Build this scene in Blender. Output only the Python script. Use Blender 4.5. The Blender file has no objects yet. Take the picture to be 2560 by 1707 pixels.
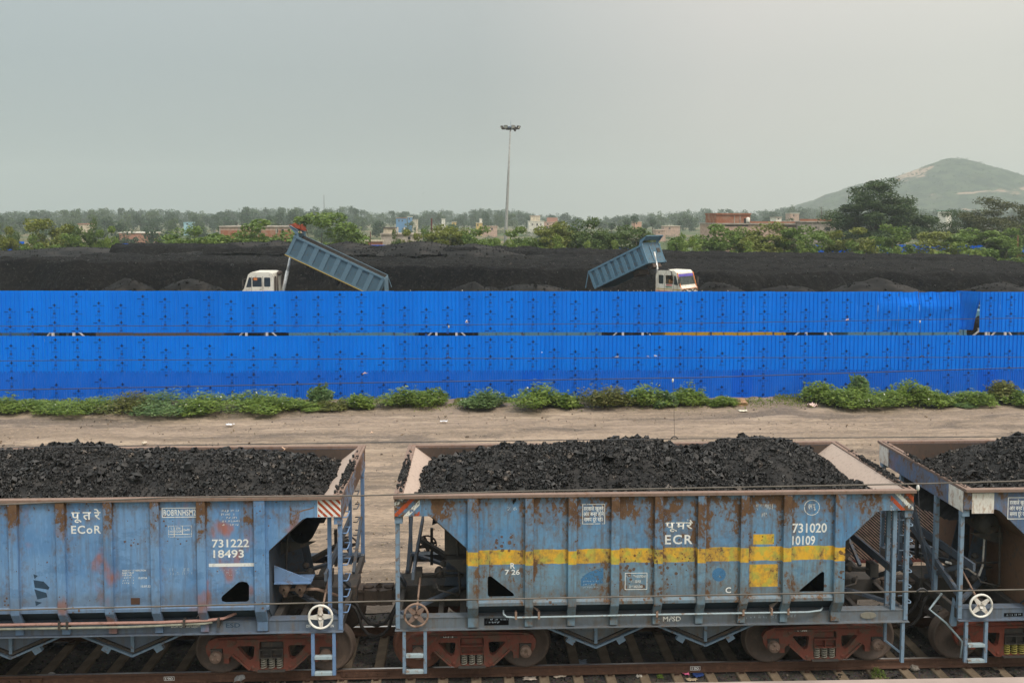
import bpy, math, random
import numpy as np
from mathutils import Vector, Matrix, Euler, Quaternion
from mathutils.geometry import tessellate_polygon

SC = bpy.context.scene
COL = SC.collection
R = math.radians
random.seed(7)
RNG = np.random.default_rng(11)

# ------------------------------------------------------------------ camera
FPX, PITCH, PCY, YAW, CH, ROLL = 2168.3, 0.0533, 657.98, 0.0418, 8.8145, 0.0023
X0, YC, WP = 3.378, 17.484, 10.718          # middle wagon, track centre, wagon pitch
cam = bpy.data.cameras.new('camera')
cam.sensor_width = 36.0
cam.lens = FPX / 2560 * 36
cam.shift_y = (PCY - 853.5) / 2560
cam.clip_start = 0.05
cam.clip_end = 20000
camo = bpy.data.objects.new('camera', cam)
COL.objects.link(camo)
fwd = Vector((math.sin(YAW) * math.cos(PITCH), math.cos(YAW) * math.cos(PITCH), -math.sin(PITCH)))
rgt = Vector((math.cos(YAW), -math.sin(YAW), 0))
upv = rgt.cross(fwd)
r2 = math.cos(ROLL) * rgt + math.sin(ROLL) * upv
u2 = math.cos(ROLL) * upv - math.sin(ROLL) * rgt
camo.matrix_world = Matrix(((r2.x, u2.x, -fwd.x, 0), (r2.y, u2.y, -fwd.y, 0), (r2.z, u2.z, -fwd.z, CH), (0, 0, 0, 1)))
SC.camera = camo

def ray(u, v):
    """direction of a pixel of the 2560 x 1707 photograph (a surveying aid)"""
    du, dv = u - 1280, v - PCY
    c, s = math.cos(ROLL), math.sin(ROLL)
    r, up = (c * du + s * dv) / FPX, -(-s * du + c * dv) / FPX
    d = math.cos(PITCH) + up * math.sin(PITCH)
    z = -math.sin(PITCH) + up * math.cos(PITCH)
    return (r * math.cos(YAW) + d * math.sin(YAW), -r * math.sin(YAW) + d * math.cos(YAW), z)

def atY(u, v, Y):
    q = ray(u, v); t = Y / q[1]
    return Vector((q[0] * t, Y, CH + q[2] * t))

def atZ(u, v, Z):
    q = ray(u, v); t = (Z - CH) / q[2]
    return Vector((q[0] * t, q[1] * t, Z))

# ------------------------------------------------------------------ sky, sun, exposure
SUN_EL, SUN_AZ = R(58), R(150)               # azimuth from +Y towards +X: behind the camera, to the right
world = bpy.data.worlds.new('World')
SC.world = world
world.use_nodes = True
wn, wl = world.node_tree.nodes, world.node_tree.links
bg = wn['Background']
sky = wn.new('ShaderNodeTexSky')
sky.sky_type = 'NISHITA'
sky.sun_disc = False
sky.sun_elevation = SUN_EL
sky.sun_rotation = SUN_AZ
sky.dust_density = 6.0
sky.air_density = 1.5
wtc = wn.new('ShaderNodeTexCoord')
wsep = wn.new('ShaderNodeSeparateXYZ')
wl.new(wtc.outputs['Generated'], wsep.inputs[0])
def wmath(op, a, b=None):
    n = wn.new('ShaderNodeMath'); n.operation = op
    for i, x in enumerate((a, b)):
        if x is None: continue
        if isinstance(x, (int, float)): n.inputs[i].default_value = x
        else: wl.new(x, n.inputs[i])
    return n.outputs[0]
ramp = wn.new('ShaderNodeValToRGB')           # overcast veil by elevation
el = ramp.color_ramp.elements
el[0].position = 0.0;  el[0].color = (0.37, 0.39, 0.375, 1)
el[1].position = 1.0;  el[1].color = (1.65, 1.62, 1.56, 1)
for p_, c_ in ((0.06, (0.37, 0.39, 0.378)), (0.16, (0.385, 0.405, 0.40)), (0.30, (0.485, 0.492, 0.485)), (0.55, (1.0, .99, .96))):
    e = el.new(p_); e.color = (*c_, 1)
wl.new(wsep.outputs['Z'], ramp.inputs[0])
side = wmath('MULTIPLY_ADD', wsep.outputs['X'], 1.0); wn[-1].inputs[2].default_value = 0.5
sramp = wn.new('ShaderNodeValToRGB')          # the veil is thinner and warmer towards the sun's side
sl = sramp.color_ramp.elements
sl[0].position = 0.05; sl[0].color = (0.92, 1.01, 1.05, 1)
sl[1].position = 1.0; sl[1].color = (1.55, 1.45, 1.35, 1)
e = sl.new(0.5); e.color = (0.97, 1.0, 1.0, 1)
e = sl.new(0.77); e.color = (1.42, 1.32, 1.26, 1)
wl.new(side, sramp.inputs[0])
mul = wn.new('ShaderNodeMix'); mul.data_type = 'RGBA'; mul.blend_type = 'MULTIPLY'; mul.inputs[0].default_value = 1
wl.new(ramp.outputs[0], mul.inputs[6]); wl.new(sramp.outputs[0], mul.inputs[7])
nsc = wn.new('ShaderNodeMix'); nsc.data_type = 'RGBA'; nsc.blend_type = 'MULTIPLY'; nsc.inputs[0].default_value = 1
wl.new(sky.outputs[0], nsc.inputs[6]); nsc.inputs[7].default_value = (0.08, 0.08, 0.08, 1)
mix = wn.new('ShaderNodeMix'); mix.data_type = 'RGBA'; mix.inputs[0].default_value = 0.9
wl.new(nsc.outputs[2], mix.inputs[6]); wl.new(mul.outputs[2], mix.inputs[7])
wl.new(mix.outputs[2], bg.inputs['Color'])
bg.inputs['Strength'].default_value = 1.0

sun = bpy.data.lights.new('sun', 'SUN')
sun.energy = 1.5
sun.angle = R(14)
sun.color = (1.0, 0.95, 0.87)
suno = bpy.data.objects.new('sun', sun)
COL.objects.link(suno)
sd = Vector((math.sin(SUN_AZ) * math.cos(SUN_EL), math.cos(SUN_AZ) * math.cos(SUN_EL), math.sin(SUN_EL)))
suno.rotation_euler = sd.to_track_quat('Z', 'Y').to_euler()
suno.location = (20, -20, 60)

SC.view_settings.view_transform = 'Standard'
SC.view_settings.look = 'None'
SC.view_settings.exposure = 0.26
SC.view_settings.gamma = 1.0
SC.cycles.max_bounces = 6
SC.cycles.diffuse_bounces = 3
SC.cycles.glossy_bounces = 2
SC.cycles.transparent_max_bounces = 12
SC.cycles.volume_bounces = 1

# ------------------------------------------------------------------ helpers
def mesh_np(name, V, F, mat=None, smooth=False):
    """V (n,3) array, F (m,k) array of equal-sided faces"""
    me = bpy.data.meshes.new(name)
    V = np.asarray(V, np.float32); F = np.asarray(F, np.int32)
    me.vertices.add(len(V)); me.vertices.foreach_set('co', V.ravel())
    k = F.shape[1]
    me.loops.add(F.size); me.loops.foreach_set('vertex_index', F.ravel())
    me.polygons.add(len(F))
    me.polygons.foreach_set('loop_start', np.arange(0, F.size, k, dtype=np.int32))
    me.polygons.foreach_set('loop_total', np.full(len(F), k, np.int32))
    if smooth: me.polygons.foreach_set('use_smooth', np.ones(len(F), bool))
    me.update(calc_edges=True)
    if mat: me.materials.append(mat)
    return me

def link(name, me, parent=None, loc=None, rot=None):
    o = bpy.data.objects.new(name, me)
    COL.objects.link(o)
    if parent: o.parent = parent
    if loc is not None: o.location = loc
    if rot is not None: o.rotation_euler = rot
    return o

def tag(o, label, cat, group=None, kind=None):
    if label: o['label'] = label
    if cat: o['category'] = cat
    if group: o['group'] = group
    if kind: o['kind'] = kind
    return o

def thing(name, label, cat, loc=(0, 0, 0), rz=0, group=None):
    o = bpy.data.objects.new(name, None)
    o.empty_display_size = 0.2
    COL.objects.link(o)
    o.location = loc; o.rotation_euler = (0, 0, rz)
    return tag(o, label, cat, group)

def copy_tree(src, loc, rz=0, sc=None, label=None, group=None):
    r = src.copy(); COL.objects.link(r)
    r.location = loc; r.rotation_euler = (0, 0, rz)
    if sc: r.scale = sc if not isinstance(sc, (int, float)) else (sc, sc, sc)
    if label: r['label'] = label
    if group: r['group'] = group
    for ch in src.children:
        c = ch.copy(); COL.objects.link(c); c.parent = r
        for g in ch.children:
            d = g.copy(); COL.objects.link(d); d.parent = c
    return r

class MB:
    """collects shapes that become ONE mesh"""
    def __init__(s): s.v = []; s.f = []; s.sm = []
    def add(s, V, F, smooth=False):
        b = len(s.v)
        s.v += [tuple(p) for p in V]
        for f in F: s.f.append([b + i for i in f]); s.sm.append(smooth)
        return s
    def box(s, x0, x1, y0, y1, z0, z1, M=None):
        V = [(x, y, z) for z in (z0, z1) for y in (y0, y1) for x in (x0, x1)]
        if M: V = [M @ Vector(p) for p in V]
        return s.add(V, [(0, 2, 3, 1), (4, 5, 7, 6), (0, 1, 5, 4), (2, 6, 7, 3), (0, 4, 6, 2), (1, 3, 7, 5)])
    def hexa(s, A, B):
        """two quads joined"""
        return s.add(list(A) + list(B), [(0, 3, 2, 1), (4, 5, 6, 7)] + [(i, (i + 1) % 4, 4 + (i + 1) % 4, 4 + i) for i in range(4)])
    def prism(s, outer, y0, y1, holes=(), plane='xz', capsonly=False):
        loops = [list(outer)] + [list(h) for h in holes]
        P = lambda a, y: (a[0], y, a[1]) if plane == 'xz' else ((y, a[0], a[1]) if plane == 'yz' else (a[0], a[1], y))
        tris = tessellate_polygon([[Vector((a[0], a[1], 0)) for a in L] for L in loops])
        flat = [a for L in loops for a in L]
        n = len(flat)
        V = [P(a, y0) for a in flat] + [P(a, y1) for a in flat]
        F = [tuple(t) for t in tris] + [tuple(n + i for i in reversed(t)) for t in tris]
        b = 0
        for L in loops:
            k = len(L)
            F += [(b + i, b + (i + 1) % k, n + b + (i + 1) % k, n + b + i) for i in range(k)]
            b += k
        return s.add(V, F)
    def tube(s, pts, r, n=8, caps=True, closed=False):
        pts = [Vector(p) for p in pts]
        rr = r if isinstance(r, (list, tuple)) else [r] * len(pts)
        V, F = [], []
        m = len(pts)
        up = Vector((0, 0, 1))
        for i, p in enumerate(pts):
            if closed: t = pts[(i + 1) % m] - pts[i - 1]
            else: t = pts[min(i + 1, m - 1)] - pts[max(i - 1, 0)]
            t.normalize()
            a = t.cross(up)
            if a.length < 1e-3: a = t.cross(Vector((0, 1, 0)))
            a.normalize(); b = t.cross(a)
            for k in range(n):
                th = 2 * math.pi * k / n
                V.append(p + rr[i] * (math.cos(th) * a + math.sin(th) * b))
        for i in range(m if closed else m - 1):
            j = (i + 1) % m
            for k in range(n):
                F.append((i * n + k, i * n + (k + 1) % n, j * n + (k + 1) % n, j * n + k))
        s.add(V, F, True)
        if caps and not closed:
            b = len(s.v) - len(V)
            s.f.append([b + k for k in range(n)][::-1]); s.sm.append(False)
            s.f.append([b + (m - 1) * n + k for k in range(n)]); s.sm.append(False)
        return s
    def bar(s, a, b, w, h=None):
        """square bar between two points"""
        h = h or w
        a, b = Vector(a), Vector(b); t = (b - a).normalized()
        u = t.cross(Vector((0, 0, 1)))
        if u.length < 1e-3: u = Vector((1, 0, 0))
        u.normalize(); v = u.cross(t)
        q = [(-1, -1), (1, -1), (1, 1), (-1, 1)]
        return s.hexa([a + u * w / 2 * i + v * h / 2 * j for i, j in q], [b + u * w / 2 * i + v * h / 2 * j for i, j in q])
    def lathe(s, prof, axis='y', c=(0, 0, 0), n=32, smooth=True):
        """prof: list of (radius, along)"""
        V, F = [], []
        for (r, a) in prof:
            for k in range(n):
                th = 2 * math.pi * k / n
                x, y = r * math.cos(th), r * math.sin(th)
                p = {'y': (x, a, y), 'z': (x, y, a), 'x': (a, x, y)}[axis]
                V.append((p[0] + c[0], p[1] + c[1], p[2] + c[2]))
        for i in range(len(prof) - 1):
            for k in range(n):
                F.append((i * n + k, i * n + (k + 1) % n, (i + 1) * n + (k + 1) % n, (i + 1) * n + k))
        F.append(tuple(range(n))); F.append(tuple((len(prof) - 1) * n + k for k in range(n)))
        return s.add(V, F, smooth)
    def sphere(s, c, r, n=10, m=7):
        rr = (r, r, r) if isinstance(r, (int, float)) else r
        V, F = [], []
        for i in range(m + 1):
            ph = math.pi * i / m
            for k in range(n):
                th = 2 * math.pi * k / n
                V.append((c[0] + rr[0] * math.sin(ph) * math.cos(th), c[1] + rr[1] * math.sin(ph) * math.sin(th), c[2] + rr[2] * math.cos(ph)))
        for i in range(m):
            for k in range(n): F.append((i * n + k, i * n + (k + 1) % n, (i + 1) * n + (k + 1) % n, (i + 1) * n + k))
        return s.add(V, F, True)
    def mirror_y(s):
        b = len(s.v)
        s.v += [(x, -y, z) for x, y, z in s.v[:b]]
        for f, q in list(zip(s.f, s.sm)): s.f.append([b + i for i in f][::-1]); s.sm.append(q)
        return s
    def mesh(s, name, mat=None, bevel=0):
        me = bpy.data.meshes.new(name)
        me.from_pydata(s.v, [], s.f)
        me.polygons.foreach_set('use_smooth', s.sm)
        if mat: me.materials.append(mat)
        me.update()
        return me
    def build(s, name, mat, parent=None, loc=None, rot=None, bevel=0.0):
        o = link(name, s.mesh(name, mat), parent, loc, rot)
        if bevel:
            b = o.modifiers.new('edge', 'BEVEL'); b.width = bevel; b.segments = 1; b.limit_method = 'ANGLE'; b.angle_limit = R(40)
        return o

def vnoise(x, y, seed=0):
    """smooth value noise on arrays, -1..1"""
    xi, yi = np.floor(x).astype(np.int64), np.floor(y).astype(np.int64)
    xf, yf = x - xi, y - yi
    def h(a, b):
        n = (a * 374761393 + b * 668265263 + seed * 974634777) & 0xffffffff
        n = ((n ^ (n >> 13)) * 1274126177) & 0xffffffff
        return ((n ^ (n >> 16)) & 0xffff) / 32767.5 - 1
    u, v = xf * xf * (3 - 2 * xf), yf * yf * (3 - 2 * yf)
    return (h(xi, yi) * (1 - u) + h(xi + 1, yi) * u) * (1 - v) + (h(xi, yi + 1) * (1 - u) + h(xi + 1, yi + 1) * u) * v

def fbm(x, y, sc, oct=4, seed=0, gain=0.5):
    t = np.zeros_like(x, float); a = 1.0; f = sc
    for i in range(oct):
        t += a * vnoise(x * f + 17.3 * i, y * f - 9.1 * i, seed + i); a *= gain; f *= 2.03
    return t

def grid(xs, ys, Z):
    nx, ny = len(xs), len(ys)
    X, Y = np.meshgrid(xs, ys)
    V = np.stack([X, Y, Z], -1).reshape(-1, 3)
    i = (np.arange(ny - 1)[:, None] * nx + np.arange(nx - 1)[None]).ravel()
    return V, np.stack([i, i + 1, i + nx + 1, i + nx], 1)

ICO_V = []
_p = (1 + 5 ** .5) / 2
for a_, b_ in ((1, _p), (-1, _p), (1, -_p), (-1, -_p)):
    ICO_V += [(0, a_, b_), (a_, b_, 0), (b_, 0, a_)]
ICO_V = np.array(ICO_V, float) / math.sqrt(1 + _p * _p)
_F = []
_d = np.linalg.norm(ICO_V[:, None] - ICO_V[None], axis=-1)
_e = (_d > 1e-6) & (_d < 1.06)
for i in range(12):
    for j in range(i + 1, 12):
        for k in range(j + 1, 12):
            if _e[i, j] and _e[j, k] and _e[i, k]: _F.append((i, j, k))
ICO_F = np.array(_F)

def rot_rand(n, rng, upright=0.0):
    q = rng.normal(size=(n, 4)); q[:, 1:3] *= (1 - upright)
    q /= np.linalg.norm(q, axis=1, keepdims=True)
    w, x, y, z = q.T
    M = np.empty((n, 3, 3))
    M[:, 0, 0] = 1 - 2 * (y * y + z * z); M[:, 0, 1] = 2 * (x * y - z * w); M[:, 0, 2] = 2 * (x * z + y * w)
    M[:, 1, 0] = 2 * (x * y + z * w); M[:, 1, 1] = 1 - 2 * (x * x + z * z); M[:, 1, 2] = 2 * (y * z - x * w)
    M[:, 2, 0] = 2 * (x * z - y * w); M[:, 2, 1] = 2 * (y * z + x * w); M[:, 2, 2] = 1 - 2 * (x * x + y * y)
    return M

def lumps(P, size, rng, flat=0.6, jit=0.28):
    """angular stones at points P with given sizes -> V,F"""
    n = len(P)
    v = np.repeat(ICO_V[None], n, 0) * (1 + rng.uniform(-jit, jit, (n, 12, 1)))
    s = rng.uniform(0.6, 1.2, (n, 1, 3)); s[:, :, 2] *= flat
    v = v * s * np.asarray(size).reshape(n, 1, 1)
    v = np.einsum('nij,nkj->nki', rot_rand(n, rng, 0.45), v) + np.asarray(P)[:, None]
    F = (ICO_F[None] + 12 * np.arange(n)[:, None, None]).reshape(-1, 3)
    return v.reshape(-1, 3), F

def leaves(P, size, rng, updir=0.6, aspect=0.55):
    """one folded-ish leaf quad per point"""
    n = len(P)
    M = rot_rand(n, rng, 0.0)
    a, b = M[:, :, 0], M[:, :, 1]
    nz = np.cross(a, b)
    a = a - nz * 0; 
    flip = rng.random(n) < updir
    a[flip, 2] *= 0.45; b[flip, 2] *= 0.45
    s = (np.asarray(size) * rng.uniform(0.6, 1.35, n)).reshape(n, 1)
    V = np.stack([P - a * s, P + b * s * aspect, P + a * s, P - b * s * aspect], 1)
    F = (np.arange(4)[None] + 4 * np.arange(n)[:, None])
    return V.reshape(-1, 3), F

# ------------------------------------------------------------------ materials
class NT:
    def __init__(s, name):
        s.m = bpy.data.materials.new(name); s.m.use_nodes = True
        s.n, s.l = s.m.node_tree.nodes, s.m.node_tree.links
        s.b = s.n['Principled BSDF']; s.out = s.n['Material Output']
        s.tc = s.n.new('ShaderNodeTexCoord')
    def _in(s, node, i, x):
        if x is None: return
        if isinstance(x, bpy.types.NodeSocket): s.l.new(x, node.inputs[i])
        elif isinstance(x, (tuple, list)): node.inputs[i].default_value = (*x, 1) if len(node.inputs[i].default_value) == 4 and len(x) == 3 else x
        else: node.inputs[i].default_value = x
    def mapping(s, scale=(1, 1, 1), loc=(0, 0, 0), src='Object'):
        m = s.n.new('ShaderNodeMapping'); m.inputs['Scale'].default_value = scale; m.inputs['Location'].default_value = loc
        s.l.new(s.tc.outputs[src], m.inputs[0]); return m.outputs[0]
    def noise(s, vec, scale, detail=5, rough=0.55, dist=0.0):
        n = s.n.new('ShaderNodeTexNoise'); n.inputs['Scale'].default_value = scale
        n.inputs['Detail'].default_value = detail; n.inputs['Roughness'].default_value = rough; n.inputs['Distortion'].default_value = dist
        s.l.new(vec, n.inputs['Vector']); return n.outputs[0]
    def vor(s, vec, scale, feature='F1', out='Distance'):
        n = s.n.new('ShaderNodeTexVoronoi'); n.inputs['Scale'].default_value = scale; n.feature = feature
        s.l.new(vec, n.inputs['Vector']); return n.outputs[out]
    def math(s, op, a, b=None, c=None, clamp=False):
        n = s.n.new('ShaderNodeMath'); n.operation = op; n.use_clamp = clamp
        for i, x in enumerate((a, b, c)): s._in(n, i, x)
        return n.outputs[0]
    def step(s, x, a, b, lo=0.0, hi=1.0):
        n = s.n.new('ShaderNodeMapRange'); n.interpolation_type = 'SMOOTHSTEP'
        s._in(n, 0, x); n.inputs[1].default_value = a; n.inputs[2].default_value = b
        n.inputs[3].default_value = lo; n.inputs[4].default_value = hi; return n.outputs[0]
    def mix(s, f, a, b, mode='MIX'):
        n = s.n.new('ShaderNodeMix'); n.data_type = 'RGBA'; n.blend_type = mode
        s._in(n, 0, f); s._in(n, 6, a); s._in(n, 7, b); return n.outputs[2]
    def sep(s, vec):
        n = s.n.new('ShaderNodeSeparateXYZ'); s.l.new(vec, n.inputs[0]); return n.outputs
    def rand(s):
        n = s.n.new('ShaderNodeObjectInfo'); return n.outputs['Random']
    def base(s, c, rough=0.7, spec=0.3, metal=0.0):
        s._in(s.b, 'Base Color', c); s._in(s.b, 'Roughness', rough)
        s.b.inputs['Specular IOR Level'].default_value = spec; s._in(s.b, 'Metallic', metal); return s
    def bump(s, h, strength=0.3, dist=0.02):
        n = s.n.new('ShaderNodeBump'); n.inputs['Strength'].default_value = strength; n.inputs['Distance'].default_value = dist
        s.l.new(h, n.inputs['Height']); s.l.new(n.outputs[0], s.b.inputs['Normal']); return s

def plain(name, c, rough=0.7, spec=0.3, metal=0.0, var=0.25, scale=6, dirt=None, dirt_amt=0.5):
    t = NT(name); v = t.mapping()
    n = t.noise(v, scale, 6, 0.6)
    col = t.mix(t.step(n, 0.3, 0.7), tuple(x * (1 - var) for x in c), tuple(min(1, x * (1 + var)) for x in c))
    if dirt:
        n2 = t.noise(t.mapping((1, 1, .4), (3.1, 1, 7)), scale * 1.7, 8, 0.7)
        col = t.mix(t.math('MULTIPLY', t.step(n2, 0.48, 0.68), dirt_amt), col, dirt)
    t.base(col, rough, spec, metal)
    return t.m

RUST = (0.105, 0.055, 0.030)
RUST2 = (0.150, 0.085, 0.047)
GRIME = (0.060, 0.052, 0.046)

def paint(name, c1, c2, lower=None, rust=0.5, spots=0.5, seed=0.0, primer=0.0, grime=0.3, stripe=False, top_rust=0.18, rib=(.02, .81), ribtop=0.05):
    """weathered wagon paint; coordinates are the wagon's own metres"""
    t = NT(name)
    v = t.mapping((1, 1, 1), (seed, seed * .7, 0)); raw = t.sep(t.tc.outputs['Object'])
    z = raw[2]
    big = t.noise(v, 0.9, 4, 0.6)
    col = t.mix(t.step(big, 0.38, 0.62), c1, c2)
    if lower:                                   # lower half repainted a paler tone
        wob = t.noise(v, 2.0, 3)
        zz = t.math('ADD', z, t.math('MULTIPLY', t.math('SUBTRACT', wob, 0.5), 0.25))
        col = t.mix(t.step(zz, 2.30, 2.42, 0.85, 0.0), col, lower)
    fine = t.noise(t.mapping((1, 1, .25), (seed, 2, 3)), 22, 4, 0.6)
    col = t.mix(t.math('MULTIPLY', t.step(fine, 0.45, 0.75), 0.35), col, tuple(min(1, x * 1.35 + .015) for x in c2))
    fade = t.noise(t.mapping((.8, 1, 1.4), (seed + 4, 0, 1)), 2.6, 6, 0.65)
    col = t.mix(t.math('MULTIPLY', t.step(fade, 0.56, 0.60), 0.35), col, tuple(x * .62 for x in c1))
    if primer:
        pn = t.noise(t.mapping((1.2, 1, .8), (seed + 11, 0, 5)), 1.5, 3, 0.5)
        col = t.mix(t.math('MULTIPLY', t.step(pn, 0.565, 0.70), primer), col, (0.38, 0.13, 0.075))
    streak = t.noise(t.mapping((9, 9, .55), (seed, 1, 2)), 1.6, 6, 0.62)
    col = t.mix(t.math('MULTIPLY', t.step(streak, 0.46, 0.70), grime), col, (0.11, 0.085, 0.06))
    low = t.step(t.math('ADD', z, t.math('MULTIPLY', t.noise(v, 3.0, 5), .5)), 2.05, 2.35, .45, 0)
    col = t.mix(low, col, (0.125, 0.125, 0.12))
    if stripe:
        wv = t.noise(v, 4.0, 2)
        zz = t.math('ADD', z, t.math('MULTIPLY', t.math('SUBTRACT', wv, 0.5), 0.05))
        m = t.math('MULTIPLY', t.step(zz, 2.378, 2.388), t.step(zz, 2.648, 2.658, 1, 0))
        xx = t.math('ABSOLUTE', raw[0])
        m = t.math('MULTIPLY', m, t.step(xx, 3.57, 3.58, 1, 0))
        sq = t.math('MULTIPLY', t.math('MULTIPLY', t.step(raw[0], 1.815, 1.82), t.step(raw[0], 2.215, 2.22, 1, 0)),
                    t.math('MULTIPLY', t.step(z, 2.69, 2.70), t.step(z, 2.885, 2.895, 1, 0)))
        sq2 = t.math('MULTIPLY', t.math('MULTIPLY', t.step(raw[0], 1.755, 1.76), t.step(raw[0], 2.30, 2.305, 1, 0)),
                     t.math('MULTIPLY', t.step(z, 1.88, 1.89), t.step(z, 2.31, 2.32, 1, 0)))
        m = t.math('MAXIMUM', m, t.math('MAXIMUM', sq, sq2))
        yn = t.noise(v, 5.5, 5)
        ycol = t.mix(t.step(yn, 0.46, 0.62), (0.76, 0.43, 0.03), (0.52, 0.45, 0.06))
        col = t.mix(t.math('MULTIPLY', m, 0.96), col, ycol)
    n1 = t.noise(t.mapping((1, 1, .8), (seed + 2, 0, 9)), 1.5, 9, 0.68, 0.4)
    n2 = t.noise(t.mapping((1, 1, .7), (seed + 7, 0, 2)), 13, 8, 0.72)
    top = t.step(z, 2.9, 3.65, 0, top_rust)
    dr = t.math('ABSOLUTE', t.math('SUBTRACT', t.math('FLOORED_MODULO', t.math('ADD', raw[0], -rib[0] + rib[1] / 2 + 8 * rib[1]), rib[1]), rib[1] / 2))   # distance to the nearest rib
    onrib = t.step(dr, .095, .085)
    beside = t.math('MULTIPLY', t.step(dr, .26, .10), t.math('SUBTRACT', 1.0, onrib))
    top = t.math('ADD', top, t.math('MULTIPLY', t.math('MULTIPLY', onrib, t.step(z, 2.5, 3.3)), ribtop))
    top = t.math('ADD', top, t.math('MULTIPLY', beside, .055))
    val = t.math('ADD', t.math('ADD', t.math('MULTIPLY', n1, 0.52), t.math('MULTIPLY', n2, 0.48)), top)
    thr = 0.74 - 0.24 * rust
    patch = t.step(val, thr, thr + 0.05)
    halo = t.math('MULTIPLY', t.step(val, thr - 0.13, thr + 0.03), 0.55)
    d = t.vor(t.mapping((1, 1, 1), (seed, 0, 0)), 11)
    gate = t.noise(t.mapping((1, 1, 1), (seed + 1, 5, 0)), 1.7, 3)
    rad = t.step(gate, 0.46, 0.72, 0.0, 0.42 * spots)
    d2 = t.math('ADD', d, t.math('MULTIPLY', t.math('SUBTRACT', t.noise(v, 40, 2), 0.5), 0.35))
    spot = t.math('LESS_THAN', d2, rad)
    rc = t.mix(t.step(n2, 0.4, 0.62), RUST, RUST2)
    col = t.mix(halo, col, (0.16, 0.115, 0.075))
    mask = t.math('MAXIMUM', patch, t.math('MULTIPLY', spot, 0.9))
    col = t.mix(mask, col, rc)
    t.base(col, t.mix(mask, (0.55,) * 3, (0.9,) * 3), 0.3)
    t.bump(t.math('ADD', t.math('MULTIPLY', mask, 0.5), t.math('MULTIPLY', big, 2.5)), 0.35, 0.012)
    return t.m

def rusty_metal(name, c, amount=0.5, c2=RUST, rough=0.75):
    t = NT(name); v = t.mapping()
    n = t.noise(v, 7, 8, 0.7)
    k = 0.62 - 0.2 * amount
    col = t.mix(t.step(n, k, k + 0.12), c, c2)
    n3 = t.noise(t.mapping((1, 1, .5), (4, 2, 1)), 18, 5)
    col = t.mix(t.math('MULTIPLY', t.step(n3, 0.5, 0.7), 0.4), col, tuple(x * .55 for x in c))
    t.base(col, rough, 0.3)
    t.bump(n, 0.2, 0.01)
    return t.m

def coal_mat(name, c=(0.020, 0.0195, 0.020), scale=30, tint=True, gloss=0.5):
    t = NT(name); v = t.mapping()
    n = t.noise(v, scale, 6, 0.7)
    n2 = t.noise(v, scale * 0.06, 5, 0.6)
    col = t.mix(t.step(n, 0.35, 0.7), tuple(x * .6 for x in c), tuple(x * 1.7 for x in c))
    col = t.mix(t.math('MULTIPLY', t.step(n2, 0.45, 0.65), 0.55), col, (0.045, 0.040, 0.036))
    t.base(col, gloss, 0.45)
    return t

M = {}
M['blue_c'] = paint('paint_weathered_blue_yellow_band', (0.098, 0.24, 0.43), (0.135, 0.28, 0.45), (0.165, 0.29, 0.38), rust=0.72, spots=1.0, seed=3.0, stripe=True, grime=0.5, top_rust=0.075)
M['blue_l'] = paint('paint_blue_orange_primer', (0.112, 0.245, 0.465), (0.162, 0.30, 0.51), None, rust=0.42, spots=0.6, seed=21.0, primer=0.85, grime=0.34, top_rust=0.06, rib=(.685, .835), ribtop=.13)
M['blue_r'] = paint('paint_slate_blue', (0.085, 0.15, 0.28), (0.115, 0.18, 0.31), None, rust=0.5, spots=0.5, seed=41.0, primer=0.3, grime=0.45, top_rust=0.06)
M['sole_c'] = paint('paint_sole_grey_blue', (0.13, 0.17, 0.215), (0.16, 0.20, 0.25), None, rust=0.5, spots=0.3, seed=9.0, grime=0.6, top_rust=0)
M['sole_l'] = paint('paint_sole_blue', (0.10, 0.15, 0.24), (0.13, 0.19, 0.28), None, rust=0.3, spots=0.3, seed=15.0, grime=0.5, top_rust=0)
M['rim'] = rusty_metal('pinkish_worn_steel', (0.225, 0.155, 0.125), 0.5, (0.20, 0.12, 0.085))
M['inner'] = rusty_metal('scraped_inner_steel', (0.46, 0.36, 0.30), 0.15, (0.30, 0.20, 0.15))
M['inner_dark'] = rusty_metal('brown_inner_steel', (0.085, 0.062, 0.050), 0.4, (0.12, 0.07, 0.045))
M['skirt'] = rusty_metal('dark_blue_steel', (0.035, 0.055, 0.075), 0.3, (0.06, 0.05, 0.045))
M['under'] = rusty_metal('grimy_underframe', (0.062, 0.055, 0.050), 0.5, (0.105, 0.075, 0.056))
M['under_b'] = rusty_metal('grimy_blue_frame', (0.085, 0.105, 0.135), 0.5, (0.105, 0.08, 0.062))
M['post'] = rusty_metal('blue_grey_post', (0.19, 0.27, 0.36), 0.5, (0.17, 0.13, 0.11))
M['post_l'] = rusty_metal('light_blue_post', (0.16, 0.26, 0.44), 0.35, (0.17, 0.12, 0.1))
M['bogie'] = rusty_metal('red_oxide_bogie', (0.170, 0.053, 0.036), 0.75, (0.115, 0.070, 0.050))
M['bogie_r'] = rusty_metal('bright_red_oxide_bogie', (0.205, 0.054, 0.034), 0.6, (0.115, 0.066, 0.046))
M['wheel'] = rusty_metal('rusty_wheel', (0.085, 0.062, 0.05), 0.5, (0.115, 0.08, 0.06), 0.6)
M['wheel_r'] = rusty_metal('red_rusty_wheel', (0.135, 0.055, 0.034), 0.5, (0.085, 0.045, 0.032), 0.7)
M['spring'] = rusty_metal('worn_spring', (0.23, 0.215, 0.175), 0.4, (0.09, 0.07, 0.05), 0.5)
M['spring_y'] = rusty_metal('yellow_spring', (0.34, 0.29, 0.07), 0.4, (0.09, 0.07, 0.05), 0.5)
M['axle'] = rusty_metal('axle_cap', (0.20, 0.135, 0.105), 0.5, (0.11, 0.075, 0.05), 0.6)
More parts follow.
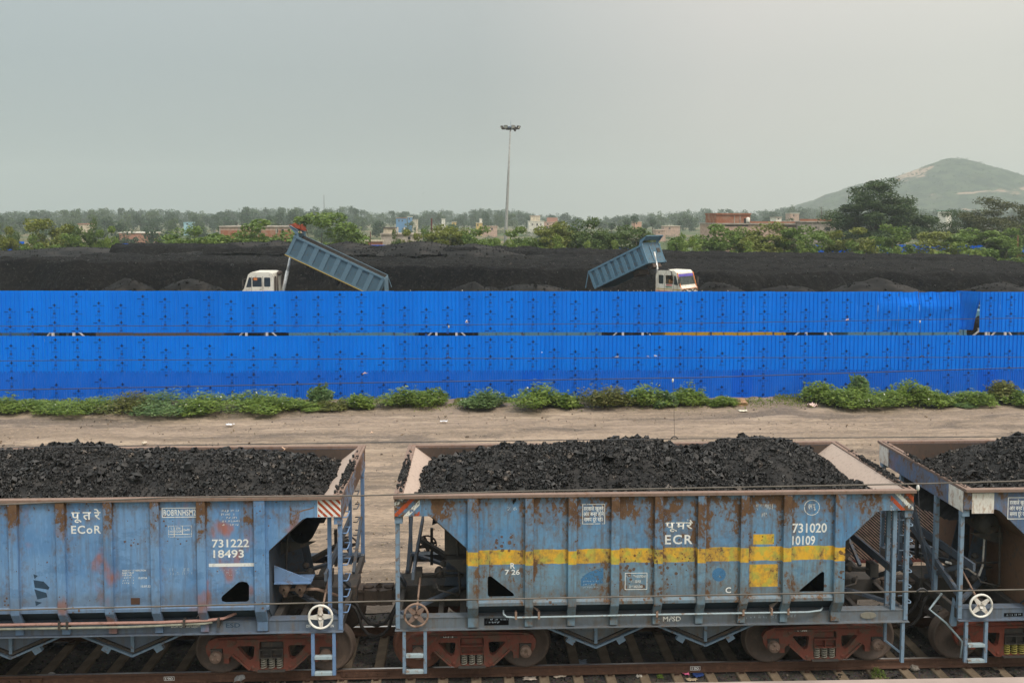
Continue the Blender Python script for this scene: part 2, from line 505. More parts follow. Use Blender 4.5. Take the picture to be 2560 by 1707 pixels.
M['white_w'] = plain('worn_white_paint', (0.72, 0.68, 0.62), 0.6, dirt=(0.35, 0.17, 0.08), dirt_amt=0.75, scale=9, var=0.08)
M['white_ring'] = plain('white_ring_paint', (0.82, 0.79, 0.72), 0.5, dirt=(0.45, 0.33, 0.2), dirt_amt=0.3, scale=14, var=0.05)
M['rust_wheel'] = rusty_metal('rusty_handwheel', (0.30, 0.20, 0.15), 0.6, (0.12, 0.07, 0.045))
M['rail'] = rusty_metal('rusty_rail', (0.092, 0.047, 0.030), 0.5, (0.13, 0.068, 0.042))
M['railhead'] = plain('polished_rail_head', (0.55, 0.53, 0.5), 0.32, 0.5, 0.9, var=0.1)
M['black'] = plain('dark_void', (0.004, 0.004, 0.005), 0.9, 0.1)
M['rubber'] = plain('black_rubber_hose', (0.022, 0.019, 0.018), 0.6)
M['pipe_pink'] = rusty_metal('pink_brown_pipe', (0.42, 0.24, 0.20), 0.35, (0.22, 0.12, 0.09))
M['pipe_green'] = plain('grey_green_conduit', (0.24, 0.24, 0.19), 0.6, dirt=(0.1, 0.08, 0.06))
M['pipe_blue'] = rusty_metal('pale_blue_pipe', (0.36, 0.44, 0.47), 0.4, (0.25, 0.17, 0.12), 0.5)

def lettering_mat(name, c, wear=0.4, seed=0):
    t = NT(name)
    n = t.noise(t.mapping((1, 1, .7), (seed, 0, seed)), 16, 7, 0.7)
    n2 = t.noise(t.mapping((1, 1, 1), (seed + 3, 0, 1)), 3.5, 3, 0.6)
    a = t.step(t.math('ADD', t.math('MULTIPLY', n, .7), t.math('MULTIPLY', n2, .3)), wear - 0.06, wear + 0.03)
    t.base(t.mix(t.step(n, .5, .62), c, tuple(x * .8 for x in c)), 0.6, 0.3)
    t._in(t.b, 'Alpha', a)
    return t.m
M['let'] = lettering_mat('white_stencil_paint', (0.80, 0.80, 0.77), 0.36)
M['let_worn'] = lettering_mat('worn_white_stencil_paint', (0.78, 0.76, 0.70), 0.47, 4)
M['let_faint'] = lettering_mat('faded_stencil_paint', (0.42, 0.50, 0.58), 0.49, 8)
M['let_dark'] = lettering_mat('dark_stencil_paint', (0.03, 0.06, 0.10), 0.40, 2)
M['orange_l'] = lettering_mat('orange_red_stripe_paint', (0.46, 0.085, 0.03), 0.44, 6)
M['brown_l'] = lettering_mat('brown_chalk', (0.22, 0.14, 0.09), 0.42, 9)
M['blue_patch'] = lettering_mat('fresh_blue_paint_patch', (0.065, 0.19, 0.36), 0.47, 12)
M['yellow_l'] = lettering_mat('yellow_mark', (0.62, 0.42, 0.04), 0.35, 13)

def text_mesh(body, box, y, mat, spacing=1.0, line=1.0, align='CENTER'):
    """flat letters filling box (x0,x1,z0,z1) on the plane y, read from -Y"""
    c = bpy.data.curves.new('lettering', 'FONT')
    c.body = body; c.align_x = align; c.space_character = spacing; c.space_line = line
    c.resolution_u = 3; c.offset = 0.018
    o = bpy.data.objects.new('lettering_tmp', c); COL.objects.link(o)
    dg = bpy.context.evaluated_depsgraph_get()
    me = bpy.data.meshes.new_from_object(o.evaluated_get(dg))
    bpy.data.objects.remove(o); bpy.data.curves.remove(c)
    n = len(me.vertices)
    co = np.empty(n * 3, np.float32); me.vertices.foreach_get('co', co); co = co.reshape(-1, 3)
    lo, hi = co.min(0), co.max(0)
    x0, x1, z0, z1 = box
    q = np.empty_like(co)
    q[:, 0] = x0 + (co[:, 0] - lo[0]) / (hi[0] - lo[0]) * (x1 - x0)
    q[:, 2] = z0 + (co[:, 1] - lo[1]) / (hi[1] - lo[1]) * (z1 - z0)
    q[:, 1] = y
    me.vertices.foreach_set('co', q.ravel()); me.update()
    me.materials.clear(); me.materials.append(mat); me.name = 'lettering'
    return me
# ------------------------------------------------------------------ hopper wagons
RIBX = [-3.43, -2.39, -1.59, -0.79, 0.02, 0.83, 1.64, 2.45, 3.45]
TRI_L = [(-3.155, 1.80), (-3.155, 2.14), (-3.14, 2.16), (-3.09, 2.16), (-2.68, 1.83), (-2.665, 1.79), (-2.69, 1.772), (-3.13, 1.772)]
TRI_R = [(3.19, 1.772), (3.19, 2.13), (3.165, 2.155), (3.12, 2.14), (2.72, 1.80), (2.725, 1.772)][::-1]
TRI_O = [(3.18, 1.79), (3.185, 2.06), (3.15, 2.115), (3.07, 2.135), (2.99, 2.12), (2.70, 1.87), (2.675, 1.82), (2.69, 1.765), (2.76, 1.745), (3.14, 1.75)][::-1]

def wheel_prof(y0, s):
    """disc wheel with flange; y0 = centre of the rail head, s = outward side"""
    return [(0.05, y0 + s * 0.065), (0.18, y0 + s * 0.06), (0.24, y0 + s * 0.035), (0.40, y0 + s * 0.035), (0.43, y0 + s * 0.07),
            (0.475, y0 + s * 0.072), (0.482, y0 + s * 0.06), (0.49, y0 - s * 0.035), (0.52, y0 - s * 0.05), (0.515, y0 - s * 0.075), (0.43, y0 - s * 0.078), (0.05, y0 - s * 0.07)]

def rounded(pts, r=0.03, n=3):
    out = []
    m = len(pts)
    for i in range(m):
        p, a, b = Vector(pts[i]), Vector(pts[i - 1]), Vector(pts[(i + 1) % m])
        da, db = (a - p), (b - p)
        k = min(r, da.length * .45, db.length * .45)
        A, B = p + da.normalized() * k, p + db.normalized() * k
        for j in range(n + 1):
            t = j / n
            out.append(tuple((1 - t) ** 2 * A + 2 * t * (1 - t) * p + t * t * B))
    return out

def bogie(root, cx, st):
    half = [(0.0, .862), (.42, .855), (.80, .835), (1.02, .825), (1.17, .77), (1.24, .66), (1.22, .54), (1.15, .41), (1.13, .41), (1.145, .62), (.915, .62), (.90, .33), (.80, .33),
            (.80, .43), (.76, .475), (.70, .475), (.42, .205), (.33, .165), (0, .165)]
    out = [(x, z) for x, z in half] + [(-x, z) for x, z in half[-2:0:-1]]
    win = rounded([(-.225, .74), (-.225, .22), (.225, .22), (.225, .74)], .03)
    tr = rounded([(.31, .66), (.34, .42), (.40, .385), (.46, .42), (.66, .66)], .05)
    tl = [(-x, z) for x, z in tr][::-1]
    frames = []
    for s in (-1, 1):
        fr = MB(); frames.append(fr)
        fr.prism(out, s * 1.10, s * 1.20, [win, tr, tl])
        fr.box(-1.0, 1.0, s * 1.10, s * 1.23, .79, .80)
        for a, b in (((-.72, .50), (-.40, .205)), ((.72, .50), (.40, .205))):       # ribs that stiffen the lower arms
            fr.bar((a[0], s * 1.215, a[1]), (b[0], s * 1.215, b[1]), .05, .035)
        for hx in (-.62, .62): fr.lathe([(.045, s * 1.2), (.045, s * 1.213)], 'y', (hx * 1.12, 0, .735), 14)
        for hx in (-.36, .36): fr.lathe([(.03, s * 1.2), (.03, s * 1.215)], 'y', (hx * .97, 0, .245), 10)
    b = MB()
    b.box(cx - .22, cx + .22, -1.235, 1.235, .425, .445); b.box(cx - .22, cx + .22, -1.235, 1.235, .585, .605)
    for s in (-1, 1):
        b.box(cx - .22, cx - .205, s * 1.09, s * 1.235, .445, .585); b.box(cx + .205, cx + .22, s * 1.09, s * 1.235, .445, .585); b.box(cx - .008, cx + .008, s * 1.1, s * 1.235, .445, .585)
    b.box(cx - .2, cx + .2, -1.14, 1.14, .445, .70)
    bo = b.build('bogie', M['under'] if st['k'] else st['bogie'], root)     # the bolster that carries the rest
    for fr in frames:
        fr.v = [(x + cx, y, z) for x, y, z in fr.v]
        fr.build('side_frame', st['bogie'], bo, bevel=.012)
    for s in (-1, 1): MB().box(cx - .26, cx + .26, s * 1.06, s * 1.26, .17, .195).build('spring_plank', M['under'], bo)
    for s in (-1, 1):
        for sx in (-.15, 0, .15):
            pts = [(cx + sx + .052 * math.cos(t), s * 1.17 + .052 * math.sin(t), .2 + .225 * t / (2 * math.pi * 5)) for t in np.linspace(0, 2 * math.pi * 5, 50)]
            MB().tube(pts, .0125, 6).build('spring', st['spring'], bo)
    for i, wx in enumerate((-1.03, 1.03)):
        w = MB()
        for s in (-1, 1): w.lathe(wheel_prof(s * .8725, s), 'y', (cx + wx, 0, .482), 40)
        w.lathe([(.075, -1.05), (.075, 1.05)], 'y', (cx + wx, 0, .482), 16)
        w.build('wheelset', st['wheel_first'] if (i == 0 and cx < 0) else M['wheel'], bo)
        for s in (-1, 1):
            a = MB()
            a.lathe([(.105, s * 1.04), (.112, s * 1.06), (.112, s * 1.29), (.10, s * 1.305), (.02, s * 1.305)], 'y', (cx + wx, 0, .482), 20)
            for q in range(3):
                t = R(90 + q * 120)
                a.lathe([(.018, s * 1.30), (.018, s * 1.32)], 'y', (cx + wx + .055 * math.cos(t), 0, .482 + .055 * math.sin(t)), 8)
            a.build('axle_cap', M['axle'], bo)
            a = MB().box(cx + wx - .105, cx + wx + .105, s * 1.05, s * 1.225, .53, .615)
            a.build('bearing_adapter', st.get('adapter', M['under']), bo)
    return bo

def handwheel(root, c, s, mat, rot, spoke=None):
    w = MB()
    ring = [(c[0] + .215 * math.cos(t), c[1], c[2] + .215 * math.sin(t)) for t in np.linspace(0, 2 * math.pi, 36, endpoint=False)]
    w.tube(ring, .0215, 8, closed=True)
    o = w.build('handwheel', mat, root)
    sp = MB()
    for q in range(4):
        t = rot + q * math.pi / 2
        d, n = Vector((math.cos(t), 0, math.sin(t))), Vector((-math.sin(t), 0, math.cos(t)))
        C = Vector(c)
        A = [C + d * .03 + n * .055, C + d * .03 - n * .055, C + d * .205 - n * .024, C + d * .205 + n * .024]
        off = Vector((0, .008, 0))
        sp.hexa([p - off for p in A], [p + off for p in A])
    sp.lathe([(.045, c[1] - .03), (.045, c[1] + .03)], 'y', (c[0], 0, c[2]), 12)
    sp.build('spokes', spoke or mat, o)
    MB().tube([(c[0], c[1], c[2]), (c[0] + .03, -s * -.9 * 1, c[2] + .45)], .02, 8).build('shaft', M['rust_wheel'], o)
    return o

def strokes(box, rows, y, mat, rng, dens=0.7, tall=0.7):
    """worn stencil that can no longer be read: what is left is short strokes"""
    x0, x1, z0, z1 = box
    m = MB(); rh = (z1 - z0) / rows
    for r in range(rows):
        x = x0 + rng.uniform(0, .03); zt = z1 - r * rh
        xe = x0 + (x1 - x0) * rng.uniform(.6, 1)
        while x < xe:
            w = rng.uniform(.008, .026)
            if rng.random() < dens:
                h = rh * tall * rng.uniform(.6, 1)
                q = rng.integers(3)
                if q == 0: m.box(x, x + .007, y, y + .0006, zt - h, zt)
                elif q == 1: m.box(x, x + w, y, y + .0006, zt - .008, zt); m.box(x, x + .007, y, y + .0006, zt - h, zt - .008)
                else: m.box(x, x + w, y, y + .0006, zt - h, zt - h + .008); m.box(x + w - .006, x + w, y, y + .0006, zt - h + .008, zt)
            x += w + rng.uniform(.006, .016)
    return m

def frame(box, y, w=.011):
    x0, x1, z0, z1 = box
    return MB().box(x0, x1, y, y + .0006, z1 - w, z1).box(x0, x1, y, y + .0006, z0, z0 + w).box(x0, x0 + w, y, y + .0006, z0 + w, z1 - w).box(x1 - w, x1, y, y + .0006, z0 + w, z1 - w)

def ladder_hoops(root, x, s, mat, d=1):
    for i in range(7):
        z = 1.45 + i * .30
        y = s * 1.56
        MB().tube([(x, y, z), (x + d * .085, y, z), (x + d * .10, y + .02, z + .015), (x + d * .10, y + .30, z + .015), (x + d * .085, y + .32, z), (x, y + .32, z)], .0125, 6).build('rung', mat, root)

def hopper_wagon(k, label, st):
    t = thing('hopper_wagon', label, 'railway wagon', (X0 + k * WP, YC, 0), 0, 'coal hopper wagons coupled in a train')
    B, S = st['body'], st['sole']
    NP = -1.7235                                                     # just proud of the near panel
    for s in (-1, 1):
        out = [(-4.875, 3.66), (-4.875, 3.31), (-4.25, 3.31), (-4.17, 3.28), (-3.55, 2.70), (-3.55, 1.62), (3.55, 1.62), (3.55, 2.70), (4.17, 3.28), (4.25, 3.31), (4.875, 3.31), (4.875, 3.66)]
        MB().prism(out, s * 1.706, s * 1.722, st['holes'] if s < 0 else []).build('side_panel', B, t)
        for i, x in enumerate(st.get('ribs', RIBX)):
            w = .20 if i in (0, 8) else .155
            m = MB()
            m.box(x - w / 2, x + w / 2, s * 1.722, s * 1.80, 1.60, 3.66)
            yo, yi = s * 1.80, s * 1.722
            yo2, yi2 = s * 1.665, s * 1.56
            m.hexa([(x - w / 2, yo, 1.60), (x + w / 2, yo, 1.60), (x + w / 2, yi, 1.60), (x - w / 2, yi, 1.60)],
                   [(x - w / 2, yo2, 1.345), (x + w / 2, yo2, 1.345), (x + w / 2, yi2, 1.345), (x - w / 2, yi2, 1.345)])
            m.box(x - w / 2 + .005, x + w / 2 - .005, s * 1.605, s * 1.662, 1.165, 1.345)
            m.build('side_rib', B, t, bevel=.006)
        m = MB()                                                     # ledge along the foot of the panel
        m.hexa([(-3.55, s * 1.722, 1.615), (3.55, s * 1.722, 1.615), (3.55, s * 1.768, 1.615), (-3.55, s * 1.768, 1.615)],
               [(-3.55, s * 1.722, 1.715), (3.55, s * 1.722, 1.715), (3.55, s * 1.768, 1.672), (-3.55, s * 1.768, 1.672)])
        m.build('ledge', B, t)
        sk = [(s * 1.70, 1.612), (s * 1.43, 1.335), (s * 1.42, 1.345), (s * 1.685, 1.618)]
        m = MB().prism(sk, -3.53, 3.53, plane='yz'); m.build('lower_skirt', M['skirt'], t)
        m = MB()
        m.box(-4.875, 4.875, s * 1.585, s * 1.60, 1.135, 1.335)
        m.box(-4.88, 4.88, s * 1.585, s * 1.68, 1.122, 1.135)
        m.box(-4.875, 4.875, s * 1.42, s * 1.615, 1.335, 1.345)
        m.build('sole_bar', S, t)
        MB().prism([(-4.72, 3.655), (-4.70, 3.66), (-4.20, 3.28), (-3.55, 2.68), (3.55, 2.68), (4.20, 3.28), (4.70, 3.66), (4.72, 3.655)], s * 1.690, s * 1.7055).build('inner_lining', M['inner_dark'], t)
    # top rim, end bands, sloping end sheets
    m = MB()
    for s in (-1, 1): m.box(-4.885, 4.885, s * 1.70, s * 1.812, 3.66, 3.722)
    for e in (-1, 1):
        m.box(*sorted((e * 4.72, e * 4.885)), -1.70, 1.70, 3.664, 3.718)
        m.box(*sorted((e * 4.80, e * 4.83)), -1.69, 1.69, 3.718, 3.738)
    m.build('top_rim', M['rim'], t, bevel=.006)
    for e in (-1, 1):
        MB().box(*sorted((e * 4.862, e * 4.877)), -1.704, 1.704, 3.25, 3.66).build('end_band', B, t)
        sl = [(e * 4.72, 3.69), (e * 4.20, 3.29), (e * 3.55, 2.69), (e * 2.2, 1.45)]
        m = MB()
        for i in range(3):
            a, b = sl[i], sl[i + 1]
            m.add([(a[0], -1.69, a[1]), (a[0], 1.69, a[1]), (b[0], 1.69, b[1]), (b[0], -1.69, b[1])], [(0, 1, 2, 3)])
        for y in (-1.1, -.35, .4, 1.15):                              # weld seams of the sheet
            m.hexa([(e * 4.72, y, 3.69), (e * 4.72, y + .02, 3.69), (e * 4.73, y + .02, 3.70), (e * 4.73, y, 3.70)][::1], [(e * 3.55, y, 2.69), (e * 3.55, y + .02, 2.69), (e * 3.56, y + .02, 2.70), (e * 3.56, y, 2.70)])
        m.build('slope_sheet', st['slope'], t)
        m = MB()
        for i in range(3):
            a, b = sl[i], sl[i + 1]
            m.add([(a[0], -1.69, a[1] - .02), (a[0], 1.69, a[1] - .02), (b[0], 1.69, b[1] - .02), (b[0], -1.69, b[1] - .02)], [(0, 1, 2, 3)])
        for y in (-.8, 0, .8): m.hexa([(e * 4.3, y, 3.34), (e * 4.3, y + .03, 3.34), (e * 4.3, y + .03, 3.22), (e * 4.3, y, 3.22)], [(e * 3.6, y, 2.70), (e * 3.6, y + .03, 2.70), (e * 3.6, y + .03, 2.5), (e * 3.6, y, 2.5)])
        m.box(*sorted((e * 3.49, e * 3.51)), -1.62, 1.62, 1.14, 2.63)
        m.build('hopper_end', st['hend'], t)
    # hopper bottoms
    for cx in st.get('chutes', (-1.06, 1.08)):
        m = MB().prism([(cx - 1.0, 1.16), (cx - 1.0, .99), (cx, .555), (cx + 1.0, .99), (cx + 1.0, 1.16)], -1.18, 1.18)
        h = m.build('hopper_chute', S, t)
        for s in (-1, 1):
            MB().box(cx - .03, cx + .03, s * 1.18, s * 1.23, .60, 1.14).build('chute_post', M['post'], h)
            f_ = MB()
            for d in (-1, 1):
                f_.bar((cx + d * 1.05, s * 1.215, .975), (cx, s * 1.215, .52), .06, .035)
                f_.bar((cx + d * .55, s * 1.19, .70), (cx + d * .42, s * 1.19, .62), .08, .12)
            f_.build('chute_edge', M['post'], h)
            f_ = MB()
            for d in (-1, 1): f_.bar((cx + d * 1.0, s * 1.20, 1.03), (cx, s * 1.20, .59), .05, .05)
            f_.build('door_channel', M['under'], h)
    MB().box(-3.4, 3.4, -1.38, 1.38, 1.15, 1.40).box(-3.3, 3.3, -.2, .2, .80, 1.15).build('hopper_floor', M['under'], t)
    # centre sill, headstocks, braces, end frames
    for e in (-1, 1):
        m = MB()
        m.box(*sorted((e * 3.2, e * 4.95)), -.32, .32, .96, 1.40)
        m.box(*sorted((e * 4.78, e * 4.87)), -1.58, 1.58, 1.14, 1.33)
        m.box(*sorted((e * 3.55, e * 3.68)), -1.5, 1.5, 1.12, 1.34)
        m.box(*sorted((e * 4.0, e * 4.1)), -1.58, -.32, 1.14, 1.24); m.box(*sorted((e * 4.0, e * 4.1)), .32, 1.58, 1.14, 1.24)
        m.build('draft_sill', M['under'], t, bevel=.01)
        m = MB()
        for s in (-1, 1):
            m.bar((e * 4.78, s * 1.45, 1.36), (e * 3.6, s * .35, 1.40), .085, .06)
            m.bar((e * 4.80, s * 1.55, 2.15), (e * 4.80, s * .30, 1.42), .06, .08)
            m.bar((e * 4.82, s * 1.58, 3.1), (e * 3.6, s * 1.5, 2.2), .05, .07) if st.get('longbrace') and e < 0 else None
            m.hexa([(e * 3.55, s * .3, 1.36), (e * 3.55, s * .32, 1.36), (e * 3.55, s * .32, 2.45), (e * 3.55, s * .3, 2.45)], [(e * 4.02, s * .3, 1.36), (e * 4.02, s * .32, 1.36), (e * 3.8, s * .32, 2.45), (e * 3.8, s * .3, 2.45)])
        m.bar((e * 4.55, -1.58, 2.13), (e * 4.55, 1.58, 2.13), .05, .15)
        m.build('brace', M['under_b'], t)
        for s in (-1, 1):
            m = MB()
            m.box(*sorted((e * 4.79, e * 4.868)), s * 1.545, s * 1.625, 1.145, 3.29)
            m.box(*sorted((e * 4.73, e * 4.875)), s * 1.55, s * 1.68, 3.16, 3.29)
            m.build('end_post', st['post'], t, bevel=.005)
        if e > 0 or st.get('ladder_both'):
            for s in (-1, 1):
                MB().box(*sorted((e * 4.555, e * 4.625)), s * 1.30, s * 1.36, 1.2, 3.3).build('ladder_stile', st['post'], t)
            ladder_hoops(t, 4.86, -1, st['post'], 1); ladder_hoops(t, 4.62, 1, M['under_b'], 1)
    if st.get('post2'):
        MB().box(4.545, 4.62, -1.62, -1.55, 1.345, 3.31).build('ladder_stile', st['post'], t)
    # gear under the sloping ends
    for e in (-1, 1):
        if e == st.get('reservoir', 1):
            m = MB().lathe([(.02, -1.25), (.16, -1.22), (.22, -1.12), (.23, -1.05), (.23, 1.05), (.22, 1.12), (.02, 1.15)], 'y', (e * 4.03, 0, 2.82), 28)
            m.build('air_reservoir', M['black'] if st['k'] <= 0 else M['under'], t)
            m = MB().prism([(e * 3.58, 2.62), (e * 4.28, 3.22), (e * 4.40, 3.02), (e * 4.38, 2.84), (e * 4.22, 2.52), (e * 3.58, 2.50)], .2, .24)
            m.build('reservoir_bracket', M['under'], t)
            MB().prism([(e * 3.58, 2.3), (e * 3.58, 2.55), (e * 4.25, 2.55), (e * 4.05, 2.45)], -.9, -.87).build('shelf_plate', M['under'], t)
        else:
            m = MB().prism([(e * 3.56, 2.55), (e * 3.95, 2.98), (e * 3.98, 2.95), (e * 3.98, 2.30), (e * 3.56, 2.30)], -1.0, .9)
            m.prism([(e * 3.95, 3.02), (e * 4.22, 2.9), (e * 4.22, 2.88), (e * 3.95, 2.98)], -1.0, .9)
            m.prism([(e * 3.56, 2.28), (e * 3.95, 2.28), (e * 3.70, 2.05), (e * 3.56, 2.0)], -1.2, -.9)
            m.build('gear_box', M['under'], t)
        m = MB()                                                     # distributor valve, rods, small pipes
        m.box(*sorted((e * 4.42, e * 4.58)), -1.0, -.78, 1.72, 1.98)
        m.sphere((e * 4.1, -.75, 1.85), (.09, .09, .12)); m.sphere((e * 4.02, -.7, 2.0), (.07, .07, .06)); m.sphere((e * 4.15, -.9, 1.62), (.07, .07, .07))
        m.tube([(e * 4.45, -.9, 1.85), (e * 4.2, -.85, 1.85), (e * 4.05, -.8, 1.9), (e * 3.6, -.8, 1.9)], .025)
        m.tube([(e * 4.5, -.6, 1.7), (e * 3.6, -.6, 1.72)], .03)
        m.tube([(e * 3.75, -1.05, 2.75), (e * 3.74, -1.05, 2.62), (e * 3.68, -1.0, 1.55), (e * 3.75, -.95, 1.45)], .022)
        m.tube([(e * 4.15, -1.0, 1.75), (e * 4.1, -1.05, 1.62), (e * 3.7, -1.05, 1.52)], .02)
        m.build('brake_rigging', M['under'], t)
        MB().bar((e * 4.6, .9, 1.9), (e * 3.6, .2, 1.55), .09, .09).build('brake_rod', M['under'], t)
        MB().box(*sorted((e * 4.3, e * 4.36)), .95, 1.02, 1.3, 2.1).build('rigging_post', M['under'], t)
        hx = e * 4.48
        wm, sm, rt = st['hw'][0 if e < 0 else 1]
        if wm: handwheel(t, (hx, -1.72, 1.445), -1, wm, rt, sm)
        handwheel(t, (hx, 1.72, 1.445), 1, M['wheel'], R(15))
        # step ladder below the sole bar
        m = MB()
        if e < 0 or st['k'] < 0:
            for x in (e * 4.32, e * 4.71): MB().box(x - .03, x + .03, -1.66, -1.61, .30, 1.125).build('step_side', M['post_l'] if st['k'] < 0 else M['post'], t)
            for z in (.315, .62): MB().box(*sorted((e * 4.355, e * 4.675)), -1.69, -1.60, z, z + .05).build('step_tread', M['pipe_blue'], t)
        else:
            m.box(4.74, 4.80, -1.66, -1.60, .33, 1.12); m.box(4.53, 4.58, -1.40, -1.35, .62, 1.12); m.bar((4.55, -1.38, .64), (4.76, -1.62, .50), .03)
            m.build('step', M['post'], t)
        # coupler and hoses
        m = MB()
        m.box(*sorted((e * 4.85, e * 5.12)), -.11, .11, 1.00, 1.20)
        m.prism([(e * 5.08, -.16), (e * 5.08, .17), (e * 5.34, .20), (e * 5.42, .10), (e * 5.30, .04), (e * 5.28, -.05), (e * 5.40, -.14), (e * 5.30, -.20)], .95, 1.25, plane='xy')
        m.sphere((e * 5.15, 0, 1.26), (.12, .1, .05)); m.box(*sorted((e * 4.90, e * 5.05)), -.16, .16, 1.2, 1.27)
        m.build('coupler', M['wheel'], t, bevel=.015)
        m = MB()
        for y, dz in ((-.55, .0), (-.35, .12)):
            m.tube([(e * 4.86, y, 1.12), (e * 4.96, y - .05, 1.08), (e * 5.02, y - .06, .95), (e * 5.08, y - .06, .72 + dz), (e * 5.2, y - .05, .56 + dz), (e * 5.36, y - .04, .50 + dz)], .032, 8)
        m.build('air_hose', M['rubber'], t)
    for cx in (-3.45, 3.45): bogie(t, cx, st)
    st['extra'](t, NP)
    return t

def stripes(t, side, box, y, mats, n=4, lean=1):
    """slanting warning stripes painted on the corner of the band"""
    x0, x1, z0, z1 = box
    w = (x1 - x0 + z1 - z0) / n
    for i in range(n):
        P = []
        a = i * w; b = a + w * .5
        # band between lines x + lean*z = const clipped to the box
        poly = [(x0, z0), (x1, z0), (x1, z1), (x0, z1)]
        def clip(poly, f):
            out = []
            for j in range(len(poly)):
                p, q = poly[j], poly[(j + 1) % len(poly)]
                fp, fq = f(p), f(q)
                if fp >= 0: out.append(p)
                if (fp >= 0) != (fq >= 0):
                    tt = fp / (fp - fq); out.append((p[0] + (q[0] - p[0]) * tt, p[1] + (q[1] - p[1]) * tt))
            return out
        g = (lambda p: (p[0] - x0) + (p[1] - z0)) if lean > 0 else (lambda p: (x1 - p[0]) + (p[1] - z0))
        poly = clip(poly, lambda p: g(p) - a)
        if poly: poly = clip(poly, lambda p: b - g(p))
        if len(poly) >= 3:
            MB().add([(p[0], y, p[1]) for p in poly], [list(range(len(poly)))]).build('warning_stripe', mats[i % len(mats)], t)

def extra_c(t, y):
    L = lambda s, b, m='let', **k: link('lettering', text_mesh(s, b, y, M[m], **k), t)
    L('पूमरे', (.155, .67, 2.955, 3.19), 'let_worn', spacing=1.15)
    L('ECR', (.153, .67, 2.72, 2.90), 'let', spacing=1.2)
    L('731020', (2.564, 3.219, 2.905, 3.088)); L('10109', (2.564, 3.0, 2.672, 2.85))
    L('R', (-2.735, -2.65, 2.305, 2.41)); L('7 26', (-2.837, -2.562, 2.185, 2.285))
    L('7 6', (-2.80, -2.62, 3.40, 3.47), 'let_faint')
    L('C', (1.31, 1.415, 1.775, 1.885))
    L('दरवाजे खुलने\nऔर बन्द होने\nसमय दूर रहे।', (-1.38, -1.0, 3.15, 3.475), 'let')
    frame((-1.401, -.979, 3.123, 3.502), y).build('lettering_frame', M['let_worn'], t)
    L('FITTED WITH ADDITIONAL\nSPRINGS FOR\n22.9 T AXLE LOAD', (-.575, -.195, 1.90, 2.145), 'let_worn', line=1.5)
    frame((-.594, -.174, 1.867, 2.188), y).build('lettering_frame', M['let'], t)
    L('एन यू', (2.855, 3.0, 3.33, 3.45), 'let_worn')
    ring = MB(); n = 30
    ring.add([(2.925 + r * math.cos(a), y, 3.388 + r * math.sin(a)) for r in (.150, .138) for a in np.linspace(0, 2 * math.pi, n, endpoint=False)], [(i, (i + 1) % n, n + (i + 1) % n, n + i) for i in range(n)])
    ring.build('lettering_frame', M['let_worn'], t)
    rg = np.random.default_rng(5)
    strokes((1.84, 2.23, 3.34, 3.46), 1, y, None, rg, 1.0, .9).build('worn_stencil', M['let_worn'], t)
    strokes((1.95, 2.15, 3.2, 3.30), 1, y, None, rg, 1.0, .9).build('worn_stencil', M['let_worn'], t)
    strokes((-1.40, -1.02, 1.88, 2.05), 3, y, None, rg, .8, .5).build('worn_stencil', M['let_faint'], t)
    MB().add([(-1.42, y + .0008, 1.95), (-1.0, y + .0008, 2.0), (-1.0, y + .0008, 2.30), (-1.25, y + .0008, 2.22), (-1.42, y + .0008, 2.12)], [[0, 1, 2, 3, 4]]).build('repaint_patch', M['blue_patch'], t)
    for cx, r in ((1.18, .13),):
        zc = 2.13 if cx < 2 else (2.04 if r > .13 else 1.93)
        MB().add([(cx + r * math.cos(a), y + .0008, zc + r * math.sin(a)) for a in np.linspace(0, 2 * math.pi, 20, endpoint=False)], [list(range(20))]).build('repaint_patch', M['blue_patch'], t)
    link('lettering', text_mesh('MFSD', (.16, .50, 1.19, 1.285), -1.6015, M['let_worn']), t)
    strokes((1.7, 3.2, 1.19, 1.28), 1, -1.6015, None, rg, .6, .8).build('worn_stencil', M['let_faint'], t)
    b = MB().box(-3.22, -2.76, -1.604, -1.601, 1.175, 1.31).build('label_plate', M['black'], t)
    strokes((-3.19, -2.79, 1.19, 1.30), 2, -1.605, None, rg, .9, .6).build('worn_stencil', M['let_faint'], b)
    pl = MB().prism([(4.106 + .155 * math.cos(a), 1.245 + .062 * math.sin(a)) for a in np.linspace(0, 2 * math.pi, 24, endpoint=False)], -1.62, -1.60)
    pl.build('maker_plate', M['spring'], t)
    stripes(t, -1, (-4.87, -4.41, 3.315, 3.66), y, [M['orange_l'], M['let_worn']], 4, -1)
    stripes(t, 1, (4.43, 4.87, 3.315, 3.66), y, [M['let_worn'], M['orange_l']], 4, 1)
    m = MB().tube([(-2.86, -1.62, 1.47), (-2.86, -1.66, 1.41), (-2.80, -1.69, 1.37), (-2.6, -1.70, 1.36), (0, -1.70, 1.372), (2.9, -1.70, 1.372), (3.15, -1.68, 1.39), (3.22, -1.6, 1.41)], .018, 8)
    m.build('brake_pipe', M['pipe_blue'], t)
    for x in (-2.63, -2.2, .02, 1.66, 2.2, 2.52): MB().box(x - .02, x + .02, -1.722, -1.62, 1.33, 1.46).build('pipe_clip', M['rust_wheel'], t)
    for cx, s in ((-3.45, 'U-315'), (3.45, 'U-366')):
        b = MB().box(cx - .62, cx - .28, -1.2025, -1.2, .745, .80).build('label_patch', M['under'], t)
        link('lettering', text_mesh(s, (cx - .55, cx - .36, .752, .793), -1.204, M['let_worn']), b)

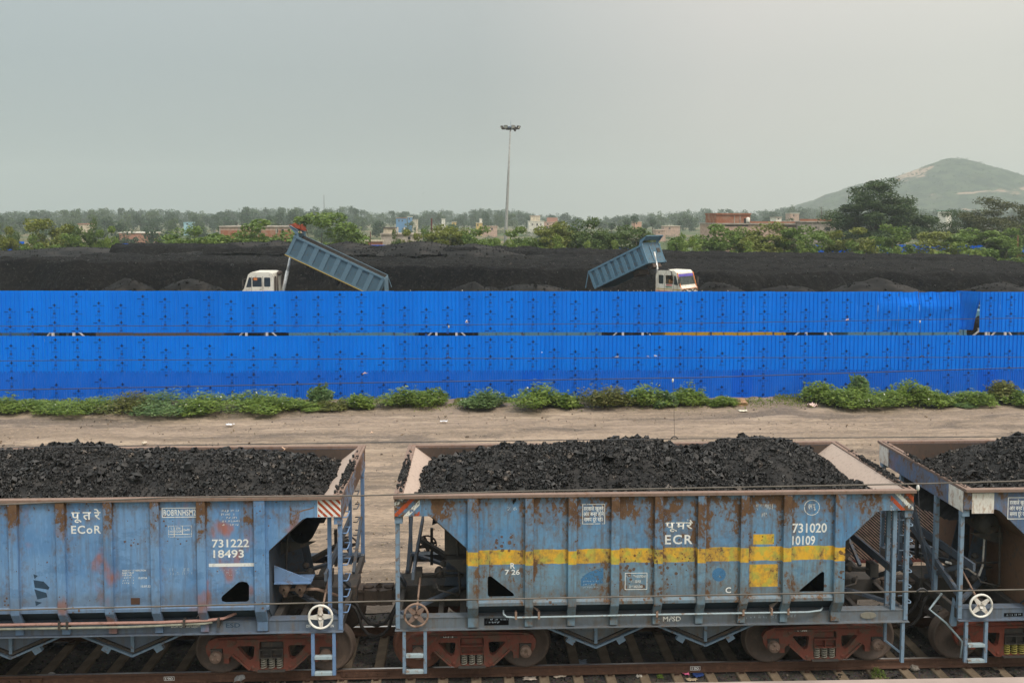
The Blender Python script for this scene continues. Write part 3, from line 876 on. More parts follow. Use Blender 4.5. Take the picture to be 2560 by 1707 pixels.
def extra_l(t, y):
    L = lambda s, b, m='let', **k: link('lettering', text_mesh(s, b, y, M[m], **k), t)
    L('पू त रे', (.02, .54, 3.265, 3.52), 'let'); L('ECoR', (.013, .542, 3.063, 3.215), 'let', spacing=1.15)
    L('BOBRNHSM2', (1.665, 2.245, 3.375, 3.49), 'let', spacing=1.1); frame((1.635, 2.273, 3.342, 3.523), y, .014).build('lettering_frame', M['let'], t)
    L('731222', (2.528, 3.195, 2.775, 2.927)); L('18493', (2.548, 3.10, 2.581, 2.73))
    MB().box(2.464, 3.284, y, y + .0006, 2.416, 2.478).build('painted_bar', M['let'], t)
    for s, b in (('R\nNO', (1.765, 1.835, 3.065, 3.16)), ('STN\nCODE', (1.865, 1.985, 3.065, 3.16)), ('DATE', (2.02, 2.13, 3.09, 3.13))): L(s, b, 'let_worn')
    for b in ((1.745, 1.85, 3.03, 3.19), (1.85, 2.0, 3.03, 3.19), (2.0, 2.165, 3.03, 3.19), (1.745, 1.85, 2.98, 3.03), (1.85, 2.165, 2.98, 3.03)): frame(b, y, .006).build('lettering_frame', M['let_worn'], t)
    L('WARRANTY INSPECTION\nBASE DEPOT\nDUE DATE', (.905, 1.33, 2.27, 2.385), 'let_worn', align='LEFT'); L('15.07.24', (1.19, 1.345, 2.21, 2.245), 'let'); L('15.07.22', (1.235, 1.41, 2.055, 2.092), 'let')
    rg = np.random.default_rng(9)
    strokes((.905, 1.2, 2.10, 2.25), 3, y, None, rg, .8, .5).build('worn_stencil', M['let_worn'], t)
    strokes((2.70, 3.05, 3.15, 3.47), 5, y, None, rg, .9, .6).build('worn_stencil', M['let_worn'], t)
    strokes((1.75, 2.2, 2.25, 2.40), 2, y, None, rg, .6, .9).build('worn_stencil', M['let_faint'], t)
    strokes((2.6, 3.1, 2.22, 2.36), 3, y, None, rg, .5, .5).build('worn_stencil', M['let_faint'], t)
    for P in ([(-.68, 2.33), (-.60, 2.30), (-.66, 2.24)], [(-.68, 2.22), (-.50, 2.19), (-.40, 2.08), (-.42, 2.04), (-.66, 2.08)], [(-.67, 2.05), (-.46, 1.98), (-.44, 1.90), (-.62, 1.86)], [(-.66, 1.83), (-.54, 1.80), (-.65, 1.74)]):
        MB().add([(a, y, b) for a, b in P], [list(range(len(P)))]).build('dark_overpaint', M['let_dark'], t)
    MB().box(1.05, 1.21, y - .006, y, 1.74, 1.86).build('patch_plate', rusty_metal('rusted_patch', (.085, .045, .03), .5), t)
    m = MB().tube([(-4.6, -1.70, 1.385), (1.6, -1.70, 1.385), (2.4, -1.69, 1.40), (2.7, -1.66, 1.42), (2.9, -1.56, 1.47)], .028, 8)
    m.build('brake_pipe', M['pipe_pink'], t)
    MB().tube([(-4.6, -1.72, 1.315), (1.0, -1.72, 1.315), (2.35, -1.70, 1.345), (2.5, -1.68, 1.36)], .022, 8).build('conduit', M['pipe_green'], t)
    for x in (-.10, -.24, 2.0, 2.62): MB().box(x - .02, x + .02, -1.745, -1.62, 1.29, 1.44).build('pipe_clip', M['under'], t)
    link('lettering', text_mesh('BOBRNHSM2(BMBS)', (1.72, 2.35, 1.215, 1.285), -1.6015, M['let_worn']), t)
    link('lettering', text_mesh('ESD', (2.72, 2.98, 1.215, 1.30), -1.6015, M['let_dark']), t)
    link('lettering', text_mesh('OFF', (4.19, 4.275, 1.19, 1.245), -1.6015, M['let']), t); link('lettering', text_mesh('ON', (4.63, 4.70, 1.19, 1.245), -1.6015, M['let']), t)
    MB().box(4.44, 4.87, y, y + .0004, 3.315, 3.66).build('warning_board', M['let'], t)
    stripes(t, 1, (4.45, 4.865, 3.32, 3.655), y - .0015, [M['orange_l']], 6, 1)
    pts = [(3.98, 3.34), (4.05, 3.36), (4.12, 3.42), (4.2, 3.45), (4.3, 3.47), (4.38, 3.50)]
    m = MB()
    for a, b in zip(pts[:-1], pts[1:]): m.add([(a[0], y, a[1] - .012), (b[0], y, b[1] - .012), (b[0], y, b[1] + .012), (a[0], y, a[1] + .012)], [(0, 1, 2, 3)])
    m.build('chalk_scrawl', M['brown_l'], t)
    MB().prism([(3.56, 2.27), (3.56, 1.95), (4.24, 1.95), (4.24, 1.985)], -1.36, -1.33).box(3.56, 4.25, -1.40, -1.0, 1.93, 1.95).build('valve_shelf', B_L, t)
    m = MB()
    for x in (3.72, 4.02): m.lathe([(.02, -1.30), (.10, -1.28), (.10, -1.0), (.02, -.98)], 'y', (x, 0, 1.78), 16).sphere((x, -1.2, 1.66), (.05, .05, .07)).box(x - .03, x + .03, -1.25, -1.15, 1.85, 1.93)
    m.tube([(3.6, -1.15, 1.72), (4.3, -1.1, 1.70), (4.75, -.9, 1.45)], .03)
    m.build('valve_group', M['rust_wheel'], t)

def extra_r(t, y):
    L = lambda s, b, m='let', **k: link('lettering', text_mesh(s, b, y, M[m], **k), t)
    L('दरवाजे खुलने\nऔर बन्द होने\nसमय दूर रहे।', (-3.99, -3.62, 3.15, 3.50), 'let')
    frame((-4.024, -3.59, 3.115, 3.537), y, .014).build('lettering_frame', M['let'], t)
    MB().box(-4.72, -4.295, y - .004, y, 3.235, 3.625).build('white_corner_board', M['white_w'], t)
    for ya, yb in ((-1.70, -1.20), (1.28, 1.70)): MB().box(-4.882, -4.878, ya, yb, 3.255, 3.655).build('white_end_board', M['white_w'], t)
    MB().box(-4.879, -4.8775, 1.36, 1.52, 3.40, 3.52).build('end_slot', M['black'], t)
    b = MB().box(-3.95, -3.58, -1.604, -1.601, 1.17, 1.24).build('label_plate', M['black'], t)
    link('lettering', text_mesh('ROH  11 19', (-3.90, -3.62, 1.185, 1.225), -1.6055, M['let_faint']), b)
    MB().tube([(-4.0, -.55, 2.62), (-3.86, -.6, 2.60), (-3.80, -.65, 2.35), (-3.85, -.7, 1.80), (-3.95, -.75, 1.62), (-4.05, -.78, 1.66), (-4.2, -.8, 1.78), (-4.7, -.85, 1.95)], .024, 8).build('air_pipe', M['white_w'], t)
    MB().tube([(-4.87, 1.0, 3.0), (-5.0, 1.0, 3.05), (-5.0, .5, 3.05), (-4.87, .5, 3.0)], .02, 7).build('end_handrail', M['post'], t)
    MB().box(-4.876, -4.80, -.75, -.66, 1.30, 3.27).build('end_post', M['post'], t); MB().box(-4.85, -4.78, .75, .82, 1.3, 3.27).build('end_post', M['post'], t)
    m = MB().bar((-4.84, -.7, 1.42), (-4.95, .1, 2.9), .06, .1)
    m.bar((-4.84, -1.56, 1.62), (-4.84, 1.5, 2.75), .07, .12)
    m.build('brace', M['under_b'], t)
    m = MB().tube([(-4.9, -1.1, 1.42), (-5.2, -1.2, 1.15), (-4.95, -1.35, .95), (-4.78, -1.5, .74), (-4.72, -1.55, .66), (-4.76, -1.58, .36)], .022, 7)
    m.build('release_rod', M['pipe_blue'], t)
    m = MB().prism([(-4.88, 1.5), (-4.80, 1.3), (-4.82, .95), (-4.94, .95), (-4.9, 1.25)], -1.5, -1.44); m.build('bracket', M['post'], t)
    MB().bar((-2.83, -1.24, .56), (-2.55, -1.24, .33), .10, .03).build('white_brake_block', M['white_w'], t)

B_L = M['post_l']
common = dict(slope=M['inner'], hend=M['under_b'])
ST_C = dict(common, k=0, body=M['blue_c'], sole=M['sole_c'], post=M['post'], holes=[TRI_L, TRI_R], bogie=M['bogie'], spring=M['spring'], wheel_first=M['wheel_r'],
            hw=[(M['rust_wheel'], M['rim'], R(45)), (None, None, 0)], post2=True, reservoir=0, extra=extra_c)
ST_L = dict(common, ribs=[-3.43, -2.66, -1.83, -.99, -.155, .685, 1.52, 2.35, 3.40], k=-1, body=M['blue_l'], sole=M['sole_l'], post=M['post_l'], holes=[TRI_O, [(-a, b) for a, b in TRI_O][::-1]], bogie=M['bogie'], spring=M['spring'], wheel_first=M['wheel'],
            hw=[(M['white_ring'], M['white_w'], 0), (M['white_ring'], M['white_w'], R(3))], reservoir=1, extra=extra_l, chutes=(-1.39, .86))
ST_R = dict(common, k=1, body=M['blue_r'], sole=M['sole_l'], post=M['post'], holes=[[(-a, b) for a, b in TRI_O][::-1], TRI_O], bogie=M['bogie_r'], spring=M['spring_y'], wheel_first=M['wheel'],
            hw=[(M['white_ring'], M['white_w'], R(40)), (M['white_ring'], M['white_w'], 0)], reservoir=-1, hend_=1, extra=extra_r, ladder_both=False)
ST_R['hend'] = rusty_metal('rust_brown_end_sheet', (.17, .095, .058), .4, (.10, .08, .065))
hopper_wagon(-1, 'light blue hopper wagon with orange primer patches, lettered ECoR 731222', ST_L)
hopper_wagon(0, 'rust speckled blue hopper wagon with a yellow band, lettered ECR 731020', ST_C)
hopper_wagon(1, 'slate blue hopper wagon with square white corner boards and a white handwheel', ST_R)

# ------------------------------------------------------------------ coal loads heaped in the wagons
def lump_mat(name, base, light, brown, scale):
    t = NT(name)
    gi = t.n.new('ShaderNodeNewGeometry')
    wv = t.n.new('ShaderNodeTexWhiteNoise'); wv.noise_dimensions = '1D'; t.l.new(gi.outputs['Random Per Island'], wv.inputs['W'])
    n = t.noise(t.mapping(), scale, 4, .65)
    col = t.mix(t.step(wv.outputs['Value'], .25, .95), base, light)
    col = t.mix(t.step(wv.outputs['Value'], .955, .965), col, brown)
    col = t.mix(t.math('MULTIPLY', t.step(n, .45, .7), .5), col, tuple(x * .5 for x in base))
    t.base(col, .62, .35); t.bump(n, .4, .01); return t.m
M['shaded_bed'] = coal_mat('shaded_coal_bed', (0.0085, 0.008, 0.008), 40, gloss=.9).m  # coal bed under the lumps; shade of the gaps painted into its colour
M['coal'] = lump_mat('lump_coal', (.016, .0155, .0155), (.056, .053, .051), (.12, .10, .085), 30)
def heap(k, label, prof, seed):
    rng = np.random.default_rng(seed)
    xs = np.arange(-4.72, 4.73, .05); ys = np.arange(-1.69, 1.70, .05)
    X, Y = np.meshgrid(xs, ys)
    px, pz, near = zip(*prof)
    def H(X, Y):
        ridge = np.interp(X, px, pz)                                  # crest height above the rim
        edge = np.interp(X, px, near)                                 # height at the near side
        far = edge - 0.22 - .25 * np.clip(-ridge, 0, 1)
        yy = Y / 1.69
        side = np.where(yy < 0, edge, far)
        h = side + (ridge - side) * (1 - np.abs(yy) ** 1.7)
        h = h - .09 + .05 * fbm(X + seed, Y, 1.3, 4, seed) + .018 * fbm(X, Y, 9, 3, seed + 3)
        # never below the sloping end sheets by much
        return 3.69 + h
    Z = H(X, Y)
    V, F = grid(xs, ys, Z)
    n = 13000
    P = np.stack([rng.uniform(-4.7, 4.7, n), rng.uniform(-1.66, 1.66, n)], 1)
    z = H(P[:, 0], P[:, 1])
    size = np.exp(rng.normal(math.log(.033), .50, n)).clip(.011, .105)
    dens = fbm(P[:, 0], P[:, 1], 1.6, 3, seed + 8)
    size *= 1 + .45 * np.clip(dens, -1, 1)
    big = rng.integers(0, n, 26); size[big] = rng.uniform(.09, .15, 26); P[big, 1] = rng.uniform(-1.5, -.1, 26)
    z = z + size * .28
    slope = 3.69 - (np.abs(P[:, 0]) - 4.72) * -0  # keep lumps lying on the sheets
    lim = np.interp(np.abs(P[:, 0]), [3.55, 4.2, 4.72], [2.69, 3.29, 3.69])
    ok = z > lim - .02
    LV, LF = lumps(np.c_[P, z][ok], size[ok], rng, .62, .2)
    # debris lying on the end rims
    me1 = np.concatenate([V, LV])
    F3 = np.concatenate([F[:, [0, 1, 2]], F[:, [0, 2, 3]], LF + len(V)])
    for e in (-1, 1):
        m = 260
        D = np.c_[e * rng.uniform(4.73, 4.87, m), np.clip(rng.normal(-.45, .5, m), -1.6, 1.6), rng.uniform(3.715, 3.76, m)]
        DV, DF = lumps(D, rng.uniform(.012, .045, m), rng)
        F3 = np.concatenate([F3, DF + len(me1)]); me1 = np.concatenate([me1, DV])
    me = mesh_np('coal_load', me1, F3, M['coal']); me.materials.append(M['shaded_bed'])
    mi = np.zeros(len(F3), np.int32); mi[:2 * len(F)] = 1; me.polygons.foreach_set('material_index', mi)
    o = link('coal_load', me, None, (X0 + k * WP, YC, 0))
    return tag(o, label, 'coal load', 'coal heaped in the wagons')
#            x     crest   near edge  (metres above the rim)
heap(-1, 'black coal heaped in the light blue wagon lettered ECoR', [(-4.7, .2, -.02), (-3, .36, -.02), (-1.0, .56, -.02), (.2, .43, .0), (1.2, .38, 0), (1.75, .46, 0), (2.3, .38, 0), (3.3, .32, 0), (3.9, .22, .02), (4.3, .0, -.02), (4.7, -.3, -.22)], 3)
heap(0, 'tallest black coal heap, in the wagon with the yellow band', [(-4.7, -.28, -.10), (-4.2, .05, -.02), (-3.5, .32, .0), (-2.8, .50, 0), (-1.0, .56, 0), (0, .60, 0), (.9, .45, 0), (1.3, .38, 0), (1.9, .56, .02), (2.8, .60, .02), (3.4, .42, 0), (3.9, .12, .02), (4.3, -.22, .0), (4.7, -.65, -.32)], 5)
heap(1, 'black coal heaped in the slate blue wagon with white corners', [(-4.7, -.9, -.5), (-4.2, -.35, -.2), (-3.4, .25, -.03), (-2.6, .60, 0), (-1.5, .66, 0), (0, .5, 0), (4.7, .3, 0)], 8)
# ------------------------------------------------------------------ ground, track bed, dirt road
def ground_mat():
    t = NT('far_fields'); v = t.mapping()
    n = t.noise(v, .012, 5, .6); n2 = t.noise(v, .15, 6, .65)
    col = t.mix(t.step(n, .42, .58), (.075, .10, .045), (.20, .155, .095))
    col = t.mix(t.step(n2, .45, .65), col, (.06, .085, .035))
    t.base(col, .95, .1); return t.m
M['ground'] = ground_mat()
g = MB().add([(-1990, -38, -.55), (2390, -38, -.55), (2390, 2195, -.55), (-1990, 2195, -.55)], [(0, 1, 2, 3)]).build('ground', M['ground'])
tag(g, None, None, kind='structure')

def dirt_mat():
    t = NT('trodden_dirt'); v = t.mapping((.16, 1, 1))
    n = t.noise(v, 1.1, 8, .68, .3)
    n2 = t.noise(t.mapping((.35, 1, 1), (7, 3, 0)), 5, 8, .7)
    n3 = t.noise(t.mapping((.22, 1, 1), (1, 9, 0)), .55, 7, .62, .5)
    fine = t.noise(t.mapping((.6, 1, 1)), 11, 6, .75)
    col = t.mix(t.step(n, .36, .64), (.225, .176, .132), (.345, .268, .202))
    col = t.mix(t.math('MULTIPLY', t.step(n2, .50, .66), .6), col, (.150, .118, .093))
    col = t.mix(t.math('MULTIPLY', t.step(n3, .53, .62), .7), col, (.095, .082, .072))
    col = t.mix(t.math('MULTIPLY', t.step(fine, .52, .66), .55), col, (.50, .36, .26))
    col = t.mix(t.math('MULTIPLY', t.step(fine, .48, .36), .5), col, (.17, .125, .09))
    y = t.sep(t.tc.outputs['Object'])[1]
    wob = t.noise(t.mapping((.5, .5, 1)), .9, 4)
    yy = t.math('ADD', y, t.math('MULTIPLY', t.math('SUBTRACT', wob, .5), 3.0))
    col = t.mix(t.step(yy, 19.6, 23.0, .75, 0), col, (.115, .10, .088))       # gravelly, coal-stained verge by the track
    t.base(col, .95, .12)
    tr = t.noise(t.mapping((.05, 1.2, 1), (3, 0, 0)), 2.6, 6, .6, .2)
    col = t.mix(t.math('MULTIPLY', t.step(tr, .52, .62), .5), col, (.155, .122, .096))     # wheel ruts and tyre marks along the road
    lt = t.noise(t.mapping((.12, 1, 1), (13, 5, 0)), 1.7, 6, .65)
    col = t.mix(t.math('MULTIPLY', t.step(lt, .56, .66), .5), col, (.46, .36, .265))
    t._in(t.b, 'Base Color', col)
    t.bump(t.math('ADD', n2, t.math('MULTIPLY', fine, .6)), .9, .06)
    return t.m
M['dirt'] = dirt_mat()
xs = np.arange(-30, 38.1, .16); ys = np.arange(19.7, 46.01, .16)
X, Y = np.meshgrid(xs, ys)
Zd = -.36 + .05 * fbm(X * .25, Y, .8, 5, 31) + .035 * fbm(X, Y, 2.2, 3, 37) - .05 * np.exp(-((Y - 26.0 - .3 * np.sin(X * .12)) / .5) ** 2) - .04 * np.exp(-((Y - 31.2 - .4 * np.sin(X * .09)) / .6) ** 2)
Zd += .10 * np.clip((Y - 39.6) / 2.5, 0, 1)
V, F = grid(xs, ys, Zd)
tag(link('dirt_road', mesh_np('dirt_road', V, F, M['dirt'], True)), None, None, kind='structure')

def bed_mat():
    t = NT('coal_dusted_ballast'); v = t.mapping()
    n = t.noise(v, 3, 6, .65); vr = t.vor(v, 26, out='Color')
    col = t.mix(t.step(n, .4, .65), (.034, .031, .029), (.080, .070, .061))
    y = t.sep(t.tc.outputs['Object'])[1]
    wob = t.noise(v, 2.2, 5)
    out = t.step(t.math('ADD', y, t.math('MULTIPLY', t.math('SUBTRACT', wob, .5), 1.2)), YC - 1.30, YC - .75, 1, 0)
    patch = t.step(t.noise(t.mapping((.6, .8, 1), (4, 0, 0)), .8, 3), .42, .58)
    col = t.mix(t.math('MULTIPLY', out, t.math('MULTIPLY_ADD', patch, .6, .25)), col, (.14, .118, .098))
    col = t.mix(.35, col, vr, 'MULTIPLY')
    t.base(col, .95, .15); t.bump(t.vor(v, 26), .6, .03)
    return t.m
M['bed'] = bed_mat()
xs = np.arange(-13, 18.01, .07); ys = np.arange(13.0, 19.95, .07)
X, Y = np.meshgrid(xs, ys)
Zb = -.225 + .02 * fbm(X, Y, 2.5, 4, 51) - np.clip((Y - 19.1) / .8, 0, 1) * .16
V, F = grid(xs, ys, Zb)
tag(link('track_bed', mesh_np('track_bed', V, F, M['bed'], True)), None, None, kind='structure')

# loose ballast stones, coal crumbs
def stone_mat(name, cols, seedscale=1.0):
    t = NT(name)
    n = t.n.new('ShaderNodeTexWhiteNoise'); n.noise_dimensions = '1D'
    gi = t.n.new('ShaderNodeNewGeometry'); t.l.new(gi.outputs['Random Per Island'], n.inputs['W'])
    r = t.n.new('ShaderNodeValToRGB'); r.color_ramp.interpolation = 'CONSTANT'
    e = r.color_ramp.elements
    e[0].color = (*cols[0], 1); e[0].position = 0; e[1].color = (*cols[1], 1); e[1].position = 1 / len(cols)
    for i, c in enumerate(cols[2:], 2): q = e.new(i / len(cols)); q.color = (*c, 1)
    t.l.new(n.outputs['Value'], r.inputs[0])
    t.base(r.outputs[0], .9, .2); return t.m
M['stones'] = stone_mat('mixed_stones', [(.03, .027, .025), (.045, .04, .036), (.07, .06, .052), (.028, .026, .025), (.10, .085, .07), (.15, .125, .10), (.05, .045, .04)])
n = 9000
P = np.stack([RNG.uniform(-12, 17, n), RNG.uniform(14.6, 19.8, n)], 1)
zz = -.225 + .02 * fbm(P[:, 0], P[:, 1], 2.5, 4, 51) - np.clip((P[:, 1] - 19.1) / .8, 0, 1) * .16
V, F = lumps(np.c_[P, zz + .006], np.exp(RNG.normal(math.log(.022), .4, n)).clip(.01, .06), RNG, .8)
tag(link('ballast', mesh_np('ballast', V, F, M['stones'])), 'dark loose ballast stones and coal crumbs along the track', 'ballast', kind='stuff')
M['crumbs'] = stone_mat('dirt_crumbs', [(.24, .18, .125), (.33, .25, .17), (.16, .125, .10), (.09, .075, .065), (.42, .34, .25)])
n = 9000
P = np.stack([RNG.uniform(-26, 32, n), 19.9 + 22 * RNG.random(n) ** 1.5], 1)
zz = -.36 + .10 * np.clip((P[:, 1] - 39.6) / 2.5, 0, 1) - .02
V, F = lumps(np.c_[P, zz + .02], np.exp(RNG.normal(math.log(.020), .5, n)).clip(.008, .09), RNG, .6)
tag(link('dirt_clods', mesh_np('dirt_clods', V, F, M['crumbs'])), 'small clods and pebbles scattered over the brown dirt road', 'pebbles', kind='stuff')

# rails
RP = [(-.075, -.172), (.075, -.172), (.075, -.160), (.012, -.138), (.009, -.06), (.014, -.045), (.036, -.036), (.036, -.008), (.030, 0), (-.030, 0), (-.036, -.008), (-.036, -.036), (-.014, -.045), (-.009, -.06), (-.012, -.138), (-.075, -.160)]
for s, lab in ((-1, 'rusty brown rail in front of the wagon wheels'), (1, 'shiny topped rail on the far side, seen between the wagons')):
    y = YC + s * .8725
    r_ = MB().prism([(y + a, b) for a, b in RP], -14, 19, plane='yz').build('rail', M['rail'])
    tag(r_, lab, 'rail', 'rails of the wagon track')
    MB().box(-14, 19, y - .022, y + .022, .0, .0015).build('rail_head', M['railhead'], r_)
    if s < 0:
        for u in (918, 66):
            x = atZ(u, 1680, -.05).x
            fp = MB().box(x - .5, x + .42, y - .055, y - .036, -.135, -.045).build('fishplate', M['rail'], r_)
            for q in range(5): MB().lathe([(.018, y - .075), (.018, y - .05)], 'y', (x - .4 + q * .2, 0, -.09), 8).build('bolt', M['rail'], fp)
        for u in (1737, 424):
            x = atY(u, 1662, y).x
            link('lettering', text_mesh('190', (x - .07, x + .07, -.128, -.078), y - .041, M['let']), r_)
            frame((x - .10, x + .10, -.14, -.06), y - .0405, .008).build('lettering_frame', M['let'], r_)

# sleepers with their clips
def sleeper_mat():
    t = NT('dusty_concrete_sleeper')
    n = t.noise(t.mapping(), 5, 6, .65)
    col = t.mix(t.step(n, .3, .7), (.155, .115, .078), (.25, .19, .13))
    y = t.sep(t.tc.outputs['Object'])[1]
    col = t.mix(t.step(t.math('ADD', y, t.math('MULTIPLY', n, .3)), -.86, -.66, 0, .5), col, (.038, .032, .028))   # coal dust between the rails, and shade under the wagons painted in with it
    t.base(col, .95, .1); return t.m
M['sleeper'] = sleeper_mat()
M['clip'] = rusty_metal('rusty_clip', (.085, .045, .03), .5)
m = MB()
m.hexa([(-.135, -1.37, -.36), (.135, -1.37, -.36), (.135, 1.37, -.36), (-.135, 1.37, -.36)], [(-.095, -1.34, -.182), (.095, -1.34, -.182), (.095, 1.34, -.182), (-.095, 1.34, -.182)])
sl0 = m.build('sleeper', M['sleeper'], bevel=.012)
tag(sl0, 'brown dusty sleeper lying across under both rails', 'sleeper', 'sleepers under the wagon track')
for s, o_ in ((-1, -1), (-1, 1), (1, -1)):
    y = s * .8725 + o_ * .10
    c = MB()
    pts = [(.05 * math.cos(a) * (1 - .25 * i / 14), y + o_ * (.02 + .04 * math.sin(a * .9)), -.15 + .035 * math.sin(a)) for i, a in enumerate(np.linspace(0, 2 * math.pi * 1.3, 15))]
    c.tube(pts, .011, 6); c.box(-.045, .045, y - .02, y + .05 * o_ + .02, -.182, -.155)
    c.build('rail_clip', M['clip'], sl0)
x0s = atY(1107, 1690, YC - 1.1).x
for i in range(-17, 23):
    if i == 0: sl0.location = (x0s, YC, 0); continue
    copy_tree(sl0, (x0s + .655 * i + random.uniform(-.02, .02), YC + random.uniform(-.02, .02), 0), random.uniform(-.012, .012))

# litter, stones and little plants beside the near rail
def crumpled(name, label, cat, loc, size, c, seed, flat=.35):
    rg = np.random.default_rng(seed)
    n = 9; a = np.linspace(-1, 1, n); XX, YY = np.meshgrid(a, a)
    ZZ = np.abs(fbm(XX + seed, YY, 1.7, 4, seed)) * flat
    V, F = grid(a, a, ZZ)
    V[:, 0] += .3 * fbm(V[:, 0] * 2 + seed, V[:, 1] * 2, 1, 2, seed + 1); V[:, 1] += .3 * fbm(V[:, 0] * 2, V[:, 1] * 2 + seed, 1, 2, seed + 2)
    o = link(name, mesh_np(name, V * np.array(size), F, plain('litter_' + str(seed), c, .8, .2)))
    s = o.modifiers.new('thickness', 'SOLIDIFY'); s.thickness = .004
    o.location = loc
    return tag(o, label, cat)
def onground(u, v, z=-.2): return atZ(u, v, z)
crumpled('plastic_rag', 'crumpled pink plastic rag between two sleepers', 'litter', onground(1712, 1682), (.07, .09, .16), (.65, .14, .26), 1)
crumpled('plastic_rag', 'crumpled dark blue rag beside the pink one', 'litter', onground(1744, 1686), (.10, .08, .14), (.03, .06, .20), 2)
crumpled('paper_scrap', 'torn cardboard scrap lying below the pink rag', 'litter', onground(1728, 1698), (.10, .05, .06), (.42, .33, .22), 3)
crumpled('paper_scrap', 'pale torn paper scrap in front of the left bogie of the middle wagon', 'litter', onground(1325, 1695), (.12, .06, .08), (.45, .38, .32), 4)
crumpled('paper_scrap', 'long pale dry leaf scrap between sleepers, left of the middle', 'litter', onground(1397, 1690), (.14, .05, .08), (.42, .35, .28), 5)
crumpled('paper_scrap', 'small white scrap standing against a sleeper', 'litter', onground(1598, 1692), (.05, .05, .16), (.6, .55, .48), 6)
crumpled('plastic_bag', 'grey blue plastic bag lying behind the near rail', 'litter', onground(1455, 1654), (.10, .08, .06), (.16, .20, .25), 7)
crumpled('paper_scrap', 'white paper scrap on the dirt road near the left bushes', 'litter', onground(573, 1061, -.3), (.16, .10, .1), (.72, .74, .78), 8)
crumpled('paper_scrap', 'white paper scrap on the dirt road in front of the middle bushes', 'litter', onground(1110, 1053, -.3), (.15, .09, .1), (.75, .76, .80), 9)
crumpled('paper_scrap', 'small white scrap on the dirt below the right bushes', 'litter', onground(1857, 1027, -.3), (.2, .12, .12), (.75, .70, .55), 10)
crumpled('plastic_bag', 'pinkish white bag at the left edge of the right bushes', 'litter', onground(2030, 1016, -.3), (.22, .16, .5), (.75, .55, .48), 11)
def rock(name, label, loc, size, c, seed, sc=(1, 1, .7)):
    rg = np.random.default_rng(seed)
    m = MB().sphere((0, 0, 0), 1, 12, 9)
    V = np.array(m.v)
    V *= (1 + .28 * fbm(V[:, 0] * 1.3 + seed, V[:, 1] * 1.3 + V[:, 2] * 2, 1, 3, seed))[:, None]
    m.v = [tuple(p) for p in V * np.array(sc) * size]; m.sm = [False] * len(m.f)
    o = m.build(name, plain('rock_' + str(seed), c, .9, .2, scale=9 / max(size, .1) * .2, var=.3), None, loc)
    return tag(o, label, 'stone')
rock('stone', 'pale grey rock beside the rail under the left wagon step', onground(600, 1693, -.15), .13, (.30, .30, .30), 1)
rock('stone', 'whitish stone lying behind the near rail at the left', onground(129, 1686, -.10), .075, (.42, .40, .38), 2)
rock('stone', 'grey stone beside the near rail at the right end', onground(2285, 1668, -.16), .09, (.22, .19, .16), 3)
rock('stone', 'brown block of rubble at the bush foot, bigger of the pair', onground(1850, 1010, -.25), .34, (.36, .22, .13), 4)
rock('stone', 'pale brown rubble stone beside the bigger brown block', onground(1810, 1012, -.25), .22, (.50, .35, .25), 5)
rock('stone', 'yellowish stone on the dirt behind the left coal heap', onground(361, 1107, -.3), .10, (.55, .48, .38), 6)

# ------------------------------------------------------------------ leafy plants
def leaf_mat(name, c1, c2, c3, scale=1.2, trans=.4):
    t = NT(name)
    v = t.mapping()
    n = t.noise(v, scale, 4, .6)
    gi = t.n.new('ShaderNodeNewGeometry')
    col = t.mix(t.step(n, .36, .64), c1, c2)
    col = t.mix(t.step(gi.outputs['Random Per Island'], .55, 1.0, 0, .8), col, c3)
    rv = t.rand()
    col = t.mix(t.math('MULTIPLY', rv, .35), col, c2)
    wv = t.n.new('ShaderNodeTexWhiteNoise'); wv.noise_dimensions = '1D'; t.l.new(gi.outputs['Random Per Island'], wv.inputs['W'])
    col = t.mix(t.math('MULTIPLY', wv.outputs['Value'], .55), col, tuple(q * .5 for q in c1))
    t.base(col, .55, .3)
    tr = t.n.new('ShaderNodeBsdfTranslucent'); t.l.new(col, tr.inputs[0])
    ms = t.n.new('ShaderNodeMixShader'); ms.inputs[0].default_value = trans
    t.l.new(t.b.outputs[0], ms.inputs[1]); t.l.new(tr.outputs[0], ms.inputs[2]); t.l.new(ms.outputs[0], t.out.inputs[0])
    return t.m
M['bush'] = leaf_mat('bush_leaves', (.12, .21, .032), (.30, .41, .075), (.42, .50, .16), 2.2)
M['bush_b'] = leaf_mat('bluish_bush_leaves', (.10, .20, .065), (.24, .35, .12), (.37, .47, .24), 2.2)
M['weed'] = leaf_mat('low_weed', (.14, .19, .03), (.25, .31, .055), (.32, .31, .09), 1.5)
M['bush_d'] = leaf_mat('dry_bush_leaves', (.13, .15, .04), (.26, .28, .07), (.34, .30, .12), 2.2)
M['stem'] = plain('green_brown_stem', (.08, .085, .035), .9)
M['flower'] = plain('pale_blossom', (.75, .75, .66), .8)

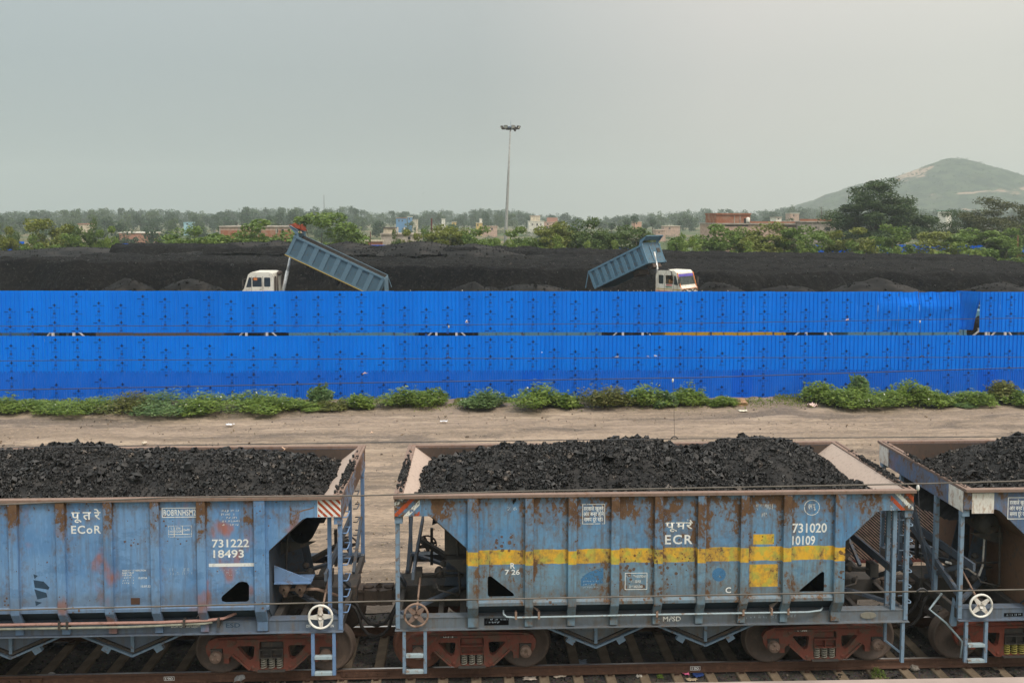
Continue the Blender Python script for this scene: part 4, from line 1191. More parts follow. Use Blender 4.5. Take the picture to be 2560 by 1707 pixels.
def bush_mesh(seed, n=1500, leaf=.075, kind='round'):
    """unit bush: about 1 wide, 1 high, foot at 0"""
    rg = np.random.default_rng(seed)
    lob = []
    k = 9
    for i in range(k):
        a = rg.uniform(0, 2 * math.pi); r = .34 * math.sqrt(rg.random())
        if kind == 'tall': r *= .55
        h = (1 - (r / .5) ** 2) * rg.uniform(.5, .95)
        lob.append((r * math.cos(a), r * math.sin(a), h * .62, rg.uniform(.16, .26), h * .42))
    P = []
    for cx, cy, cz, rr, hz in lob:
        m = n // k
        d = rg.normal(size=(m, 3)); d /= np.linalg.norm(d, axis=1, keepdims=True)
        d *= rg.uniform(.55, 1.08, (m, 1))
        p = d * np.array([rr, rr, max(.12, hz)]) + np.array([cx, cy, cz])
        P.append(p)
    for q in range(7):                                                # shoots that stand out of the outline
        a = rg.uniform(0, 2 * math.pi); r = rg.uniform(.05, .36)
        top = rg.uniform(.75, 1.12) * (1 - r * .8)
        m = 26; tt = rg.uniform(.3, 1, m)
        P.append(np.c_[r * math.cos(a) + rg.normal(0, .035, m), r * math.sin(a) + rg.normal(0, .035, m), tt * top])
    P = np.concatenate(P); P = P[P[:, 2] > .015]
    P[:, 2] /= np.percentile(P[:, 2], 99); P[:, :2] /= 2 * np.percentile(np.abs(P[:, 0]), 97.5)
    V, F = leaves(P, leaf, rg, .7, .5)
    return V, F, rg, P

def make_bush(name, label, cat, loc, w, h, seed, mat, tall=False, group=None, leaf=.11, n=1700):
    root = thing(name, label, cat, loc, 0, group)
    V, F, rg, P = bush_mesh(seed, n, leaf / w, 'tall' if tall else 'round')
    o = link('foliage', mesh_np('foliage', V * np.array([w, w * .8, 1]) * np.array([1, 1, h]) / np.array([1, 1, 1]), F, mat), root)
    m = MB()
    for i in range(6):
        a = rg.uniform(0, 6.28); r = rg.uniform(.1, .35) * w
        m.tube([(0, 0, -.05), (r * .4 * math.cos(a), r * .4 * math.sin(a), h * .35), (r * math.cos(a), r * math.sin(a), h * .8)], [.015, .01, .004], 5)
    m.build('stem', M['stem'], root)
    if n > 900:
        q = P[(P[:, 2] > .35)]; q = q[rg.integers(0, len(q), 22)] * np.array([w, w * .8, h]) * 1.03
        V, F = leaves(q, .035, rg, .9, 1.0)
        link('blossom', mesh_np('blossom', V, F, M['flower']), root)
    return root

FY = 43.0                                                             # the fence line
bl = [(14, 990, 120, 'left of the row, at the photo edge'), (105, 1003, 120, ''), (205, 996, 140, ''), (325, 984, 140, ''), (432, 982, 130, ''), (535, 986, 120, ''), (618, 983, 110, ''), (690, 992, 90, ''),
      (763, 1006, 90, ''), (807, 963, 52, 't'), (830, 1004, 80, ''), (893, 988, 70, ''), (1013, 973, 118, ''), (1087, 972, 56, 't'), (1213, 974, 100, ''), (1345, 966, 125, ''), (1415, 984, 60, ''), (1510, 968, 130, ''), (1622, 964, 100, ''),
      (1664, 980, 50, ''), (1718, 964, 84, ''), (1808, 992, 70, ''), (2045, 957, 64, 't'), (2085, 972, 100, ''), (2144, 941, 40, 't'), (2165, 972, 120, ''), (2232, 980, 90, ''), (2275, 953, 84, ''), (2325, 975, 80, ''), (2385, 1000, 70, ''), (2445, 978, 96, ''), (2503, 954, 62, 't'), (2540, 976, 60, '')]
PLACE = ['{} bush at the far left end of the row along the blue fence', '{} bush second from the far left along the blue fence', '{} bush left of the tall left crest in the hedge along the fence', '{} bush forming the highest crest of the left hedge by the fence', '{} bush right of the left crest, in the hedge by the fence',
         '{} bush under the cream cab, in the hedge by the fence', '{} bush below the cream cab truck tipper, in the hedge by the fence', '{} bush closing the right end of the left hedge', '{} low bush at the foot of the single tall shoot', '{} single tall leafy shoot standing out left of the middle', '{} low bush right of the tall shoot',
         '{} small peaked bush between the tall shoot and the big round bush', '{} big round bush standing alone left of the middle', '{} slim tall bush touching the big round bush on its right', '{} rounded bush below the floodlight mast', '{} wide bush just right of the floodlight mast', '{} small bush squeezed between two wide bushes, right of the mast',
         '{} wide bush below the sky blue tipper body', '{} upright bush left of the hanging wire dropper', '{} small bush right beside the hanging wire dropper', '{} open bluish bush right of the wire dropper', '{} low bush beside the brown rubble stones', '{} upright shoot at the left end of the right hedge', '{} spreading bush filling the left end of the right hedge', '{} thin shoot rising highest over the right hedge',
         '{} wide bush under the highest thin shoot', '{} bush in the middle of the right hedge', '{} bluish bush with a ragged top in the right hedge', '{} bush right of the ragged bluish one', '{} lowest bush in the dip of the right hedge', '{} rounded bush right of the dip in the right hedge', '{} pointed tall bush near the right photo edge', '{} last bush at the right photo edge']
for i, ((u, v, w, k), pl) in enumerate(zip(bl, PLACE)):
    base = atZ(u, 1030 - u / 2560 * 12 - (10 if k == 't' else random.uniform(0, 6)) - (4 if u > 750 else -2), -.30)
    Yb = min(base.y, FY - .5)
    top = atY(u, v, Yb); x = top.x
    sc = Yb / FPX
    make_bush('bush', pl.format('bluish green' if i % 5 == 4 else 'green'), 'bush', (x, Yb, -.32), w * sc * (1.3 if u < 720 or u > 2030 else 1.12), (top.z + .32), 100 + i, M['bush_b'] if i % 5 == 4 else M['bush_d'] if i % 7 == 3 else M['bush'], k == 't', 'bushes along the foot of the blue fence', n=int(1100 + w * 17))
# low weeds under and between the bushes
n = 34000
wx = RNG.uniform(-24, 30, n); wy = FY - .15 - np.abs(RNG.normal(0, 1, n)) * 1.0
wd = fbm(wx, wy, .5, 3, 71)
ok = (wy > 39.9) & (wd > -.15 + .5 * (wx > 12) * (wx < 15))
P = np.c_[wx, wy, -.30 + RNG.uniform(0, .16, n) * (1 + wd)][ok]
V, F = leaves(P, .06, RNG, .5, .4)
tag(link('grass', mesh_np('grass', V, F, M['weed'])), 'low yellow green weeds along the foot of the fence', 'grass', kind='stuff')
for (u, v, lab, w) in ((2195, 1690, 'small green tuft on the ballast by the right bogie of the middle wagon', .30), (1652, 1676, 'tiny green seedling beside the near rail, right of the middle', .12), (890, 1685, 'small green weed beside the rail between the left and middle wagons', .20), (1650, 1690, 'green leaf rosette near the pink rag', .10)):
    p = onground(u, v)
    make_bush('weed', lab, 'plant', (p.x, p.y, -.22), w, w * .55, int(u), M['bush'], False, 'weeds beside the near rail', leaf=.022, n=220)

# ------------------------------------------------------------------ blue sheet fence
def sheet_mat(name, c1, c2, dust, damt):
    t = NT(name); v = t.mapping()
    rv = t.rand()
    col = t.mix(rv, c1, c2)
    n = t.noise(t.mapping((6, 1, .5)), 2.2, 6, .65)
    col = t.mix(t.math('MULTIPLY', t.step(n, .48, .75), damt), col, dust)
    n2 = t.noise(v, .9, 3)
    col = t.mix(t.step(n2, .3, .7, .25, 0), col, tuple(x * .7 for x in c1))
    t.base(col, .6, .08); return t.m
M['sheet'] = sheet_mat('blue_sheet', (0, .180, .78), (0, .210, .86), (.01, .20, .60), .4)
M['sheet_low'] = sheet_mat('dusty_blue_sheet', (.003, .132, .66), (.006, .150, .70), (.09, .18, .50), .42)
M['sheet_new'] = sheet_mat('bright_blue_sheet', (.002, .115, .66), (.002, .125, .68), (.05, .17, .6), .1)
M['print'] = plain('dark_blue_print', (.003, .022, .11), .6, .2)
M['print_f'] = plain('faint_blue_print', (.004, .062, .30), .5, .3)
PW = 1.062
def sheet_prof(n, d, w=.03):
    pts = [(0, 0)]
    for i in range(n):
        x = PW * (i + .5) / n
        pts += [(x - w, 0), (x - w * .6, -d), (x + w * .6, -d), (x + w, 0)]
    pts.append((PW, 0)); return pts
def sheet_mesh(prof, h, nz=1):
    V = [(x, y, h * k / nz) for k in range(nz + 1) for x, y in prof]; m = len(prof)
    return np.array(V), np.array([(k * m + i, k * m + i + 1, (k + 1) * m + i + 1, (k + 1) * m + i) for k in range(nz) for i in range(m - 1)])
def print_mesh(z0, z1, ph):
    m = MB(); f_ = MB(); x = PW * .5; y = -.0462
    z = z0 + ph
    while z < z1 - .1:
        if z > z0 + .12:
            m.add([(x - .10, y, z), (x - .02, y, z - .026), (x + .012, y, z - .10), (x + .04, y, z - .028), (x + .11, y, z + .002), (x + .04, y, z + .028), (x + .012, y, z + .10), (x - .02, y, z + .026)], [list(range(8))])
        if z - .125 > z0: m.box(x - .27, x - .085, y, y + .001, z - .14, z - .108)
        if z - .125 > z0: f_.box(x + .08, x + .28, y, y + .001, z - .135, z - .112)
        if z - .26 > z0: m.box(x - .05, x + .05, y, y + .001, z - .272, z - .25); f_.box(x - .06, x + .06, y, y + .001, z - .45, z - .36)
        if z - .32 > z0: f_.box(x - .05, x + .05, y, y + .001, z - .318, z - .308); f_.box(x - .04, x + .04, y, y + .001, z - .35, z - .34)
        if z - .55 > z0: m.box(x - .075, x - .05, y, y + .001, z - .555, z - .53)
        if z - .6 > z0: f_.box(x - .17, x + .12, y, y + .001, z - .612, z - .592)
        z += .845
    return m, f_
zt = lambda u, v: atY(u, v, FY).z
fence = thing('sheet_fence', 'long blue corrugated sheet fence printed with dark marks, split by a narrow gap', 'fence', (0, FY, 0))
def line_z(vl, vr, x):
    xl, xr = atY(0, 800, FY).x, atY(2560, 800, FY).x
    return zt(0, vl) + (zt(2560, vr) - zt(0, vl)) * (x - xl) / (xr - xl)
P_UP = sheet_prof(5, .045, .026); P_LO = sheet_prof(5, .045, .026); P_BA = sheet_prof(9, .02, .022)
VAR = {}
xl = atY(26, 800, FY).x - PW * .5
i0 = -3
for i in range(i0, 53):
    x = xl + i * PW
    u = 1280 + (x + PW / 2 - math.tan(YAW) * FY) / FY * FPX
    ztop, zg1 = line_z(727, 729.5, x), line_z(832, 830, x)
    zg2, zst = line_z(840, 837.5, x), line_z(928, 923, x)
    for nm, za, zb, pr, mt in (('upper_sheet', zg1, ztop, P_UP, M['sheet']), ('lower_sheet', zst - .1, zg2, P_LO, M['sheet']), ('base_sheet', -.33, zst, P_BA, M['sheet_low'])):
        h = zb - za
        crump = nm == 'upper_sheet' and 2215 < u < 2445
        bent = nm == 'upper_sheet' and 2446 < u < 2500
        V, F = sheet_mesh(pr, h, 14 if crump or bent else 1)
        if crump:
            a = .5 + .5 * math.sin((u - 2215) / 230 * math.pi)
            f = (V[:, 2] / h)
            V[:, 1] += .05 * a * fbm(V[:, 0] * .9 + i, V[:, 2] * 1.3, 1.2, 3, 200 + i) + (-.05 * np.exp(-((f - .62) / .2) ** 2) + .22 * np.clip(f - .72, 0, 1)) * a
            V[:, 2] -= .07 * a * np.clip(f - .8, 0, 1) * 3 * np.abs(vnoise(V[:, 0] * 3 + i, V[:, 2] * 0, 5))
        if bent:
            f = V[:, 2] / h
            V[:, 1] += (PW - V[:, 0]) * (.30 + .25 * f) + (1 - f) * .55 + .06 * fbm(V[:, 0] * 1.5, V[:, 2], 1.3, 3, 333)
            V[:, 0] += (PW - V[:, 0]) * .10 + (f - .5) * .06; V[:, 2] = V[:, 2] * .98 + .04
        ph = round(random.uniform(.1, .94), 1)
        key = (nm, round(h, 2), ph)
        if crump or bent or key not in VAR:
            mb = MB().add(V, F)
            ns = len(mb.f)
            a_, b_ = print_mesh(0, h - .03, ph)
            if not bent:
                if crump: a_.v = [(q[0], q[1] - .07, q[2]) for q in a_.v]
                mb.add(a_.v, a_.f)
                if not crump: mb.add(b_.v, b_.f)
            me = mb.mesh(nm, mt); me.materials.append(M['print']); me.materials.append(M['print_f'])
            mi = np.zeros(len(mb.f), np.int32); mi[ns:ns + len(a_.f)] = 1; mi[ns + len(a_.f):] = 2
            me.polygons.foreach_set('material_index', mi)
            if not (crump or bent): VAR[key] = me
        else: me = VAR[key]
        if nm == 'base_sheet' and (1828 < u < 1880 or 2472 < u < 2535 or 1330 < u < 1350): me = me.copy(); me.materials[0] = M['sheet_new']
        # the joints differ by a few millimetres from sheet to sheet, as hung
        o = link(nm, me, fence, (x, (-.008 if nm == 'base_sheet' else 0) - .002 * (i % 2) + random.uniform(-.006, .006), za + random.uniform(-.006, .012)), (0, random.uniform(-.0015, .0015), 0))
M['bare'] = plain('pale_angle_iron', (.55, .50, .42), .7)
for i in range(0, 53, 3):
    x = xl + i * PW
    MB().box(x - .04, x + .04, .06, .14, -.4, line_z(727, 729, x) - .1).build('fence_post', M['under_b'], fence)
xb = atY(2447, 823, FY).x
MB().box(xb, xb + .75, .05, .10, zt(2447, 826), zt(2447, 820.5)).box(xb + .5, xb + .62, .05, .10, zt(2447, 845), zt(2447, 826)).bar((xb + .62, .08, zt(2447, 845)), (xb + .95, .08, zt(2447, 828)), .06).build('gap_frame', M['bare'], fence)

# ------------------------------------------------------------------ slatted screen standing behind the track, seen between the wagons
sc0 = atY(2100, 1397, 22.3)
xa, xe = sc0.x, atY(2400, 1397, 22.3).x
scr = thing('slatted_screen', 'pinkish slatted screen with dark slanting slits, between the middle and right wagons', 'screen', (xa, 22.3, -.36))
Wd, Hd = xe - xa, 2.15
MB().box(0, Wd, .03, .05, .05, Hd).build('board', plain('pinkish_board', (.80, .60, .49), .85), scr)
m = MB()
a = -Hd
while a < Wd:
    # bars running down to the right, clipped to the frame
    p0, p1 = [a, Hd], [a + Hd * 1.1, 0.05]
    if p0[0] < 0: tt = -p0[0] / (p1[0] - p0[0]); p0 = [0, Hd + (p1[1] - Hd) * tt]
    if p1[0] > Wd: tt = (Wd - p0[0]) / (p1[0] - p0[0]); p1 = [Wd, p0[1] + (p1[1] - p0[1]) * tt]
    if p1[0] - p0[0] > .05: m.bar((p0[0], .015, p0[1]), (p1[0], .015, p1[1]), .012, .024)
    a += .090
m.build('slats', M['black'], scr)
FRM = rusty_metal('dark_red_frame', (.10, .03, .025), .4)
for za_ in (-.02, Hd): MB().box(-.03, Wd + .03, -.03, .06, za_, za_ + .07).build('screen_rail', FRM, scr)

# ------------------------------------------------------------------ overhead wires
M['wire'] = plain('brown_grey_wire', (.11, .095, .08), .6, .3)
M['wire_d'] = plain('dark_wire', (.045, .045, .05), .6, .3)
M['insul'] = plain('white_clamp', (.6, .58, .54), .5)
def extend(pts, Y):
    q = [atY(u, v, Y) for u, v in pts]
    d0 = (q[0] - q[1]).normalized(); d1 = (q[-1] - q[-2]).normalized()
    return [q[0] + d0 * 22] + q + [q[-1] + d1 * 22]
def overhead(label, Y, up, lo, drops, r, mat):
    t = thing('overhead_line', label, 'overhead wire', (0, 0, 0), 0, 'overhead wires above the tracks')
    MB().tube(extend(up, Y), r * .95, 7).build('catenary_wire', mat, t)
    MB().tube(extend(lo, Y), r, 7).build('contact_wire', mat, t)
    for (u1, v1, u2, v2) in drops:
        a, b = atY(u1, v1, Y), atY(u2, v2, Y)
        d = MB().tube([a, a * .5 + b * .5 + Vector((.006, 0, 0)), b], r * .38, 5).build('dropper', M['wire_d'], t)
        MB().sphere(a - Vector((0, 0, .035)), (.016, .016, .03), 8, 5).build('clamp', M['insul'] if r < .0069 else mat, d)
        MB().tube([b + Vector((-.05, 0, .004)), b + Vector((-.012, 0, .03)), b + Vector((.012, 0, .03)), b + Vector((.05, 0, .004))], .009, 6).build('clip', M['wire_d'], d)
    return t
overhead('nearest pair of overhead wires, crossing in front of the wagon sides', 7.4,
         [(0, 1261), (419, 1243.6), (900, 1238.6), (1279, 1228), (1720, 1219.7), (2293, 1209), (2560, 1201.7)],
         [(0, 1524.8), (940, 1502.6), (1720, 1488), (2560, 1473)], [(2295, 1209, 2305, 1479)], .0068, M['wire'])
overhead('middle pair of overhead wires, one over the bushes and one along the coal heaps', 12.5,
         [(0, 975), (450, 966.5), (900, 957), (1750, 943.7), (2560, 919)],
         [(0, 1119), (940, 1105.7), (1720, 1096), (2560, 1091)], [(1682, 945, 1686, 1096)], .0066, M['wire_d'])
overhead('farthest pair of overhead wires, both crossing the blue fence', YC,
         [(0, 815.5), (900, 813.5), (1750, 808), (2560, 795)],
         [(0, 902), (900, 897), (1750, 894), (2560, 893)], [(1122, 812.5, 1121, 896), (2300, 800, 2305, 893.2)], .0064, M['wire_d'])
# concrete ledge of the footbridge the photograph was taken from
a, b = atY(1480, 1709, 1.1), atY(2700, 1689, 1.1)
led = MB().hexa([a, b, b + Vector((0, -.5, -.02)), a + Vector((0, -.5, -.02))], [a - Vector((0, 0, .4)), b - Vector((0, 0, .4)), b + Vector((0, -.5, -.4)), a + Vector((0, -.5, -.4))])
tag(led.build('bridge_ledge', plain('dusty_concrete_ledge', (.27, .215, .19), .9)), 'grey brown concrete ledge along the bottom right edge', 'ledge')
# ------------------------------------------------------------------ coal yard behind the fence
M['coal_yard'] = None
def yard_mat():
    t = coal_mat('coal_yard_fines', (.026, .0245, .0245), 6, gloss=.8)
    v = t.mapping((.35, 1, 1))
    n = t.noise(v, .35, 7, .65)
    n2 = t.noise(t.mapping(), 4.0, 6, .75)
    t.b.inputs['Specular IOR Level'].default_value = .08
    col = t.mix(t.step(n, .38, .62), (.0035, .0035, .0042), (.010, .0094, .009))
    col = t.mix(t.math('MULTIPLY', t.step(n2, .52, .64), .6), col, (.048, .044, .042))
    t._in(t.b, 'Base Color', col); n5 = t.noise(t.mapping(), 9, 5, .75); t.bump(t.math('ADD', n2, t.math('MULTIPLY', n5, .6)), 1.0, .22)
    return t.m
M['coal_yard'] = yard_mat()
M['coal_tip'] = coal_mat('fresh_tipped_coal', (.0045, .0043, .0043), 5, gloss=.8); M['coal_tip'].b.inputs['Specular IOR Level'].default_value = .15; M['coal_tip'] = M['coal_tip'].m
CU = [0, 300, 500, 900, 1150, 1400, 1800, 2150, 2560]
CA = [646, 648, 650, 660, 664, 664, 676, 678, 680]
CB = [617, 614, 616.5, 621, 621, 628, 636, 641, 642]
xs = np.arange(-40, 58.1, .2); ys = np.arange(53.4, 112, .2)
X, Y = np.meshgrid(xs, ys)
U = 1280 + (X / Y - math.tan(YAW)) * FPX
zA = CH - (np.interp(U, CU, CA) - 543) / FPX * 72
zB = CH - (np.interp(U, CU, CB) - 543) / FPX * 97
ss = lambda a: (lambda q: q * q * (3 - 2 * q))(np.clip(a, 0, 1))
wA = 1.7 * fbm(X, Y * 0, .10, 3, 61); wB = 1.8 * fbm(X, Y * 0, .09, 3, 67)
Zc = 2.3 * ss((Y - 53.6) / 1.0) - .4 * (Y < 53.6)
fA = ss((Y - 69.2 - wA) / 2.6); fB = ss((Y - 94 - wB) / 2.2)
Zc = np.where(fA > 0, 2.3 + (zA - .12 - 2.3) * fA, Zc)
dip = ss((Y - 73 - wA) / 12) * (1 - fB) * np.clip((1500 - U) / 900, 0, 1)
Zc = np.where(Y > 72 + wA, zA - .12 - .45 * dip, Zc)
Zc = Zc + np.where(fB > 0, (zB - Zc) * fB, 0)
Zc = Zc - 6.5 * ss((Y - 100.5 - 1.2 * fbm(X, Y * 0, .08, 2, 69) - 2.5) / 5)
rough = fbm(X, Y, .45, 5, 81)
Zc += np.where(Y > 55, 1, 0) * (.15 * rough * (1 + 1.5 * (fA * (1 - fA) + fB * (1 - fB)) * 4 * .5) + .13 * np.abs(fbm(X, Y, 1.1, 4, 85)) - .05)
Zc -= .5 * np.abs(fbm(X, Y, .5, 4, 88)) * (fA * (1 - fA) * 4 + fB * (1 - fB) * 4)
V, F = grid(xs, ys, Zc)
tag(link('coal_stockpile', mesh_np('coal_stockpile', V, F, M['coal_yard'], True)), 'broad benched black coal stockpile filling the yard behind the blue fence', 'coal stockpile')
M['coal_chunk'] = lump_mat('yard_lumps', (.010, .0095, .0095), (.036, .034, .033), (.07, .06, .052), 9)
n = 5200
q = RNG.integers(0, len(V), n)
P = V[q]; P = P[P[:, 1] > 55.5]
LV, LF = lumps(P + np.array([0, 0, .02]), np.exp(RNG.normal(math.log(.07), .45, len(P))).clip(.03, .24), RNG, .7)
tag(link('coal_lumps', mesh_np('coal_lumps', LV, LF, M['coal_chunk'])), 'loose coal lumps lying over the stockpile benches', 'coal lumps', kind='stuff')
def coal_heap(u, v, w, Yh, base, label, seed):
    c = atY(u, v + 4, Yh); h = c.z - base; r = w / FPX * Yh * .62
    a = np.linspace(-1.25, 1.25, 44); XX, YY = np.meshgrid(a, a)
    d = np.sqrt(XX ** 2 + YY ** 2) * (1 + .12 * fbm(XX + seed, YY, 1.1, 3, seed))
    Z = h * np.clip(1.06 - d - .12 * np.exp(-(d / .22) ** 2), -.15, 1) + .13 * h * fbm(XX * 2 + seed, YY * 2, 1.1, 5, seed + 2)
    V, F = grid(a * r, a * r * 1.0, Z)
    rg_ = np.random.default_rng(seed); q_ = rg_.integers(0, len(V), 700)
    LV, LF = lumps(V[q_], np.exp(rg_.normal(math.log(.07), .45, 700)).clip(.03, .2), rg_, .7)
    V, F = np.concatenate([V, LV]), np.concatenate([F[:, [0, 1, 2]], F[:, [0, 2, 3]], LF + len(V)])
    return tag(link('coal_heap', mesh_np('coal_heap', V, F, M['coal_tip']), None, (c.x, Yh, base)), label, 'coal heap', 'tipped coal heaps in the yard')
for (u, v, w, Yh, base, lab) in ((603, 596, 190, 99.5, 5.0, 'pointed coal heap on the top bench below the left brick building'), (690, 597, 170, 100, 5.0, 'coal heap on the top bench just left of the blue grey tipper'), (872, 598, 200, 99.5, 4.9, 'coal heap on the top bench right of the blue grey tipper'),
        (1055, 597, 210, 99.5, 4.9, 'coal heap on the top bench under the dark red pole'), (1180, 605, 220, 99, 4.7, 'low wide coal heap left of the floodlight mast'), (185, 611, 300, 100, 4.7, 'low coal heap below the olive trees at the left'),
        (314, 689, 210, 64.5, 2.2, 'low coal heap at the foot of the bench, far left'), (470, 688, 230, 64, 2.2, 'coal heap at the foot of the bench left of the cream cab'), (1183, 699, 220, 64, 2.2, 'low coal heap between the two trucks'), (1340, 694, 260, 65, 2.2, 'coal heap behind the tail of the sky blue tipper'),
        (1807, 697, 210, 64, 2.2, 'coal heap just right of the garlanded cab'), (1981, 699, 250, 63, 2.2, 'coal heap right of the garlanded truck, second from the cab'), (2190, 688, 330, 65, 2.2, 'widest coal heap in front of the right bench'), (2520, 696, 280, 64, 2.2, 'coal heap at the far right end of the yard')):
    coal_heap(u, v, w, Yh, base, lab, int(u))

# ------------------------------------------------------------------ wagons standing behind the fence, seen through the gap
def parked(i, x, bm, label):
    t = thing('parked_wagon', label, 'railway wagon', (x, 51.0, 0), 0, 'wagons standing behind the blue fence')
    m = MB().prism([(-4.85, 3.4), (-4.85, 3.1), (-4.2, 3.1), (-3.55, 2.5), (-3.55, 1.3), (-2.9, .95), (2.9, .95), (3.55, 1.3), (3.55, 2.5), (4.2, 3.1), (4.85, 3.1), (4.85, 3.4)], -1.7, 1.7)
    m.build('body', bm, t)
    for x_ in RIBX: MB().box(x_ - .08, x_ + .08, -1.79, -1.70, 1.3, 3.3).build('side_rib', bm, t)
    for e in (-1, 1):
        MB().box(*sorted((e * 4.72, e * 4.85)), -1.66, -1.56, 1.0, 3.1).build('end_post', M['white_w'], t)
        MB().bar((e * 4.8, -1.5, 2.5), (e * 3.7, -1.1, 1.35), .10, .08).build('brace', M['white_w'], t)
    MB().box(-4.9, 4.9, -1.5, 1.5, .9, 1.2).build('sole_bar', M['under'], t)
    for cx in (-3.45, 3.45):
        for wx in (-1.03, 1.03): MB().lathe([(.05, -.95), (.48, -.92), (.48, -.8), (.06, -.8), (.06, .8), (.48, .8), (.48, .92), (.05, .95)], 'y', (cx + wx, 0, .48), 16).build('wheelset', M['wheel'], t)
    MB().box(-4.9, 4.9, -.3, .3, .9, 1.3).box(4.9, 5.36, -.12, .12, 1.0, 1.2).box(-5.36, -4.9, -.12, .12, 1.0, 1.2).build('draft_sill', M['under'], t)
    return t
M['teal'] = rusty_metal('teal_wagon_paint', (.10, .235, .30), .45, (.13, .10, .08))
M['bluew'] = rusty_metal('dull_blue_wagon_paint', (.045, .12, .20), .5, (.11, .07, .05))
M['yelw'] = rusty_metal('yellow_wagon_paint', (.50, .30, .02), .35, (.18, .10, .04))
M['brownw'] = rusty_metal('brown_blue_wagon_paint', (.11, .085, .07), .5, (.05, .09, .13))
for i, (u, m_, lab) in enumerate(((-15, M['bluew'], 'dull blue wagon behind the fence gap at the far left edge'), (437, M['brownw'], 'brown stained wagon behind the fence gap, under the cream cab truck'), (900, M['teal'], 'teal wagon behind the fence gap, left of the middle'), (1345, M['teal'], 'teal wagon behind the fence gap, below the sky blue tipper'),
                                  (1800, M['yelw'], 'yellow wagon behind the fence gap'), (2253, M['teal'], 'teal wagon behind the fence gap at the right'), (2705, M['bluew'], 'dull blue wagon behind the fence gap at the far right edge'))):
    parked(i, atY(1345, 835, 51).x + (i - 3) * WP, m_, lab)
for s in (-1, 1):
    tag(MB().prism([(51 + s * .8725 + a, b) for a, b in RP], -40, 45, plane='yz').build('rail', M['rail']), ('nearer' if s < 0 else 'farther') + ' rail of the siding behind the blue fence', 'rail', 'rails of the siding')
sg = MB().add([(-60, 45.5, -.3), (70, 45.5, -.3), (70, 54, -.3), (-60, 54, -.3)], [(0, 1, 2, 3)]).build('siding_bed', M['bed']); tag(sg, None, None, kind='structure')

# ------------------------------------------------------------------ tipper trucks
M['cab'] = plain('cream_white_cab', (.74, .70, .60), .4, .5, var=.06, dirt=(.34, .25, .17), dirt_amt=.75, scale=2.2)
M['cab_glass'] = plain('dark_window', (.035, .045, .048), .12, .6)
M['bed_l'] = rusty_metal('blue_grey_tipper', (.105, .175, .225), .25, (.12, .125, .13))
M['bed_r'] = rusty_metal('sky_blue_tipper', (.115, .22, .30), .38, (.125, .105, .10))
M['bay_l'] = rusty_metal('shaded_blue_bay', (.07, .125, .165), .35, (.10, .105, .10))  # darker copy of the tipper blue, shade of the recessed bays painted in
M['bay_r'] = rusty_metal('stained_shaded_bay', (.085, .165, .225), .55, (.12, .09, .075))  # rust stained copy, darkened too for the shade in its recesses
M['bed_in'] = plain('dark_tipper_floor', (.055, .050, .046), .8)
M['yel'] = rusty_metal('yellow_edge', (.50, .34, .06), .35, (.25, .12, .05))
M['tyre'] = plain('black_tyre', (.02, .02, .02), .8)
M['chrome'] = plain('white_ram', (.78, .78, .76), .3, .5)
M['orange'] = plain('orange_garland', (.60, .20, .06), .8)
M['purple'] = plain('violet_sun_band', (.13, .10, .42), .5)
M['redcloth'] = plain('red_orange_tarpaulin', (.15, .032, .016), .85, .1, var=.7, scale=7, dirt=(.02, .015, .015), dirt_amt=.95)
M['red_s'] = plain('red_sticker', (.50, .05, .06), .6); M['green_s'] = plain('green_sticker', (.05, .22, .10), .6)
def tr_glass():
    t = NT('windscreen_glass')
    t.base((.10, .12, .11), .08, .6)
    tp = t.n.new('ShaderNodeBsdfTransparent'); tp.inputs[0].default_value = (.5, .55, .54, 1)
    ms = t.n.new('ShaderNodeMixShader'); ms.inputs[0].default_value = .55
    t.l.new(tp.outputs[0], ms.inputs[1]); t.l.new(t.b.outputs[0], ms.inputs[2]); t.l.new(ms.outputs[0], t.out.inputs[0]); return t.m
M['glass'] = tr_glass()

